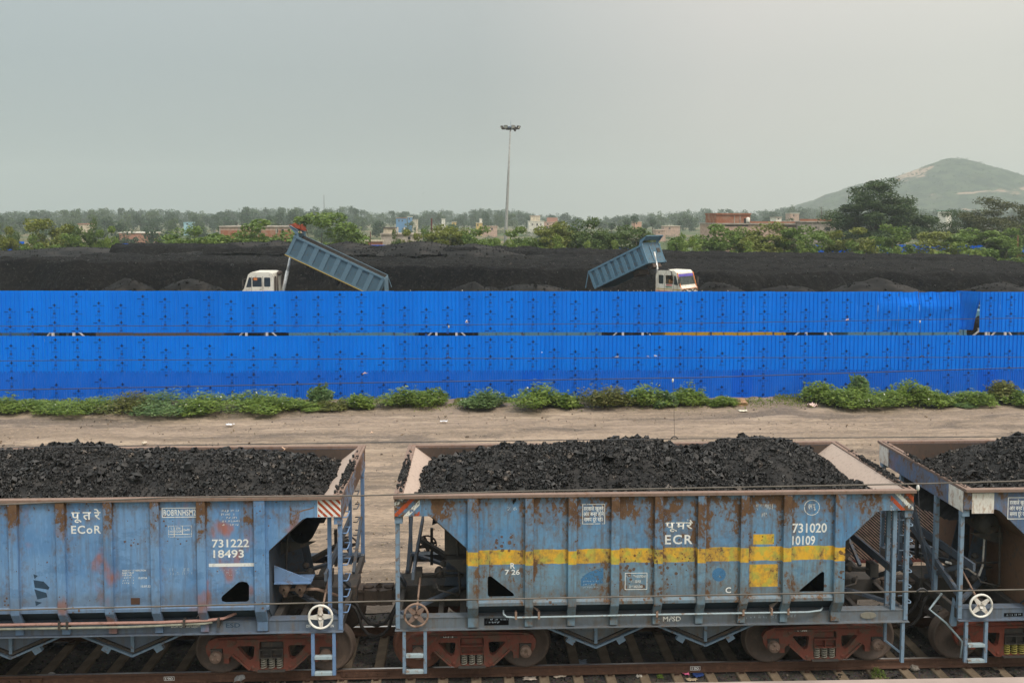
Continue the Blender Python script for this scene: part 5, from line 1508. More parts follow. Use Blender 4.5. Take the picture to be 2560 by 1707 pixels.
def tipper(label, loc, rz, L, W, tilt, bed, front_facing, sc=1.0):
    """origin: on the ground under the tipping hinge; x forward"""
    t = thing('tipper_truck', label, 'truck', loc, rz, 'tipper trucks emptying coal in the yard')
    hw = W / 2
    m = MB()
    for s in (-1, 1): m.box(-.4, L + 2.0, s * .42 - .05, s * .42 + .05, .95, 1.22)
    for x in (0, 2, 4, L): m.box(x, x + .12, -.42, .42, 1.0, 1.2)
    m.build('chassis', M['under'], t)
    for x in (.35, 1.65, L + 1.3):
        for s in (-1, 1):
            w = MB().lathe([(.2, s * hw * .98 - s * .32), (.50, s * hw * .98 - s * .30), (.52, s * hw * .98 - s * .2), (.52, s * hw * .98 - s * .06), (.46, s * hw * .98), (.25, s * hw * .98 - s * .02)], 'y', (x, 0, .52), 24).build('wheel', M['tyre'], t)
            MB().lathe([(.24, s * hw * .98 - s * .05), (.2, s * hw * .98), (.06, s * hw * .98 + s * .01)], 'y', (x, 0, .52), 16).build('hub', M['wheel'], w)
    # cab shell
    cx = L + .15; CL = 2.0
    side = [(0, .75), (0, 2.62), (.12, 2.86), (.35, 2.94), (1.45, 2.94), (1.62, 2.80), (1.88, 1.92), (2.02, 1.75), (2.02, .62), (1.6, .62), (1.5, .9), (.75, .9), (.65, .62)]
    w1 = rounded([(.22, 2.02), (.62, 2.02), (.62, 2.62), (.22, 2.62)][::-1], .07)
    w2 = rounded([(.76, 2.02), (1.36, 2.02), (1.36, 2.62), (.76, 2.62)][::-1], .06)
    w3 = rounded([(1.42, 2.0), (1.76, 1.98), (1.58, 2.62), (1.42, 2.62)][::-1], .05)
    P = lambda q: [(cx + a, b) for a, b in q]
    m = MB()
    for s in (-1, 1): m.prism(P(side), s * hw, s * (hw - .05), [P(w1), P(w2), P(w3)])
    prof = P(side[:6])
    for a, b in zip(prof[:-1], prof[1:]): m.add([(a[0], -hw, a[1]), (b[0], -hw, b[1]), (b[0], hw, b[1]), (a[0], hw, a[1])], [(0, 1, 2, 3)], True)
    A = Vector((cx + 1.62, 0, 2.80)); B = Vector((cx + 1.88, 0, 1.92))
    def fr(y0, y1, a, b): m.add([A.lerp(B, a) + Vector((0, y0, 0)), A.lerp(B, a) + Vector((0, y1, 0)), A.lerp(B, b) + Vector((0, y1, 0)), A.lerp(B, b) + Vector((0, y0, 0))], [(0, 1, 2, 3)])
    fr(-hw, hw, 0, .10); fr(-hw, hw, .92, 1); fr(-hw, -hw + .10, .10, .92); fr(hw - .10, hw, .10, .92)
    m.add([(cx + 1.88, -hw, 1.92), (cx + 1.88, hw, 1.92), (cx + 2.02, hw, 1.75), (cx + 2.02, -hw, 1.75)], [(0, 1, 2, 3)])
    m.add([(cx + 2.02, -hw, 1.75), (cx + 2.02, hw, 1.75), (cx + 2.02, hw, .62), (cx + 2.02, -hw, .62)], [(0, 1, 2, 3)])
    m.add([(cx, -hw, .9), (cx, hw, .9), (cx + 2.0, hw, .9), (cx + 2.0, -hw, .9)], [(0, 1, 2, 3)])
    cab = m.build('cab', M['cab'], t)
    off = Vector((.012, 0, .004))
    MB().add([A.lerp(B, .10) + Vector((0, -hw + .1, 0)) - off, A.lerp(B, .10) + Vector((0, hw - .1, 0)) - off, A.lerp(B, .92) + Vector((0, hw - .1, 0)) - off, A.lerp(B, .92) + Vector((0, -hw + .1, 0)) - off], [(0, 1, 2, 3)]).build('windscreen', M['glass'], cab)
    for s in (-1, 1):
        for w_ in (w1, w3): MB().prism(P(w_), s * (hw - .02), s * (hw - .025)).build('side_window', M['cab_glass'], cab)
        if not front_facing: MB().prism(P(w2), s * (hw - .02), s * (hw - .025)).build('side_window', M['cab_glass'], cab)
        d = MB()
        for a, b in (((.70, 1.2), (.70, 2.7)), ((1.40, 1.2), (1.40, 2.7)), ((.70, 1.2), (1.40, 1.2))): d.bar((cx + a[0], s * (hw + .004), a[1]), (cx + b[0], s * (hw + .004), b[1]), .014, .014)
        d.box(cx + .78, cx + .90, s * (hw + .01) - .01, s * (hw + .01) + .01, 1.84, 1.87)
        d.build('door_seam', M['under'], cab)
        MB().box(cx + .05, cx + 1.98, s * (hw + .003) - .003, s * (hw + .003) + .003, 1.66, 1.71).build('orange_trim', M['yel'], cab)
        MB().tube([(cx + 1.72, s * hw, 2.55), (cx + 1.92, s * (hw + .14), 2.5), (cx + 1.95, s * (hw + .14), 1.98), (cx + 1.9, s * hw, 1.9)], .018, 6).box(cx + 1.90, cx + 1.95, s * (hw + .14) - .09, s * (hw + .14) + .09, 2.1, 2.45).build('mirror', M['under'], cab)
    if front_facing:
        g_ = Vector((.012, 0, .004))
        MB().add([A.lerp(B, .10) + Vector((0, -hw + .1, 0)) + g_, A.lerp(B, .10) + Vector((0, hw - .1, 0)) + g_, A.lerp(B, .30) + Vector((0, hw - .1, 0)) + g_, A.lerp(B, .30) + Vector((0, -hw + .1, 0)) + g_], [(0, 1, 2, 3)]).build('sun_band', M['purple'], cab)
        for y in (-hw + .06, hw - .06): MB().tube([A + Vector((.03, y, 0)), B + Vector((.03, y, 0)), (cx + 2.05, y, 1.6)], .035, 6).build('garland', M['orange'], cab)
        MB().tube([(cx + 2.04, y, 1.62 + .08 * math.cos(y * 9)) for y in np.linspace(-hw + .1, hw - .1, 15)], .03, 6).build('garland', M['under'], cab)
        MB().tube([(cx + 2.04, y, 1.74) for y in np.linspace(-hw + .05, hw - .05, 5)], .025, 6).build('garland', M['orange'], cab)
        MB().box(cx + 2.02, cx + 2.035, -hw + .2, hw - .2, 1.15, 1.45).build('grille', M['under'], cab)
        for y in (-hw + .3, hw - .3): MB().lathe([(.11, cx + 2.02), (.10, cx + 2.05), (.02, cx + 2.06)], 'x', (0, y, .95), 14).build('headlight', M['chrome'], cab)
        MB().box(cx + 2.0, cx + 2.14, -hw, hw, .55, .75).build('bumper', M['under'], cab)
        MB().box(cx + .85, cx + 1.30, -hw - .012, -hw - .004, 1.92, 1.99).build('door_sticker', M['red_s'], cab)
        MB().box(cx + .85, cx + 1.30, -hw - .012, -hw - .004, 1.80, 1.85).build('door_sticker', M['green_s'], cab)
        MB().box(cx + .02, cx + 1.4, -hw - .010, -hw - .004, 1.50, 1.58).build('orange_trim', M['orange'], cab)
        MB().tube([(cx + .1, -hw + .1, 2.94), (cx + 1.0, -hw + .05, 2.97), (cx + 1.25, -hw, 2.85), (cx + 1.3, -hw - .03, 2.6)], .035, 6).build('black_tassel', M['rubber'], cab)
    else:
        for s in (-1, 1): MB().box(cx + 1.05, cx + 1.28, s * (hw - .012) - .004, s * (hw - .012) + .004, 2.44, 2.60).build('orange_flag', M['orange'], cab)
        m = MB().sphere((cx - .02, -hw * .3, 2.80), (.14, hw * .55, .16)).box(cx - .1, cx - .02, -hw * .9, -hw * .8, 1.0, 2.7).box(cx - .1, cx - .02, hw * .8, hw * .9, 1.0, 2.7)
        m.tube([(cx - .1, hw * .5, 2.75), (cx - .12, hw * .5, 1.3)], .05, 8); m.build('rolled_cover', M['inner_dark'], t)
    # raised body, hinged at (0, 1.45)
    Rm = Matrix.Translation((0, 0, 1.45)) @ Matrix.Rotation(-tilt, 4, 'Y')
    def T(mb): mb.v = [tuple(Rm @ Vector(p)) for p in mb.v]; return mb
    H = 1.38
    m = MB()
    m.box(-.15, L - .1, -hw, hw, 0, .08)
    for s in (-1, 1): m.box(-.15, L - .1, *sorted((s * hw, s * (hw - .06))), .08, H - .10)
    m.box(L - .1, L - .04, -hw, hw, 0, H + .12)
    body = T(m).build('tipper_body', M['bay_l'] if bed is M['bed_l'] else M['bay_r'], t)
    T(MB().box(-.1, L - .12, -hw + .065, hw - .065, .085, .10)).build('body_floor', M['bed_in'], body)
    for s in (-1, 1): T(MB().box(-.1, L - .12, *sorted((s * (hw - .062), s * (hw - .07))), .10, H - .02)).build('inner_lining', M['bed_in'], body)
    nb = 8
    for s in (-1, 1):
        for i in range(nb + 1):
            x = -.15 + (L + .03) * i / nb
            wd = .15 if 0 < i < nb else .10
            T(MB().box(x - wd, x + wd, *sorted((s * hw, s * (hw + .07))), .12, H - .13)).build('body_post', bed, body)
        T(MB().box(-.2, L + .02, *sorted((s * (hw - .06), s * (hw + .09))), H - .13, H)).build('top_rail', bed, body)
        T(MB().box(-.2, L + .02, *sorted((s * hw, s * (hw + .085))), -.02, .12)).build('bottom_rail', M['bed_r'] if bed is M['bed_r'] else bed, body)
        if bed is M['bed_l']: T(MB().box(-.2, L + .02, *sorted((s * hw + s * .086, s * (hw + .092))), -.02, .03)).build('yellow_edge', M['yel'], body)
    T(MB().prism([(L - .06, H - .05), (L - .30, H + .0), (L - .06, H + .35), (L + .55, H + .42), (L + .55, H + .36), (L + .02, H + .12)], -hw, -hw + .05).prism([(L - .06, H - .05), (L - .30, H), (L - .06, H + .35), (L + .55, H + .42), (L + .55, H + .36), (L + .02, H + .12)], hw - .05, hw)
      .hexa([(L - .06, -hw, H + .35), (L + .55, -hw, H + .42), (L + .55, hw, H + .42), (L - .06, hw, H + .35)], [(L - .06, -hw, H + .30), (L + .55, -hw, H + .37), (L + .55, hw, H + .37), (L - .06, hw, H + .30)])).build('canopy', bed, body)
    T(MB().box(-.24, -.18, -hw - .02, hw + .02, .10, H - .15)).build('tailgate', bed, body) if front_facing else T(MB().bar((-.18, -hw, H - .05), (-.75, -hw, .75), .05).bar((-.18, hw, H - .05), (-.75, hw, .75), .05).hexa([(-.18, -hw, H - .05), (-.18, hw, H - .05), (-.22, hw, H - .05), (-.22, -hw, H - .05)], [(-.72, -hw, .3), (-.72, hw, .3), (-.76, hw, .3), (-.76, -hw, .3)])).build('tailgate', bed, body)
    if front_facing:
        T(MB().bar((-.2, -hw - .06, H), (-.95, -hw - .06, .35), .05)).build('tail_arm', bed, body)
        T(MB().box(L - .02, L + .02, -.30, -.2, .1, H - .1)).build('front_rib', bed, body)
        T(MB().box(L - .03, L + .0, hw - .55, hw - .15, .75, 1.05)).build('painted_mark', M['under'], body)
        T(MB().box(3.0, 3.5, -.6, .6, -.38, -.02)).build('body_bearer', M['inner_dark'], body); T(MB().box(4.2, 4.7, -.5, .5, -.3, -.02)).build('body_bearer', M['inner_dark'], body)
    else:
        T(MB().box(2.4, 2.6, -.5, .5, -.5, -.02)).build('body_bearer', M['under'], body); T(MB().box(4.6, 4.75, -.6, .6, -.25, -.02)).build('body_bearer', M['under'], body)
    top = Rm @ Vector((L + .05, 0, H * .55)); bot = Vector((L - .05, 0, 1.15))
    ram = MB().tube([bot, bot.lerp(top, .5)], .11, 12).tube([bot.lerp(top, .5), bot.lerp(top, .78)], .085, 12).tube([bot.lerp(top, .78), top], .065, 12).build('hoist_ram', M['chrome'], t)
    return t, Rm, (cx, hw, H, L)
hinge = atY(931, 739, 55.8)
tl, RmL, dl = tipper('truck with a dirty cream cab, its blue grey tipper body raised under a red bundle', (hinge.x, 57.0, 2.3), math.pi, 6.1, 2.4, R(25.5), M['bed_l'], False)
tr, RmR, dr = tipper('truck with a garlanded white cab and violet sun band, its sky blue body raised', (9.47, 62.63, 2.3), R(-45), 4.8, 2.1, R(24), M['bed_r'], True)
# tarpaulin bundled on the blue grey tipper's canopy
a = np.linspace(-1, 1, 22); XX, YY = np.meshgrid(a, a)
rr = np.sqrt(XX ** 2 + YY ** 2)
ZZ = .13 * np.clip(1.05 - rr ** 2, 0, 1) + .16 * np.abs(fbm(XX + 4, YY, 2.6, 4, 19)) * (rr < 1)
V, F = grid(a * .55, a * .62, ZZ)
Mw = Matrix.Translation((hinge.x, 57.0, 2.3)) @ Matrix.Rotation(math.pi, 4, 'Z') @ RmL
Pc = Mw @ Vector((dl[3] + .15, .25, dl[2] + .42))
tp = link('tarpaulin', mesh_np('tarpaulin', V, F, M['redcloth']), None, Pc, (0, R(20), 0))
tag(tp, 'crumpled red orange tarpaulin bundled on top of the blue grey tipper', 'tarpaulin')
# the driver of the garlanded truck
def skin_person(name, label, loc, rz, mat_skin, mat_cloth, mat_hair):
    J = {'pelvis': (0, 0, .45, .14), 'waist': (.02, 0, .62, .13), 'chest': (.03, 0, .85, .155), 'neck': (.03, 0, 1.02, .055), 'head': (.05, 0, 1.13, .085), 'crown': (.04, 0, 1.22, .075),
         'sl': (.03, .19, .95, .06), 'el': (.16, .25, .72, .045), 'hl': (.38, .18, .80, .032), 'sr': (.03, -.19, .95, .06), 'er': (.16, -.25, .72, .045), 'hr': (.38, -.18, .80, .032),
         'kl': (.42, .11, .47, .07), 'fl': (.45, .11, .05, .05), 'kr': (.42, -.11, .47, .07), 'fr': (.45, -.11, .05, .05), 'tl': (.58, .12, .03, .035), 'tr': (.58, -.12, .03, .035)}
    E_ = ['pelvis waist', 'waist chest', 'chest neck', 'neck head', 'head crown', 'chest sl', 'sl el', 'el hl', 'chest sr', 'sr er', 'er hr', 'pelvis kl', 'kl fl', 'fl tl', 'pelvis kr', 'kr fr', 'fr tr']
    ks = list(J); me = bpy.data.meshes.new(name)
    edges = [tuple(ks.index(q) for q in e.split()) for e in E_]
    vs = [J[k][:3] for k in ks]; rad = [J[k][3] for k in ks]
    for s, h in ((1, 'hl'), (-1, 'hr')):                              # five fingers closed on the wheel
        b = Vector(J[h][:3])
        for q in range(5):
            i0_ = len(vs)
            d = Vector((.045, 0, .028 - q * .016)) if q < 4 else Vector((.015, -s * .03, .035))
            vs.append(tuple(b + d)); rad.append(.0095); edges.append((ks.index(h), i0_))
            vs.append(tuple(b + d + Vector((.022, -s * .012, -.022)))); rad.append(.0085); edges.append((i0_, i0_ + 1))
    import bmesh
    bm = bmesh.new(); lay = bm.verts.layers.skin.verify()
    bv = [bm.verts.new(p) for p in vs]
    for i, r in enumerate(rad): bv[i][lay].radius = (r, r)
    bv[0][lay].use_root = True
    for a_, b_ in edges: bm.edges.new((bv[a_], bv[b_]))
    bm.to_mesh(me); bm.free()
    o = link(name, me, None, loc, (0, 0, rz))
    o.modifiers.new('skin', 'SKIN')
    s2 = o.modifiers.new('sub', 'SUBSURF'); s2.levels = 1; s2.render_levels = 1
    o.data.materials.append(mat_skin)
    MB().sphere((.03, 0, 1.235), (.095, .085, .075), 12, 8).build('hair', mat_hair, o)
    MB().tube([(0, 0, .40), (.02, 0, .62), (.03, 0, .86), (.03, 0, .99)], [.16, .15, .178, .09], 12).tube([(.03, .17, .95), (.13, .24, .76)], [.075, .06], 10).tube([(.03, -.17, .95), (.13, -.24, .76)], [.075, .06], 10).build('shirt', mat_cloth, o)
    for y in (-.032, .032): MB().sphere((.128, y, 1.14), .011, 8, 5).build('eye', M['rubber'], o)
    MB().sphere((.142, 0, 1.115), (.02, .012, .018), 8, 5).build('nose', mat_skin, o)
    MB().box(.128, .134, -.025, .025, 1.075, 1.083).build('mouth', M['orange'], o)
    return o
Mr = Matrix.Translation((9.47, 62.63, 2.3)) @ Matrix.Rotation(R(-45), 4, 'Z')
pd = Mr @ Vector((dr[0] + .82, -.52, 1.33))
tag(skin_person('person', 'person in an orange shirt driving the garlanded truck, seen in its side window', pd, R(-45), plain('brown_skin', (.26, .13, .07), .6), plain('orange_shirt', (.52, .26, .12), .9), plain('black_hair', (.01, .009, .009), .6)), 'person in an orange shirt driving the garlanded truck, seen in its side window', 'person')

# ------------------------------------------------------------------ floodlight mast and poles
mb_, mt_ = atY(1261, 640, 117), atY(1276, 322, 117)
mast = thing('floodlight_mast', 'tall tapering grey floodlight mast with a ring of lamps, leaning slightly right', 'floodlight mast', (mb_.x, 117, -.5))
T0 = Vector((mt_.x - mb_.x, 0, mt_.z + .5)); base = Vector((-T0.x * .15, 0, 0))
MB().tube([base, base.lerp(T0, .35), base.lerp(T0, .36), base.lerp(T0, .7), base.lerp(T0, .71), T0], [.30, .235, .225, .16, .15, .085], 14).build('pole', plain('galvanised_grey', (.34, .34, .32), .5, .4), mast)
MB().tube([T0 + Vector((1.15 * math.cos(q), 1.15 * math.sin(q), 0)) for q in np.linspace(0, 6.283, 20, endpoint=False)], .05, 6, closed=True).bar(T0 - Vector((1.2, 0, 0)), T0 + Vector((1.2, 0, 0)), .07).bar(T0 - Vector((0, 1.2, 0)), T0 + Vector((0, 1.2, 0)), .07).build('lamp_ring', M['under'], mast)
for q in range(8):
    an = q * math.pi / 4 + .25
    c = T0 + Vector((1.18 * math.cos(an), 1.18 * math.sin(an), .18))
    d = Vector((math.cos(an), math.sin(an), -.55)).normalized()
    up = d.cross(Vector((-math.sin(an), math.cos(an), 0)))
    m = MB().hexa([c - d * .12 + Vector((-math.sin(an), math.cos(an), 0)) * i * .16 + up * j * .14 for i, j in ((-1, -1), (1, -1), (1, 1), (-1, 1))], [c + d * .12 + Vector((-math.sin(an), math.cos(an), 0)) * i * .26 + up * j * .22 for i, j in ((-1, -1), (1, -1), (1, 1), (-1, 1))])
    lp = m.build('floodlight', M['under'], mast)
    MB().hexa([c + d * .122 + Vector((-math.sin(an), math.cos(an), 0)) * i * .22 + up * j * .18 for i, j in ((-1, -1), (1, -1), (1, 1), (-1, 1))], [c + d * .126 + Vector((-math.sin(an), math.cos(an), 0)) * i * .22 + up * j * .18 for i, j in ((-1, -1), (1, -1), (1, 1), (-1, 1))]).build('lens', M['white_ring'], lp)
MB().box(T0.x - .35, T0.x + .35, -.3, .3, T0.z + .02, T0.z + .3).tube([T0, T0 + Vector((.05, 0, 1.1))], .02, 5).build('head_frame', M['post'], mast)
MB().box(T0.x + .5, T0.x + .75, -.1, .1, T0.z - .36, T0.z - .14).build('hanging_box', M['under'], mast)
def pole(u, v, Yp, r, label, mat, arm=False):
    p = atY(u, v, Yp)
    m = MB().tube([(0, 0, 0), (0, 0, p.z + .5)], [r, r * .85], 8)
    if arm: m.bar((0, 0, (p.z + .5) * .62), (1.3, 0, (p.z + .5) * .62), .12)
    tag(m.build('pole', mat, None, (p.x, Yp, -.5)), label, 'pole')
M['redpole'] = plain('dark_red_pole', (.075, .022, .018), .8)
pole(1079, 546, 122, .12, 'dark red pole rising between the trees left of the mast', M['redpole'])
pole(926, 580, 135, .08, 'thin brown pole in front of the red brick wall', M['redpole'])
pole(537, 575, 125, .06, 'thin grey pole left of the left brick building', M['under_b'])
pole(2545, 588, 112, .10, 'rusty pole with a crossarm at the right photo edge', plain('rusty_pole', (.12, .06, .03), .9), True)
# ------------------------------------------------------------------ trees
def leafm(name, c1, c2, c3, sc): return leaf_mat(name, c1, c2, c3, sc, .25)
TM = [leafm('olive_crown', (.115, .15, .022), (.24, .27, .045), (.32, .31, .08), .9), leafm('green_crown', (.085, .16, .026), (.19, .28, .052), (.27, .33, .08), .9),
      leafm('dark_crown', (.058, .11, .026), (.125, .185, .046), (.18, .22, .07), .9), leafm('bright_crown', (.13, .21, .028), (.24, .32, .055), (.31, .35, .10), .9)]
TBIG = leafm('banyan_crown', (.034, .072, .020), (.080, .125, .038), (.115, .15, .05), .5)
TFAR = [leafm('far_crown', (.030, .072, .030), (.062, .115, .045), (.085, .135, .06), .25), leafm('far_light_crown', (.06, .11, .032), (.10, .155, .05), (.13, .18, .065), .25)]
BARK = plain('grey_brown_bark', (.12, .095, .07), .95)
BARKD = plain('dark_bark', (.035, .030, .026), .95)

def crown(seed, nlob, per, leaf, flat=.5, lo=.30, spread=1.0, shell=.55):
    """unit tree: height 1, width 1; returns leaf mesh data, lobe centres"""
    rg = np.random.default_rng(seed)
    C, P = [], []
    for i in range(nlob):
        a = rg.uniform(0, 2 * math.pi); r = .42 * math.sqrt(rg.random())
        top = .93 - .55 * (r / .5) ** 2.2
        z0 = lo + .06; z = rg.uniform(z0, max(z0 + .06, top))
        rr = rg.uniform(.09, .155) * spread
        c = np.array([r * math.cos(a), r * math.sin(a), z]); C.append((c, rr))
        m = int(per * rg.uniform(.6, 1.4))
        d = rg.normal(size=(m, 3)); d /= np.linalg.norm(d, axis=1, keepdims=True)
        d *= rg.uniform(shell, 1.1, (m, 1)); d[:, 2] = d[:, 2] * flat + .1
        P.append(c + d * rr)
    P = np.concatenate(P)
    P[:, 2] /= np.percentile(P[:, 2], 99.5); P[:, :2] /= 2 * np.percentile(np.abs(P[:, :2]), 98)
    V, F = leaves(P, leaf, rg, .75, .55)
    return V, F, C

def trunk_mb(C, k=9, r=.028, lo=.22, seed=0):
    rg = random.Random(seed)
    m = MB().tube([(0, 0, 0), (.01, .005, lo * .6), (0, 0, lo)], [r * 1.25, r, r * .9], 7)
    for c, rr in rg.sample(C, min(k, len(C))):
        m.tube([(0, 0, lo * .9), (c[0] * .4, c[1] * .4, lo + (c[2] - lo) * .45), (c[0] * .9, c[1] * .9, c[2])], [r * .6, r * .4, r * .12], 5)
    return m

PROTO = []
for sd, nl, per, fl, lo in ((1, 34, 120, .42, .30), (2, 30, 130, .5, .25), (3, 42, 105, .38, .34), (4, 26, 140, .6, .2), (5, 38, 115, .45, .28), (6, 20, 130, .7, .12)):
    V, F, C = crown(sd, nl, int(per * 1.6), .029, fl, lo)
    PROTO.append((mesh_np('crown', V, F), trunk_mb(C, 10, .02, lo * .8, sd).mesh('trunk', BARK)))
def tree(name, label, u, v, w, Yt, proto, mat, group='trees behind the coal yard', vb=None, zb=-.5):
    top = atY(u, v, Yt); h = top.z - zb
    t = thing(name, label, 'tree', (top.x, Yt, zb), random.uniform(0, 6.28), group)
    cm, tm = PROTO[proto]
    key = ('c', proto, mat.name)
    if key not in VAR: q = cm.copy(); q.materials.clear(); q.materials.append(mat); VAR[key] = q
    ww = w / FPX * Yt * 1.22
    for nm, me in (('crown', VAR[key]), ('trunk', tm)):
        o = link(nm, me, t); o.scale = (ww, ww, h)
    return t
O, G, D, B = TM
TL = [(4, 560, 60, 112, 0, O, 'olive tree cut by the left photo edge'), (38, 583, 46, 116, 1, D, 'dark small tree second from the left edge'), (118, 550, 104, 114, 3, O, 'large olive green round tree at the far left'), (70, 590, 70, 110, 5, G, 'low bush tree in front of the large olive tree at its left'),
      (188, 568, 74, 116, 1, D, 'dark tree between the large olive tree and the spiky one'), (232, 551, 46, 113, 5, D, 'spiky pointed dark tree at the left'), (268, 568, 58, 114, 0, G, 'green tree just right of the spiky one'), (272, 597, 44, 108, 5, B, 'small bright green bush tree below the spiky tree'), (160, 588, 90, 111, 4, G, 'spreading green tree below the large olive tree'),
      (462, 570, 122, 114, 4, G, 'wide flat green tree standing alone, left of the left brick building'), (605, 551, 158, 113, 0, G, 'wide green tree in front of the left brick building'), (690, 590, 40, 116, 1, G, 'small tree at the right foot of the left brick building'), (800, 534, 160, 118, 3, G, 'large dark green tree right behind the blue grey tipper'), (880, 578, 60, 120, 1, D, 'dark tree at the right skirt of the large tree behind the tipper'),
      (985, 578, 46, 112, 5, D, 'dark bluish tree against the grey shed'), (1020, 577, 70, 114, 0, O, 'olive tree right of the grey shed'), (1062, 577, 50, 116, 4, G, 'thin green tree at the foot of the dark red pole'), (1118, 566, 96, 114, 2, O, 'light green tree right of the dark red pole'), (1160, 574, 46, 117, 1, O, 'yellowish tree between two green ones, left of the mast'), (1203, 570, 96, 113, 4, G, 'green bushy tree left of the mast'),
      (1250, 604, 44, 110, 5, G, 'low bush tree at the left foot of the mast'), (1288, 602, 70, 110, 5, B, 'bright low bush tree at the right foot of the mast'), (1310, 569, 96, 114, 0, G, 'rounded green tree right of the mast'), (1385, 558, 104, 115, 2, O, 'broad tree midway between the mast and the sky blue tipper'), (1372, 592, 84, 109, 5, B, 'bright bush tree in front of the broad tree'), (1465, 549, 108, 115, 4, D, 'tallest thin dark tree left of the sky blue tipper'),
      (1505, 576, 66, 117, 1, D, 'dark tree behind the tail of the sky blue tipper'), (1482, 606, 56, 109, 5, B, 'small bright bush at the foot of the thin dark tree'), (1440, 604, 60, 112, 5, G, 'low green bush left of the thin dark trunk'), (1581, 567, 110, 116, 2, D, 'dark tree directly behind the sky blue tipper body'), (1548, 604, 60, 110, 5, B, 'low bright bush behind the sky blue tipper body'),
      (1690, 588, 60, 112, 5, G, 'green bush tree just right of the sky blue tipper canopy'), (1763, 563, 140, 114, 0, G, 'broad green tree below the brick rooftop room'), (1722, 596, 66, 108, 5, B, 'bright yellow green bush right of the sky blue tipper'), (1850, 572, 90, 117, 1, G, 'green tree in front of the brick building middle'), (1910, 560, 136, 115, 4, O, 'tall olive tree in front of the long brick parapet'), (1850, 606, 80, 109, 5, B, 'low bright bush under the olive tree'),
      (2008, 568, 112, 113, 2, G, 'leafy green tree at the right end of the brick parapet'), (1985, 605, 70, 108, 5, B, 'big leaved light green bush on the coal edge'), (2075, 592, 60, 116, 5, O, 'small olive tree left of the far blue fence'), (2130, 571, 128, 114, 0, O, 'light olive tree below the left side of the banyan'), (2140, 607, 100, 109, 5, G, 'low green bush before the far blue fence'), (2222, 565, 100, 114, 4, G, 'rounded green tree below the middle of the banyan'),
      (2235, 618, 70, 108, 5, B, 'low bright bush right of the far fence opening'), (2307, 581, 128, 115, 3, O, 'yellowish flat tree right below the banyan'), (2374, 608, 140, 109, 5, B, 'bright light green bush tree at the coal edge, right'), (2441, 575, 140, 114, 2, G, 'wide green tree near the right edge'), (2500, 600, 100, 110, 5, G, 'low green tree left of the rusty pole'), (2535, 563, 120, 115, 0, G, 'green tree at the right photo edge')]
for u, v, w, Yt, pr, mt, lab in TL: tree('tree', lab, u, v, w, Yt, pr, mt)

def big_tree(label, u, v, w, Yt, seed, nl, per, mat, spread=.75, lo=.25):
    top = atY(u, v, Yt); h = top.z + .5; ww = w / FPX * Yt * 1.08
    t = thing('banyan_tree', label, 'tree', (top.x, Yt, -.5), 0, 'large dark trees at the right')
    V, F, C = crown(seed, nl, int(per * 1.6), .0155, .55, lo, spread, .45)
    link('crown', mesh_np('crown', V * np.array([ww, ww, h]), F, mat), t)
    o = link('trunk', trunk_mb(C, 26, .022, .2, seed).mesh('trunk', BARKD), t); o.scale = (ww, ww, h)
big_tree('huge dark green banyan tree towering in front of the hill', 2206, 456, 236, 150, 31, 95, 260, TBIG)
big_tree('dark tree between the banyan and the right edge', 2386, 526, 116, 152, 32, 46, 130, TBIG)
big_tree('dark brownish green large tree at the right photo edge', 2520, 498, 220, 148, 33, 80, 150, leafm('brownish_dark_crown', (.055, .066, .018), (.105, .115, .03), (.145, .14, .05), .5))
big_tree('dark low tree filling the gap left of the banyan trunk', 2120, 540, 110, 156, 34, 40, 110, TBIG)

# far trees: one thing each, sharing a few crowns
SKU = [0, 30, 120, 210, 290, 380, 450, 545, 610, 650, 720, 780, 800, 880, 900, 940, 975, 1010, 1040, 1065, 1110, 1150, 1180, 1230, 1290, 1330, 1365, 1430, 1450, 1470, 1500, 1540, 1570, 1620, 1700, 1780, 1830, 1870, 1910, 1950, 1985, 2040, 2200, 2560]
SKV = [530, 526, 526, 521, 521, 524, 522, 532, 518, 521, 517, 519, 521, 514, 520, 533, 525, 527, 535, 525, 522, 532, 523, 521, 524, 531, 534, 529, 540, 540, 543, 537, 536, 531, 528, 520, 524, 527, 523, 518, 513, 520, 522, 522]
FAR = []
for sd in range(6):
    V, F, C = crown(50 + sd, 18, 70, .06, .75, .10, 1.35, .6)
    FAR.append((V, F))
FM = [[mesh_np('far_tree', V, F, m) for m in TFAR] for V, F in FAR]
rg = random.Random(3)
nfar = 0
def far_tree(u, v, w, Yt, i, light):
    top = atY(u, v, Yt); h = top.z + .55; ww = w / FPX * Yt
    o = link('far_tree', FM[i % 6][light], None, (top.x, Yt, -.55), (0, 0, rg.uniform(0, 6.28)))
    o.scale = (ww, ww, max(h, 4))
    return tag(o, 'hazy blue green tree of the wooded plain far behind the yard', 'tree', 'trees of the far wooded plain')
rows = [(245, 578, 16, 44), (310, 566, 18, 40), (390, 555, 20, 38), (480, 546, 24, 34), (580, 536, 34, 32), (700, 529, 52, 30)]
for Yt, vmid, cnt, wpx in rows:
    cnt = int(cnt * 1.28)
    for k in range(int(cnt * 1.5)):
        u = (k + rg.random()) / (cnt * 1.5) * 2620 - 30
        sky_v = np.interp(u, SKU, SKV)
        # the middle and right of the plain are open fields with houses: fewer trees there
        openness = 0 if u < 850 else (.80 if Yt < 420 else .62 if Yt < 530 else .25)
        if rg.random() < openness: continue
        f = (Yt - 245) / (700 - 245)
        v = sky_v + (1 - f) * (vmid - 528 if u < 850 else 34) + rg.uniform(-2, 6)
        far_tree(u, v, wpx * rg.uniform(.75, 1.3), Yt + rg.uniform(-25, 25), rg.randrange(6), int(rg.random() < .35)); nfar += 1
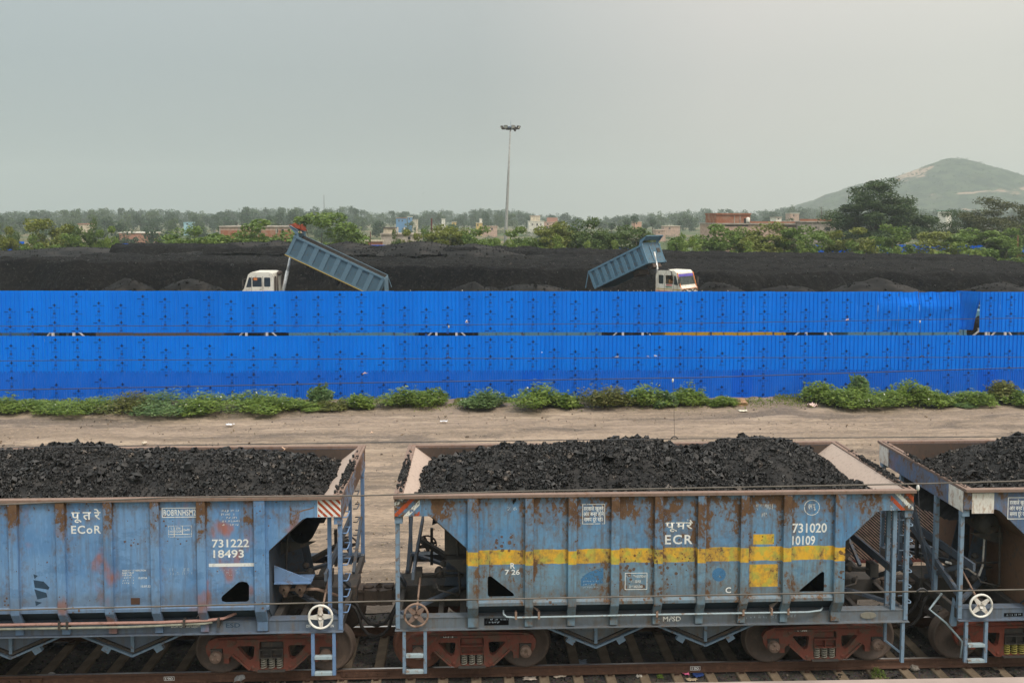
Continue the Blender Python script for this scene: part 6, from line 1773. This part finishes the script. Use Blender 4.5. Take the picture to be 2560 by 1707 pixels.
# the wood beyond them reads as one mass
Vs, Fs = [], []; off = 0
rgn = np.random.default_rng(9)
for k in range(560):
    u = rgn.uniform(-120, 2680); Yt = rgn.uniform(760, 1250)
    v = np.interp(u, SKU, SKV) + rgn.uniform(0, 9) + (2 if Yt > 1000 else 0)
    top = atY(u, v, Yt); h = top.z + .6; ww = rgn.uniform(20, 34) / FPX * Yt
    V, F = FAR[k % 6]; sel = rgn.random(len(F)) < .5
    F = F[sel]; V = V.reshape(-1, 4, 3)[sel].reshape(-1, 3); F = np.arange(len(V)).reshape(-1, 4)
    Vs.append(V * np.array([ww, ww, h]) * np.array([1, 1, 1]) + np.array([top.x, Yt, -.6])); Fs.append(F + off); off += len(V)
tag(link('far_wood', mesh_np('far_wood', np.concatenate(Vs), np.concatenate(Fs), TFAR[0])), 'hazy blue green wood along the horizon', 'wood', kind='stuff')
# scrub on the plain between the houses
Vs, Fs = [], []; off = 0
for k in range(420):
    Yt = rgn.uniform(150, 560); u = rgn.uniform(-60, 2620); g = atZ(u, 600, -.5)
    x = (u - 1280) / FPX * Yt + math.tan(YAW) * Yt
    V, F = FAR[k % 6]; sel = rgn.random(len(F)) < .25
    V = V.reshape(-1, 4, 3)[sel].reshape(-1, 3); F = np.arange(len(V)).reshape(-1, 4)
    ww = rgn.uniform(3, 8); h = rgn.uniform(1.2, 3.4)
    Vs.append(V * np.array([ww, ww, h]) + np.array([x, Yt, -.6])); Fs.append(F + off); off += len(V)
tag(link('scrub', mesh_np('scrub', np.concatenate(Vs), np.concatenate(Fs), TFAR[1])), 'low green scrub covering the plain between the houses', 'scrub', kind='stuff')
# palms
def palm(u, v, Yt, seed):
    top = atY(u, v, Yt); h = top.z + .5
    t = thing('palm_tree', 'thin fan palm standing in the hazy open field right of the middle', 'tree', (top.x, Yt, -.5), rg.uniform(0, 6), 'palms in the open field')
    MB().tube([(0, 0, 0), (.1, 0, h * .5), (0, 0, h * .82)], [.22, .18, .15], 7).build('trunk', BARK, t)
    r2_ = np.random.default_rng(seed); m = 420
    d = r2_.normal(size=(m, 3)); d /= np.linalg.norm(d, axis=1, keepdims=True); d *= r2_.uniform(.3, 1.0, (m, 1)) * h * .20
    V, F = leaves(d + np.array([0, 0, h * .82]), .42, r2_, .3, .3)
    link('crown', mesh_np('crown', V, F, TFAR[0]), t)
for i, (u, v) in enumerate(((1530, 556), (1568, 546), (1586, 536), (1632, 548), (1644, 575), (1612, 560), (1498, 552), (1700, 549))): palm(u, v, 330 + 12 * i, i)

# ------------------------------------------------------------------ buildings
def brick_mat(name, c1, c2, mortar, sc):
    t = NT(name)
    b = t.n.new('ShaderNodeTexBrick'); b.inputs['Scale'].default_value = sc
    b.inputs['Color1'].default_value = (*c1, 1); b.inputs['Color2'].default_value = (*c2, 1); b.inputs['Mortar'].default_value = (*mortar, 1)
    b.inputs['Mortar Size'].default_value = .015
    m = t.n.new('ShaderNodeMapping'); m.inputs['Rotation'].default_value = (R(90), 0, 0)
    t.l.new(t.tc.outputs['Object'], m.inputs[0]); t.l.new(m.outputs[0], b.inputs['Vector'])
    n = t.noise(t.mapping(), .6, 6, .65)
    col = t.mix(t.math('MULTIPLY', t.step(n, .45, .68), .6), b.outputs[0], (.38, .27, .20))
    t.base(col, .9, .1); return t.m
BR = brick_mat('orange_brick', (.36, .125, .060), (.30, .10, .05), (.30, .22, .17), 2.2)
BRP = brick_mat('pink_brick', (.42, .19, .13), (.37, .16, .11), (.36, .27, .22), 2.0)
CON = plain('stained_concrete', (.38, .33, .28), .9, scale=1.2, dirt=(.2, .17, .14), dirt_amt=.5)
CRM = plain('cream_wall', (.58, .50, .38), .85, scale=1.5); YLW = plain('yellow_wall', (.60, .42, .15), .85, scale=1.5); WHT = plain('white_wall', (.72, .68, .60), .8, scale=1.5)
PNK = plain('pinkish_wall', (.48, .33, .26), .9, scale=1.5); CYA = plain('pale_cyan_wall', (.36, .58, .68), .8); BLU = plain('blue_wall', (.12, .27, .48), .8); RRF = plain('reddish_roof', (.38, .20, .15), .9)
DKW = plain('dark_opening', (.02, .02, .022), .8)
def bld(name, label, cat, u0, u1, vt, Yb, wall, depth=6, roof=None, wins=(), parapet=None, vb=None, extra=None):
    """wins: (u0,u1,v0,v1) in photograph pixels, on the wall that faces the track"""
    a, b = atY(u0, vt, Yb), atY(u1, vt, Yb)
    w, h = b.x - a.x, a.z + .55
    t = thing(name, label, cat, (a.x, Yb, -.55))
    X_ = lambda u: atY(u, vt, Yb).x - a.x
    Z_ = lambda v: atY(u0, v, Yb).z + .55
    MB().box(0, w, 0, depth, 0, h).build('wall', wall, t)
    rh = .25
    MB().box(-.2, w + .2, -.25, depth + .2, h, h + rh).build('roof', roof or CON, t)
    for (p, q, r_, s_) in wins:
        f_ = MB().box(X_(p) - .05, X_(q) + .05, -.05, .02, Z_(s_) - .05, Z_(r_) + .05).build('window', CON, t)
        MB().box(X_(p), X_(q), -.06, -.05, Z_(s_), Z_(r_)).build('pane', DKW, f_)
    if extra: extra(t, X_, Z_, w, h, depth)
    return t
def ex_brick(t, X_, Z_, w, h, d):
    r0, r1 = X_(1792), X_(1877)
    MB().box(r0, r1, .3, d * .7, h + .25, Z_(537)).build('roof_room', BR, t)
    MB().box(r0 - .1, r1 + .1, .1, d * .72, Z_(537), Z_(533)).build('room_roof', BR, t)
    MB().box(X_(1861), X_(1871), .22, .3, h + .25, Z_(546)).build('door', DKW, t)
    MB().lathe([(.02, 0), (.36, .02), (.38, .35), (.38, .9), (.25, 1.05), (.08, 1.1)], 'z', (X_(1870), -.3 + .4, h + .3), 18).build('water_tank', WHT, t)
    MB().box(X_(1836), X_(1838), .22, .3, h + .25, Z_(539)).build('pillar', CON, t); MB().box(X_(1850), X_(1852), .22, .3, h + .25, Z_(541)).build('pillar', CON, t)
    MB().box(X_(1877) + .05, X_(2000), 0, .2, h + .25, Z_(554)).build('parapet', BR, t); MB().box(X_(1877) + .05, X_(2000), d - .2, d, h + .25, Z_(554)).build('parapet', BR, t)
    MB().box(X_(1796), X_(1870), -.06, -.01, Z_(565.5), Z_(563)).build('slab_gap', DKW, t); MB().box(X_(1950), X_(1998), -.06, -.01, Z_(567), Z_(564)).build('slab_gap', DKW, t)
bld('brick_house', 'brick house with a roof room, white tank and long brick parapet, right of middle', 'house', 1790, 2000, 561, 168, PNK, 12, CON, [(1955, 1970, 588, 594)], extra=ex_brick)
def ex_con(t, X_, Z_, w, h, d):
    MB().box(0, w, -.02, .2, h + .25, h + .65).build('parapet', BR, t); MB().tube([(w * .65, 1, h), (w * .65, 1, h + 3)], .04, 5).build('pole', M['redpole'], t)
    for p in (2030, 2048, 2082): MB().box(X_(p), X_(p + 2), -.12, 0, 0, h).build('pillar', CON, t)
bld('concrete_house', 'grey concrete house with small dark windows joining the brick house on its right', 'house', 2000.5, 2090, 556, 166, CON, 9, CON, [(2037, 2043, 567, 570), (2064, 2076, 568, 577), (2064, 2076, 595, 600)], extra=ex_con)
def ex_unf(t, X_, Z_, w, h, d):
    for i in range(11):
        for y in (0.3, d - .3):
            x = w * (i + .5) / 11
            for q in (-.1, .1): MB().tube([(x + q, y, h), (x + q * 1.3, y, h + 1.1)], .03, 4).build('rebar', M['under'], t)
    for i in range(5): MB().box(w * i / 4 - .15, w * i / 4 + .15, -.10, 0, 0, h).build('pillar', CON, t)
    MB().box(0, w, -.03, 0, h * .42, h * .9).build('brick_infill', BR, t)
bld('brick_building', 'unfinished brick building with bare rebar on its roof, behind the wide green tree at left', 'house', 550, 738, 568, 190, PNK, 10, CON, [(689, 695, 573, 582), (704, 709, 573, 588), (645, 652, 574, 583)], extra=ex_unf)
bld('low_house', 'low pink brick house with a flat white roof at the left', 'house', 297, 376, 583, 265, BRP, 8, WHT, [(360, 364, 590, 594)])
bld('cream_house', 'small cream house among trees at the far left', 'house', 196, 217, 561, 300, CRM, 7, RRF, [(202, 206, 566, 570)])
bld('cyan_house', 'tiny pale cyan house far in the wood at the left', 'house', 459, 479, 557, 430, CYA, 6, CYA, [(466, 470, 559, 562)])
def ex_shed(t, X_, Z_, w, h, d):
    MB().box(X_(958), X_(984), .5, d * .8, h + .25, Z_(571)).build('roof_room', CRM, t); MB().box(X_(957), X_(986), .3, d * .85, Z_(571), Z_(569)).build('room_roof', M['under'], t)
    for p in (992, 1009, 1040): MB().box(X_(p), X_(p + 3), .5, .9, h, Z_(568)).build('pillar', CRM, t)
bld('grey_shed', 'grey concrete house with a blank tan roof room, left of the dark red pole', 'house', 953, 1050, 587, 172, CON, 8, CON, [(1020, 1026, 592, 598)], extra=ex_shed)
bld('brick_wall', 'red brick wall with a pale coping between the blue grey tipper and the grey house', 'wall', 914, 956, 604, 150, BR, .4, CRM)
bld('blue_building', 'long building with blue walls and a reddish roof far behind the grey house', 'house', 990, 1014, 546, 480, BLU, 8, RRF, [(996, 999, 550, 554), (1004, 1007, 550, 554)])
bld('blue_tower', 'blue tower house with a white top far behind the dark red pole', 'house', 1019, 1029, 543, 470, BLU, 7, WHT, [(1022, 1025, 546, 549)])
bld('pale_house', 'low pale house right of the blue tower', 'house', 1030, 1043, 549, 475, CRM, 7, CON)
bld('white_house', 'tiny white house above the trees left of the yellow house', 'house', 1104, 1112, 548, 500, WHT, 7, WHT)
bld('yellow_house', 'small yellow house with a cream top left of the mast', 'house', 1130, 1140, 556, 440, YLW, 7, CRM, [(1133, 1135, 559, 562)])
bld('yellow_house', 'yellow house with a white roof room just left of the mast', 'house', 1190, 1206, 558, 430, YLW, 7, CRM, [(1193, 1196, 561, 565)], extra=lambda t, X_, Z_, w, h, d: MB().box(w * .55, w * .95, 1, 4, h + .25, h + 2.2).build('roof_room', WHT, t))
bld('pink_house', 'wide unfinished pinkish house below the yellow house', 'house', 1206, 1243, 567, 400, PNK, 8, PNK, [(1214, 1219, 570, 575), (1228, 1232, 570, 575)])
def ex_villa(t, X_, Z_, w, h, d):
    MB().box(w * .15, w * .75, 1, d * .8, h + .25, h + 2.6).build('upper_floor', CRM, t); MB().box(w * .1, w * .8, .8, d * .82, h + 2.6, h + 2.9).build('room_roof', PNK, t)
    for i in range(4): MB().box(w * (.2 + .2 * i), w * (.22 + .2 * i), -.5, -.3, 0, h).build('pillar', WHT, t)
bld('white_villa', 'cream white villa on two floors right of the mast', 'house', 1322, 1360, 554, 430, WHT, 9, WHT, [(1329, 1333, 559, 564), (1341, 1345, 559, 564), (1351, 1354, 559, 564)], extra=ex_villa)
bld('brick_villa', 'brown brick house joining the white villa on its right', 'house', 1361, 1398, 556, 440, PNK, 8, PNK, [(1368, 1371, 559, 563), (1384, 1388, 559, 563)], extra=lambda t, X_, Z_, w, h, d: MB().box(w * .2, w * .9, 1, 5, h + .25, h + 2.4).build('roof_room', RRF, t))
bld('far_house', 'small orange pink house far right of the villas', 'house', 1584, 1604, 555, 460, plain('orange_pink_wall', (.55, .32, .22), .9), 6, CRM, [(1590, 1593, 558, 561)])
bld('far_house', 'long pale pink house left of the brick rooftop room', 'house', 1660, 1700, 566, 400, PNK, 6, CRM, [(1672, 1676, 569, 573)])
bld('far_house', 'low pink wall house under the palms', 'house', 1640, 1664, 577, 330, PNK, 6, PNK, [(1646, 1649, 580, 583)])
bld('white_house', 'small white rooftop house with a tank behind the long brick parapet', 'house', 1940, 1954, 544, 300, WHT, 6, CON, [(1945, 1948, 546, 549)])
bld('far_house', 'brownish house among the trees below the hill', 'house', 1975, 1998, 534, 420, PNK, 6, WHT, [(1983, 1986, 537, 541)])
bld('white_house', 'small white house glimpsed right of the banyan', 'house', 2365, 2380, 528, 330, WHT, 6, plain('green_roof', (.12, .32, .22), .8))
# blue fence pieces behind the trees
for (u0, u1, vt, vb, Yb, lab) in ((2015, 2580, 612, 652, 120, 'far blue sheet fence behind the trees at the right'), (280, 405, 609, 622, 128, 'far blue sheet fence strip below the low pink house'), (-20, 60, 604, 625, 126, 'far blue sheet fence piece at the left photo edge'), (914, 964, 612.5, 622, 140, 'blue strip of fence below the red brick wall'), (1255, 1600, 618, 640, 121, 'far blue sheet fence behind the bushes right of the mast')):
    a, b = atY(u0, vt, Yb), atY(u1, vt, Yb)
    n_ = int((b.x - a.x) / .5); m = MB()
    xs_ = np.linspace(a.x, b.x, max(n_, 2) * 2)
    m.add([(x, Yb + (.06 if i % 2 else 0), z) for z in (-.5, a.z) for i, x in enumerate(xs_)], [(i, i + 1, len(xs_) + i + 1, len(xs_) + i) for i in range(len(xs_) - 1)])
    tag(m.build('blue_fence', M['sheet_new']), lab, 'fence')
# lattice mast on the horizon
p = atY(810, 486, 900)
m = MB()
for q in ((-.6, -.6), (.6, -.6), (0, .6)): m.tube([(q[0] * 1.6, q[1] * 1.6, 0), (q[0] * .4, q[1] * .4, p.z)], .16, 5)
for k in range(16):
    z0_, z1_ = p.z * k / 16, p.z * (k + 1) / 16
    m.bar((-.9 * (1 - k / 22), -.9 * (1 - k / 22), z0_), (.9 * (1 - k / 22), -.9 * (1 - k / 22), z1_), .12)
tag(m.build('radio_mast', plain('grey_mast', (.22, .23, .24), .6), None, (p.x, 900, -.5)), 'thin grey lattice radio mast on the horizon, above the blue grey tipper', 'mast')

# ------------------------------------------------------------------ the hill
HU = [1700, 1900, 1985, 2015, 2039, 2080, 2100, 2137, 2155, 2218, 2284, 2335, 2370, 2406, 2447, 2488, 2529, 2560, 2640, 2760, 2950, 3200]
HV = [548, 540, 532, 520, 506, 491, 478, 464, 459, 450, 428, 407.5, 396, 399, 413, 423, 441, 450, 478, 510, 530, 548]
YH = 1500
hx = np.array([atY(u, 540, YH).x for u in HU]); hz = np.array([atY(u, v, YH).z for u, v in zip(HU, HV)])
xs = np.linspace(hx[0], hx[-1], 260); ys = np.linspace(YH - 400, YH + 450, 150)
X, Y = np.meshgrid(xs, ys)
dy = (Y - YH)
prof = np.exp(-(np.abs(dy) / np.where(dy < 0, 215, 275)) ** 1.6)
Z = np.interp(X, hx, hz) * prof + 5 * fbm(X, Y, .012, 5, 91) * (1 - np.exp(-(dy / 60) ** 2)) - 6 * (1 - prof) + 1.0 * fbm(X, Y, .07, 3, 95)
V, F = grid(xs, ys, Z)
def hill_mat():
    t = NT('scrubby_hill'); v = t.mapping()
    n = t.noise(v, .018, 8, .65, .5); n2 = t.noise(v, .05, 7, .7)
    col = t.mix(t.step(n2, .42, .6), (.010, .024, .014), (.055, .078, .040))
    rk = t.noise(t.mapping((.45, 1, 1.6), (40, 12, 5)), .017, 6, .55, .6)
    col = t.mix(t.step(rk, .60, .64), col, (.34, .23, .165))
    col = t.mix(t.math('MULTIPLY', t.step(n, .55, .7), .4), col, (.17, .14, .10))
    t.base(col, .95, .05); return t.m
hl = link('hill', mesh_np('hill', V, F, hill_mat(), True)); tag(hl, None, None, kind='structure')
Vs, Fs = [], []; off = 0
for k in range(900):
    if k < 80: u = rgn.uniform(1990, 2600); y = YH + rgn.uniform(-12, 4)
    else: u = rgn.uniform(1900, 2800); y = YH - abs(rgn.normal(0, 125))
    x = atY(u, 540, YH).x
    zc_ = np.interp(x, hx, hz) * math.exp(-(abs(y - YH) / (215 if y < YH else 275)) ** 1.6)
    s_ = rgn.uniform(2.6, 7)
    V, F = FAR[k % 6]; sel = rgn.random(len(F)) < .22
    V = V.reshape(-1, 4, 3)[sel].reshape(-1, 3); F = np.arange(len(V)).reshape(-1, 4)
    Vs.append(V * np.array([s_, s_, s_ * .8]) + np.array([x, y, zc_ - 1.5])); Fs.append(F + off); off += len(V)
tag(link('hill_scrub', mesh_np('hill_scrub', np.concatenate(Vs), np.concatenate(Fs), TFAR[0])), 'scattered small trees and scrub growing over the hill', 'scrub', kind='stuff')

# ------------------------------------------------------------------ birds
def bird_mesh(pose, seed):
    m = MB()
    m.sphere((0, 0, 0), (.115, .055, .06), 10, 7); m.sphere((.105, 0, .055), (.036, .032, .034), 8, 6)
    m.tube([(.135, 0, .052), (.165, 0, .045)], [.010, .002], 5)
    m.hexa([(-.09, -.03, .0), (-.09, .03, .0), (-.09, .03, -.02), (-.09, -.03, -.02)], [(-.22, -.045, -.03), (-.22, .045, -.03), (-.22, .045, -.038), (-.22, -.045, -.038)])
    if pose == 'perch':
        for s in (-1, 1):
            m.sphere((-.03, s * .045, .005), (.12, .018, .045), 8, 5)
            m.tube([(.01, s * .02, -.05), (.015, s * .02, -.09)], .005, 4)
    else:
        lift = {'glide': .06, 'up': .20, 'down': -.10}[pose]
        for s in (-1, 1):
            m.add([(.06, s * .04, .02), (-.08, s * .04, .02), (-.11, s * .20, .02 + lift * .6), (-.03, s * .36, .02 + lift), (.05, s * .20, .03 + lift * .6),
                   (.06, s * .04, .03), (-.08, s * .04, .03), (-.11, s * .20, .03 + lift * .6), (-.03, s * .36, .025 + lift), (.05, s * .20, .04 + lift * .6)],
                  [(0, 1, 2, 4), (2, 3, 4), (5, 6, 7, 9), (7, 8, 9), (0, 1, 6, 5), (1, 2, 7, 6), (2, 3, 8, 7), (3, 4, 9, 8), (4, 0, 5, 9)])
    return m.mesh('bird')
BM = {k: bird_mesh(k, 1) for k in ('perch', 'glide', 'up', 'down')}
BC = {'grey': plain('grey_feathers', (.34, .32, .33), .8), 'white': plain('white_feathers', (.75, .68, .62), .8), 'tan': plain('tan_feathers', (.60, .40, .28), .8), 'dark': plain('dark_feathers', (.06, .06, .065), .8)}
def bird(u, v, Yb, pose, c, label, rz, px=10, group=None):
    s = px / FPX * Yb / (.39 if pose == 'perch' else .72)
    key = ('b', pose, c)
    if key not in VAR: q = BM[pose].copy(); q.materials.append(BC[c]); VAR[key] = q
    o = link('bird', VAR[key], None, atY(u, v, Yb), (0, 0, rz)); o.scale = (s, s, s)
    return tag(o, label, 'bird', group)
YA = YC
bird(1166, 806, YA, 'up', 'white', 'white grey bird landing on the upper far wire, right of the hanging dropper', math.pi, 17)
bird(1355, 881, YC + 3, 'glide', 'white', 'small white bird flying in front of the lower blue sheets', 0, 8)
bird(1543, 892, YA, 'perch', 'grey', 'grey bird perched on the lower far wire, left of the close pair', 0, 12, 'birds perched on the far wire')
bird(1619, 890.5, YA, 'perch', 'grey', 'left bird of the close pair on the lower far wire', 2.4, 8, 'birds perched on the far wire')
bird(1638, 889.5, YA, 'perch', 'white', 'pale right bird of the close pair on the lower far wire', 2.8, 10, 'birds perched on the far wire')
bird(2119, 799, YA, 'perch', 'tan', 'brownish bird perched on the upper far wire at the right', .5, 12, 'birds perched on the far wire')
bird(913, 932, 22, 'down', 'tan', 'tan bird flapping in front of the dusty lower sheets', 2.2, 17)
bird(712, 1122, 15.6, 'up', 'tan', 'orange winged bird flying up over the left coal heap', 1.4, 17)
bird(930, 1081, 17, 'glide', 'tan', 'tan bird gliding over the dirt road between the wagons', .3, 15)
bird(1058, 470, 75, 'glide', 'dark', 'upper dark speck of a bird high in the sky left of the mast', .5, 4)
bird(1058, 484, 75, 'glide', 'dark', 'lower dark speck of a bird in the sky left of the mast', 2.5, 4)
FB = ((1026, 'first bird perched on the fence top right of the blue grey tipper'), (1156, 'bird alone on the fence top between the trucks'), (1441, 'leftmost bird of the row on the fence top, left of the sky blue tipper'), (1475, 'bird on the fence top under the sky blue tipper tail arm'), (1505, 'bird on the fence top under the sky blue tipper hinge'), (1527, 'bird on the fence top just right of the tipper hinge'), (1546, 'whitest bird on the fence top under the sky blue tipper'),
      (1569, 'bird on the fence top below the sky blue tipper bearer'), (1584, 'bird on the fence top, left of the close three under the sky blue tipper'), (1594, 'middle bird of the close three on the fence top'), (1601, 'right bird of the close three on the fence top'), (1612, 'bird on the fence top two birds left of the garlanded cab'), (1629, 'bird on the fence top just left of the garlanded cab'), (1720, 'bird on the fence top below the garlanded cab windscreen'), (1756, 'bird on the fence top right of the garlanded cab'), (1820, 'last bird on the fence top, right of the garlanded truck'))
for i, (u, lab) in enumerate(FB):
    z = line_z(727, 729.5, atY(u, 728, FY).x) + .035
    p = atY(u, 728, FY)
    bird(u, 728, FY, 'perch', 'white' if i in (1, 6, 13) else 'grey', lab, rg.uniform(0, 6.28), 6, 'birds perched on the fence top').location = (p.x, FY + .02, z)
for (u, v, k, lab) in ((1145, 1139, 'white', 'pale paper scrap lying on the right coal slope of the middle heap, high'), (1140, 1208, 'white', 'pale crumpled scrap lying low on the middle coal heap')):
    pass

# ------------------------------------------------------------------ haze
hz_ = MB().box(-2000, 2400, -40, 2200, -1.6, 130)
h_ = hz_.build('haze', None)
hm = bpy.data.materials.new('haze_air'); hm.use_nodes = True
for n_ in list(hm.node_tree.nodes):
    if n_.type != 'OUTPUT_MATERIAL': hm.node_tree.nodes.remove(n_)
pv = hm.node_tree.nodes.new('ShaderNodeVolumePrincipled')
pv.inputs['Color'].default_value = (.72, .80, .81, 1); pv.inputs['Density'].default_value = .00044; pv.inputs['Anisotropy'].default_value = .2
hm.node_tree.links.new(pv.outputs[0], hm.node_tree.nodes['Material Output'].inputs['Volume'])
h_.data.materials.append(hm)
tag(h_, 'thin pale haze lying over the whole plain', 'haze', kind='stuff')
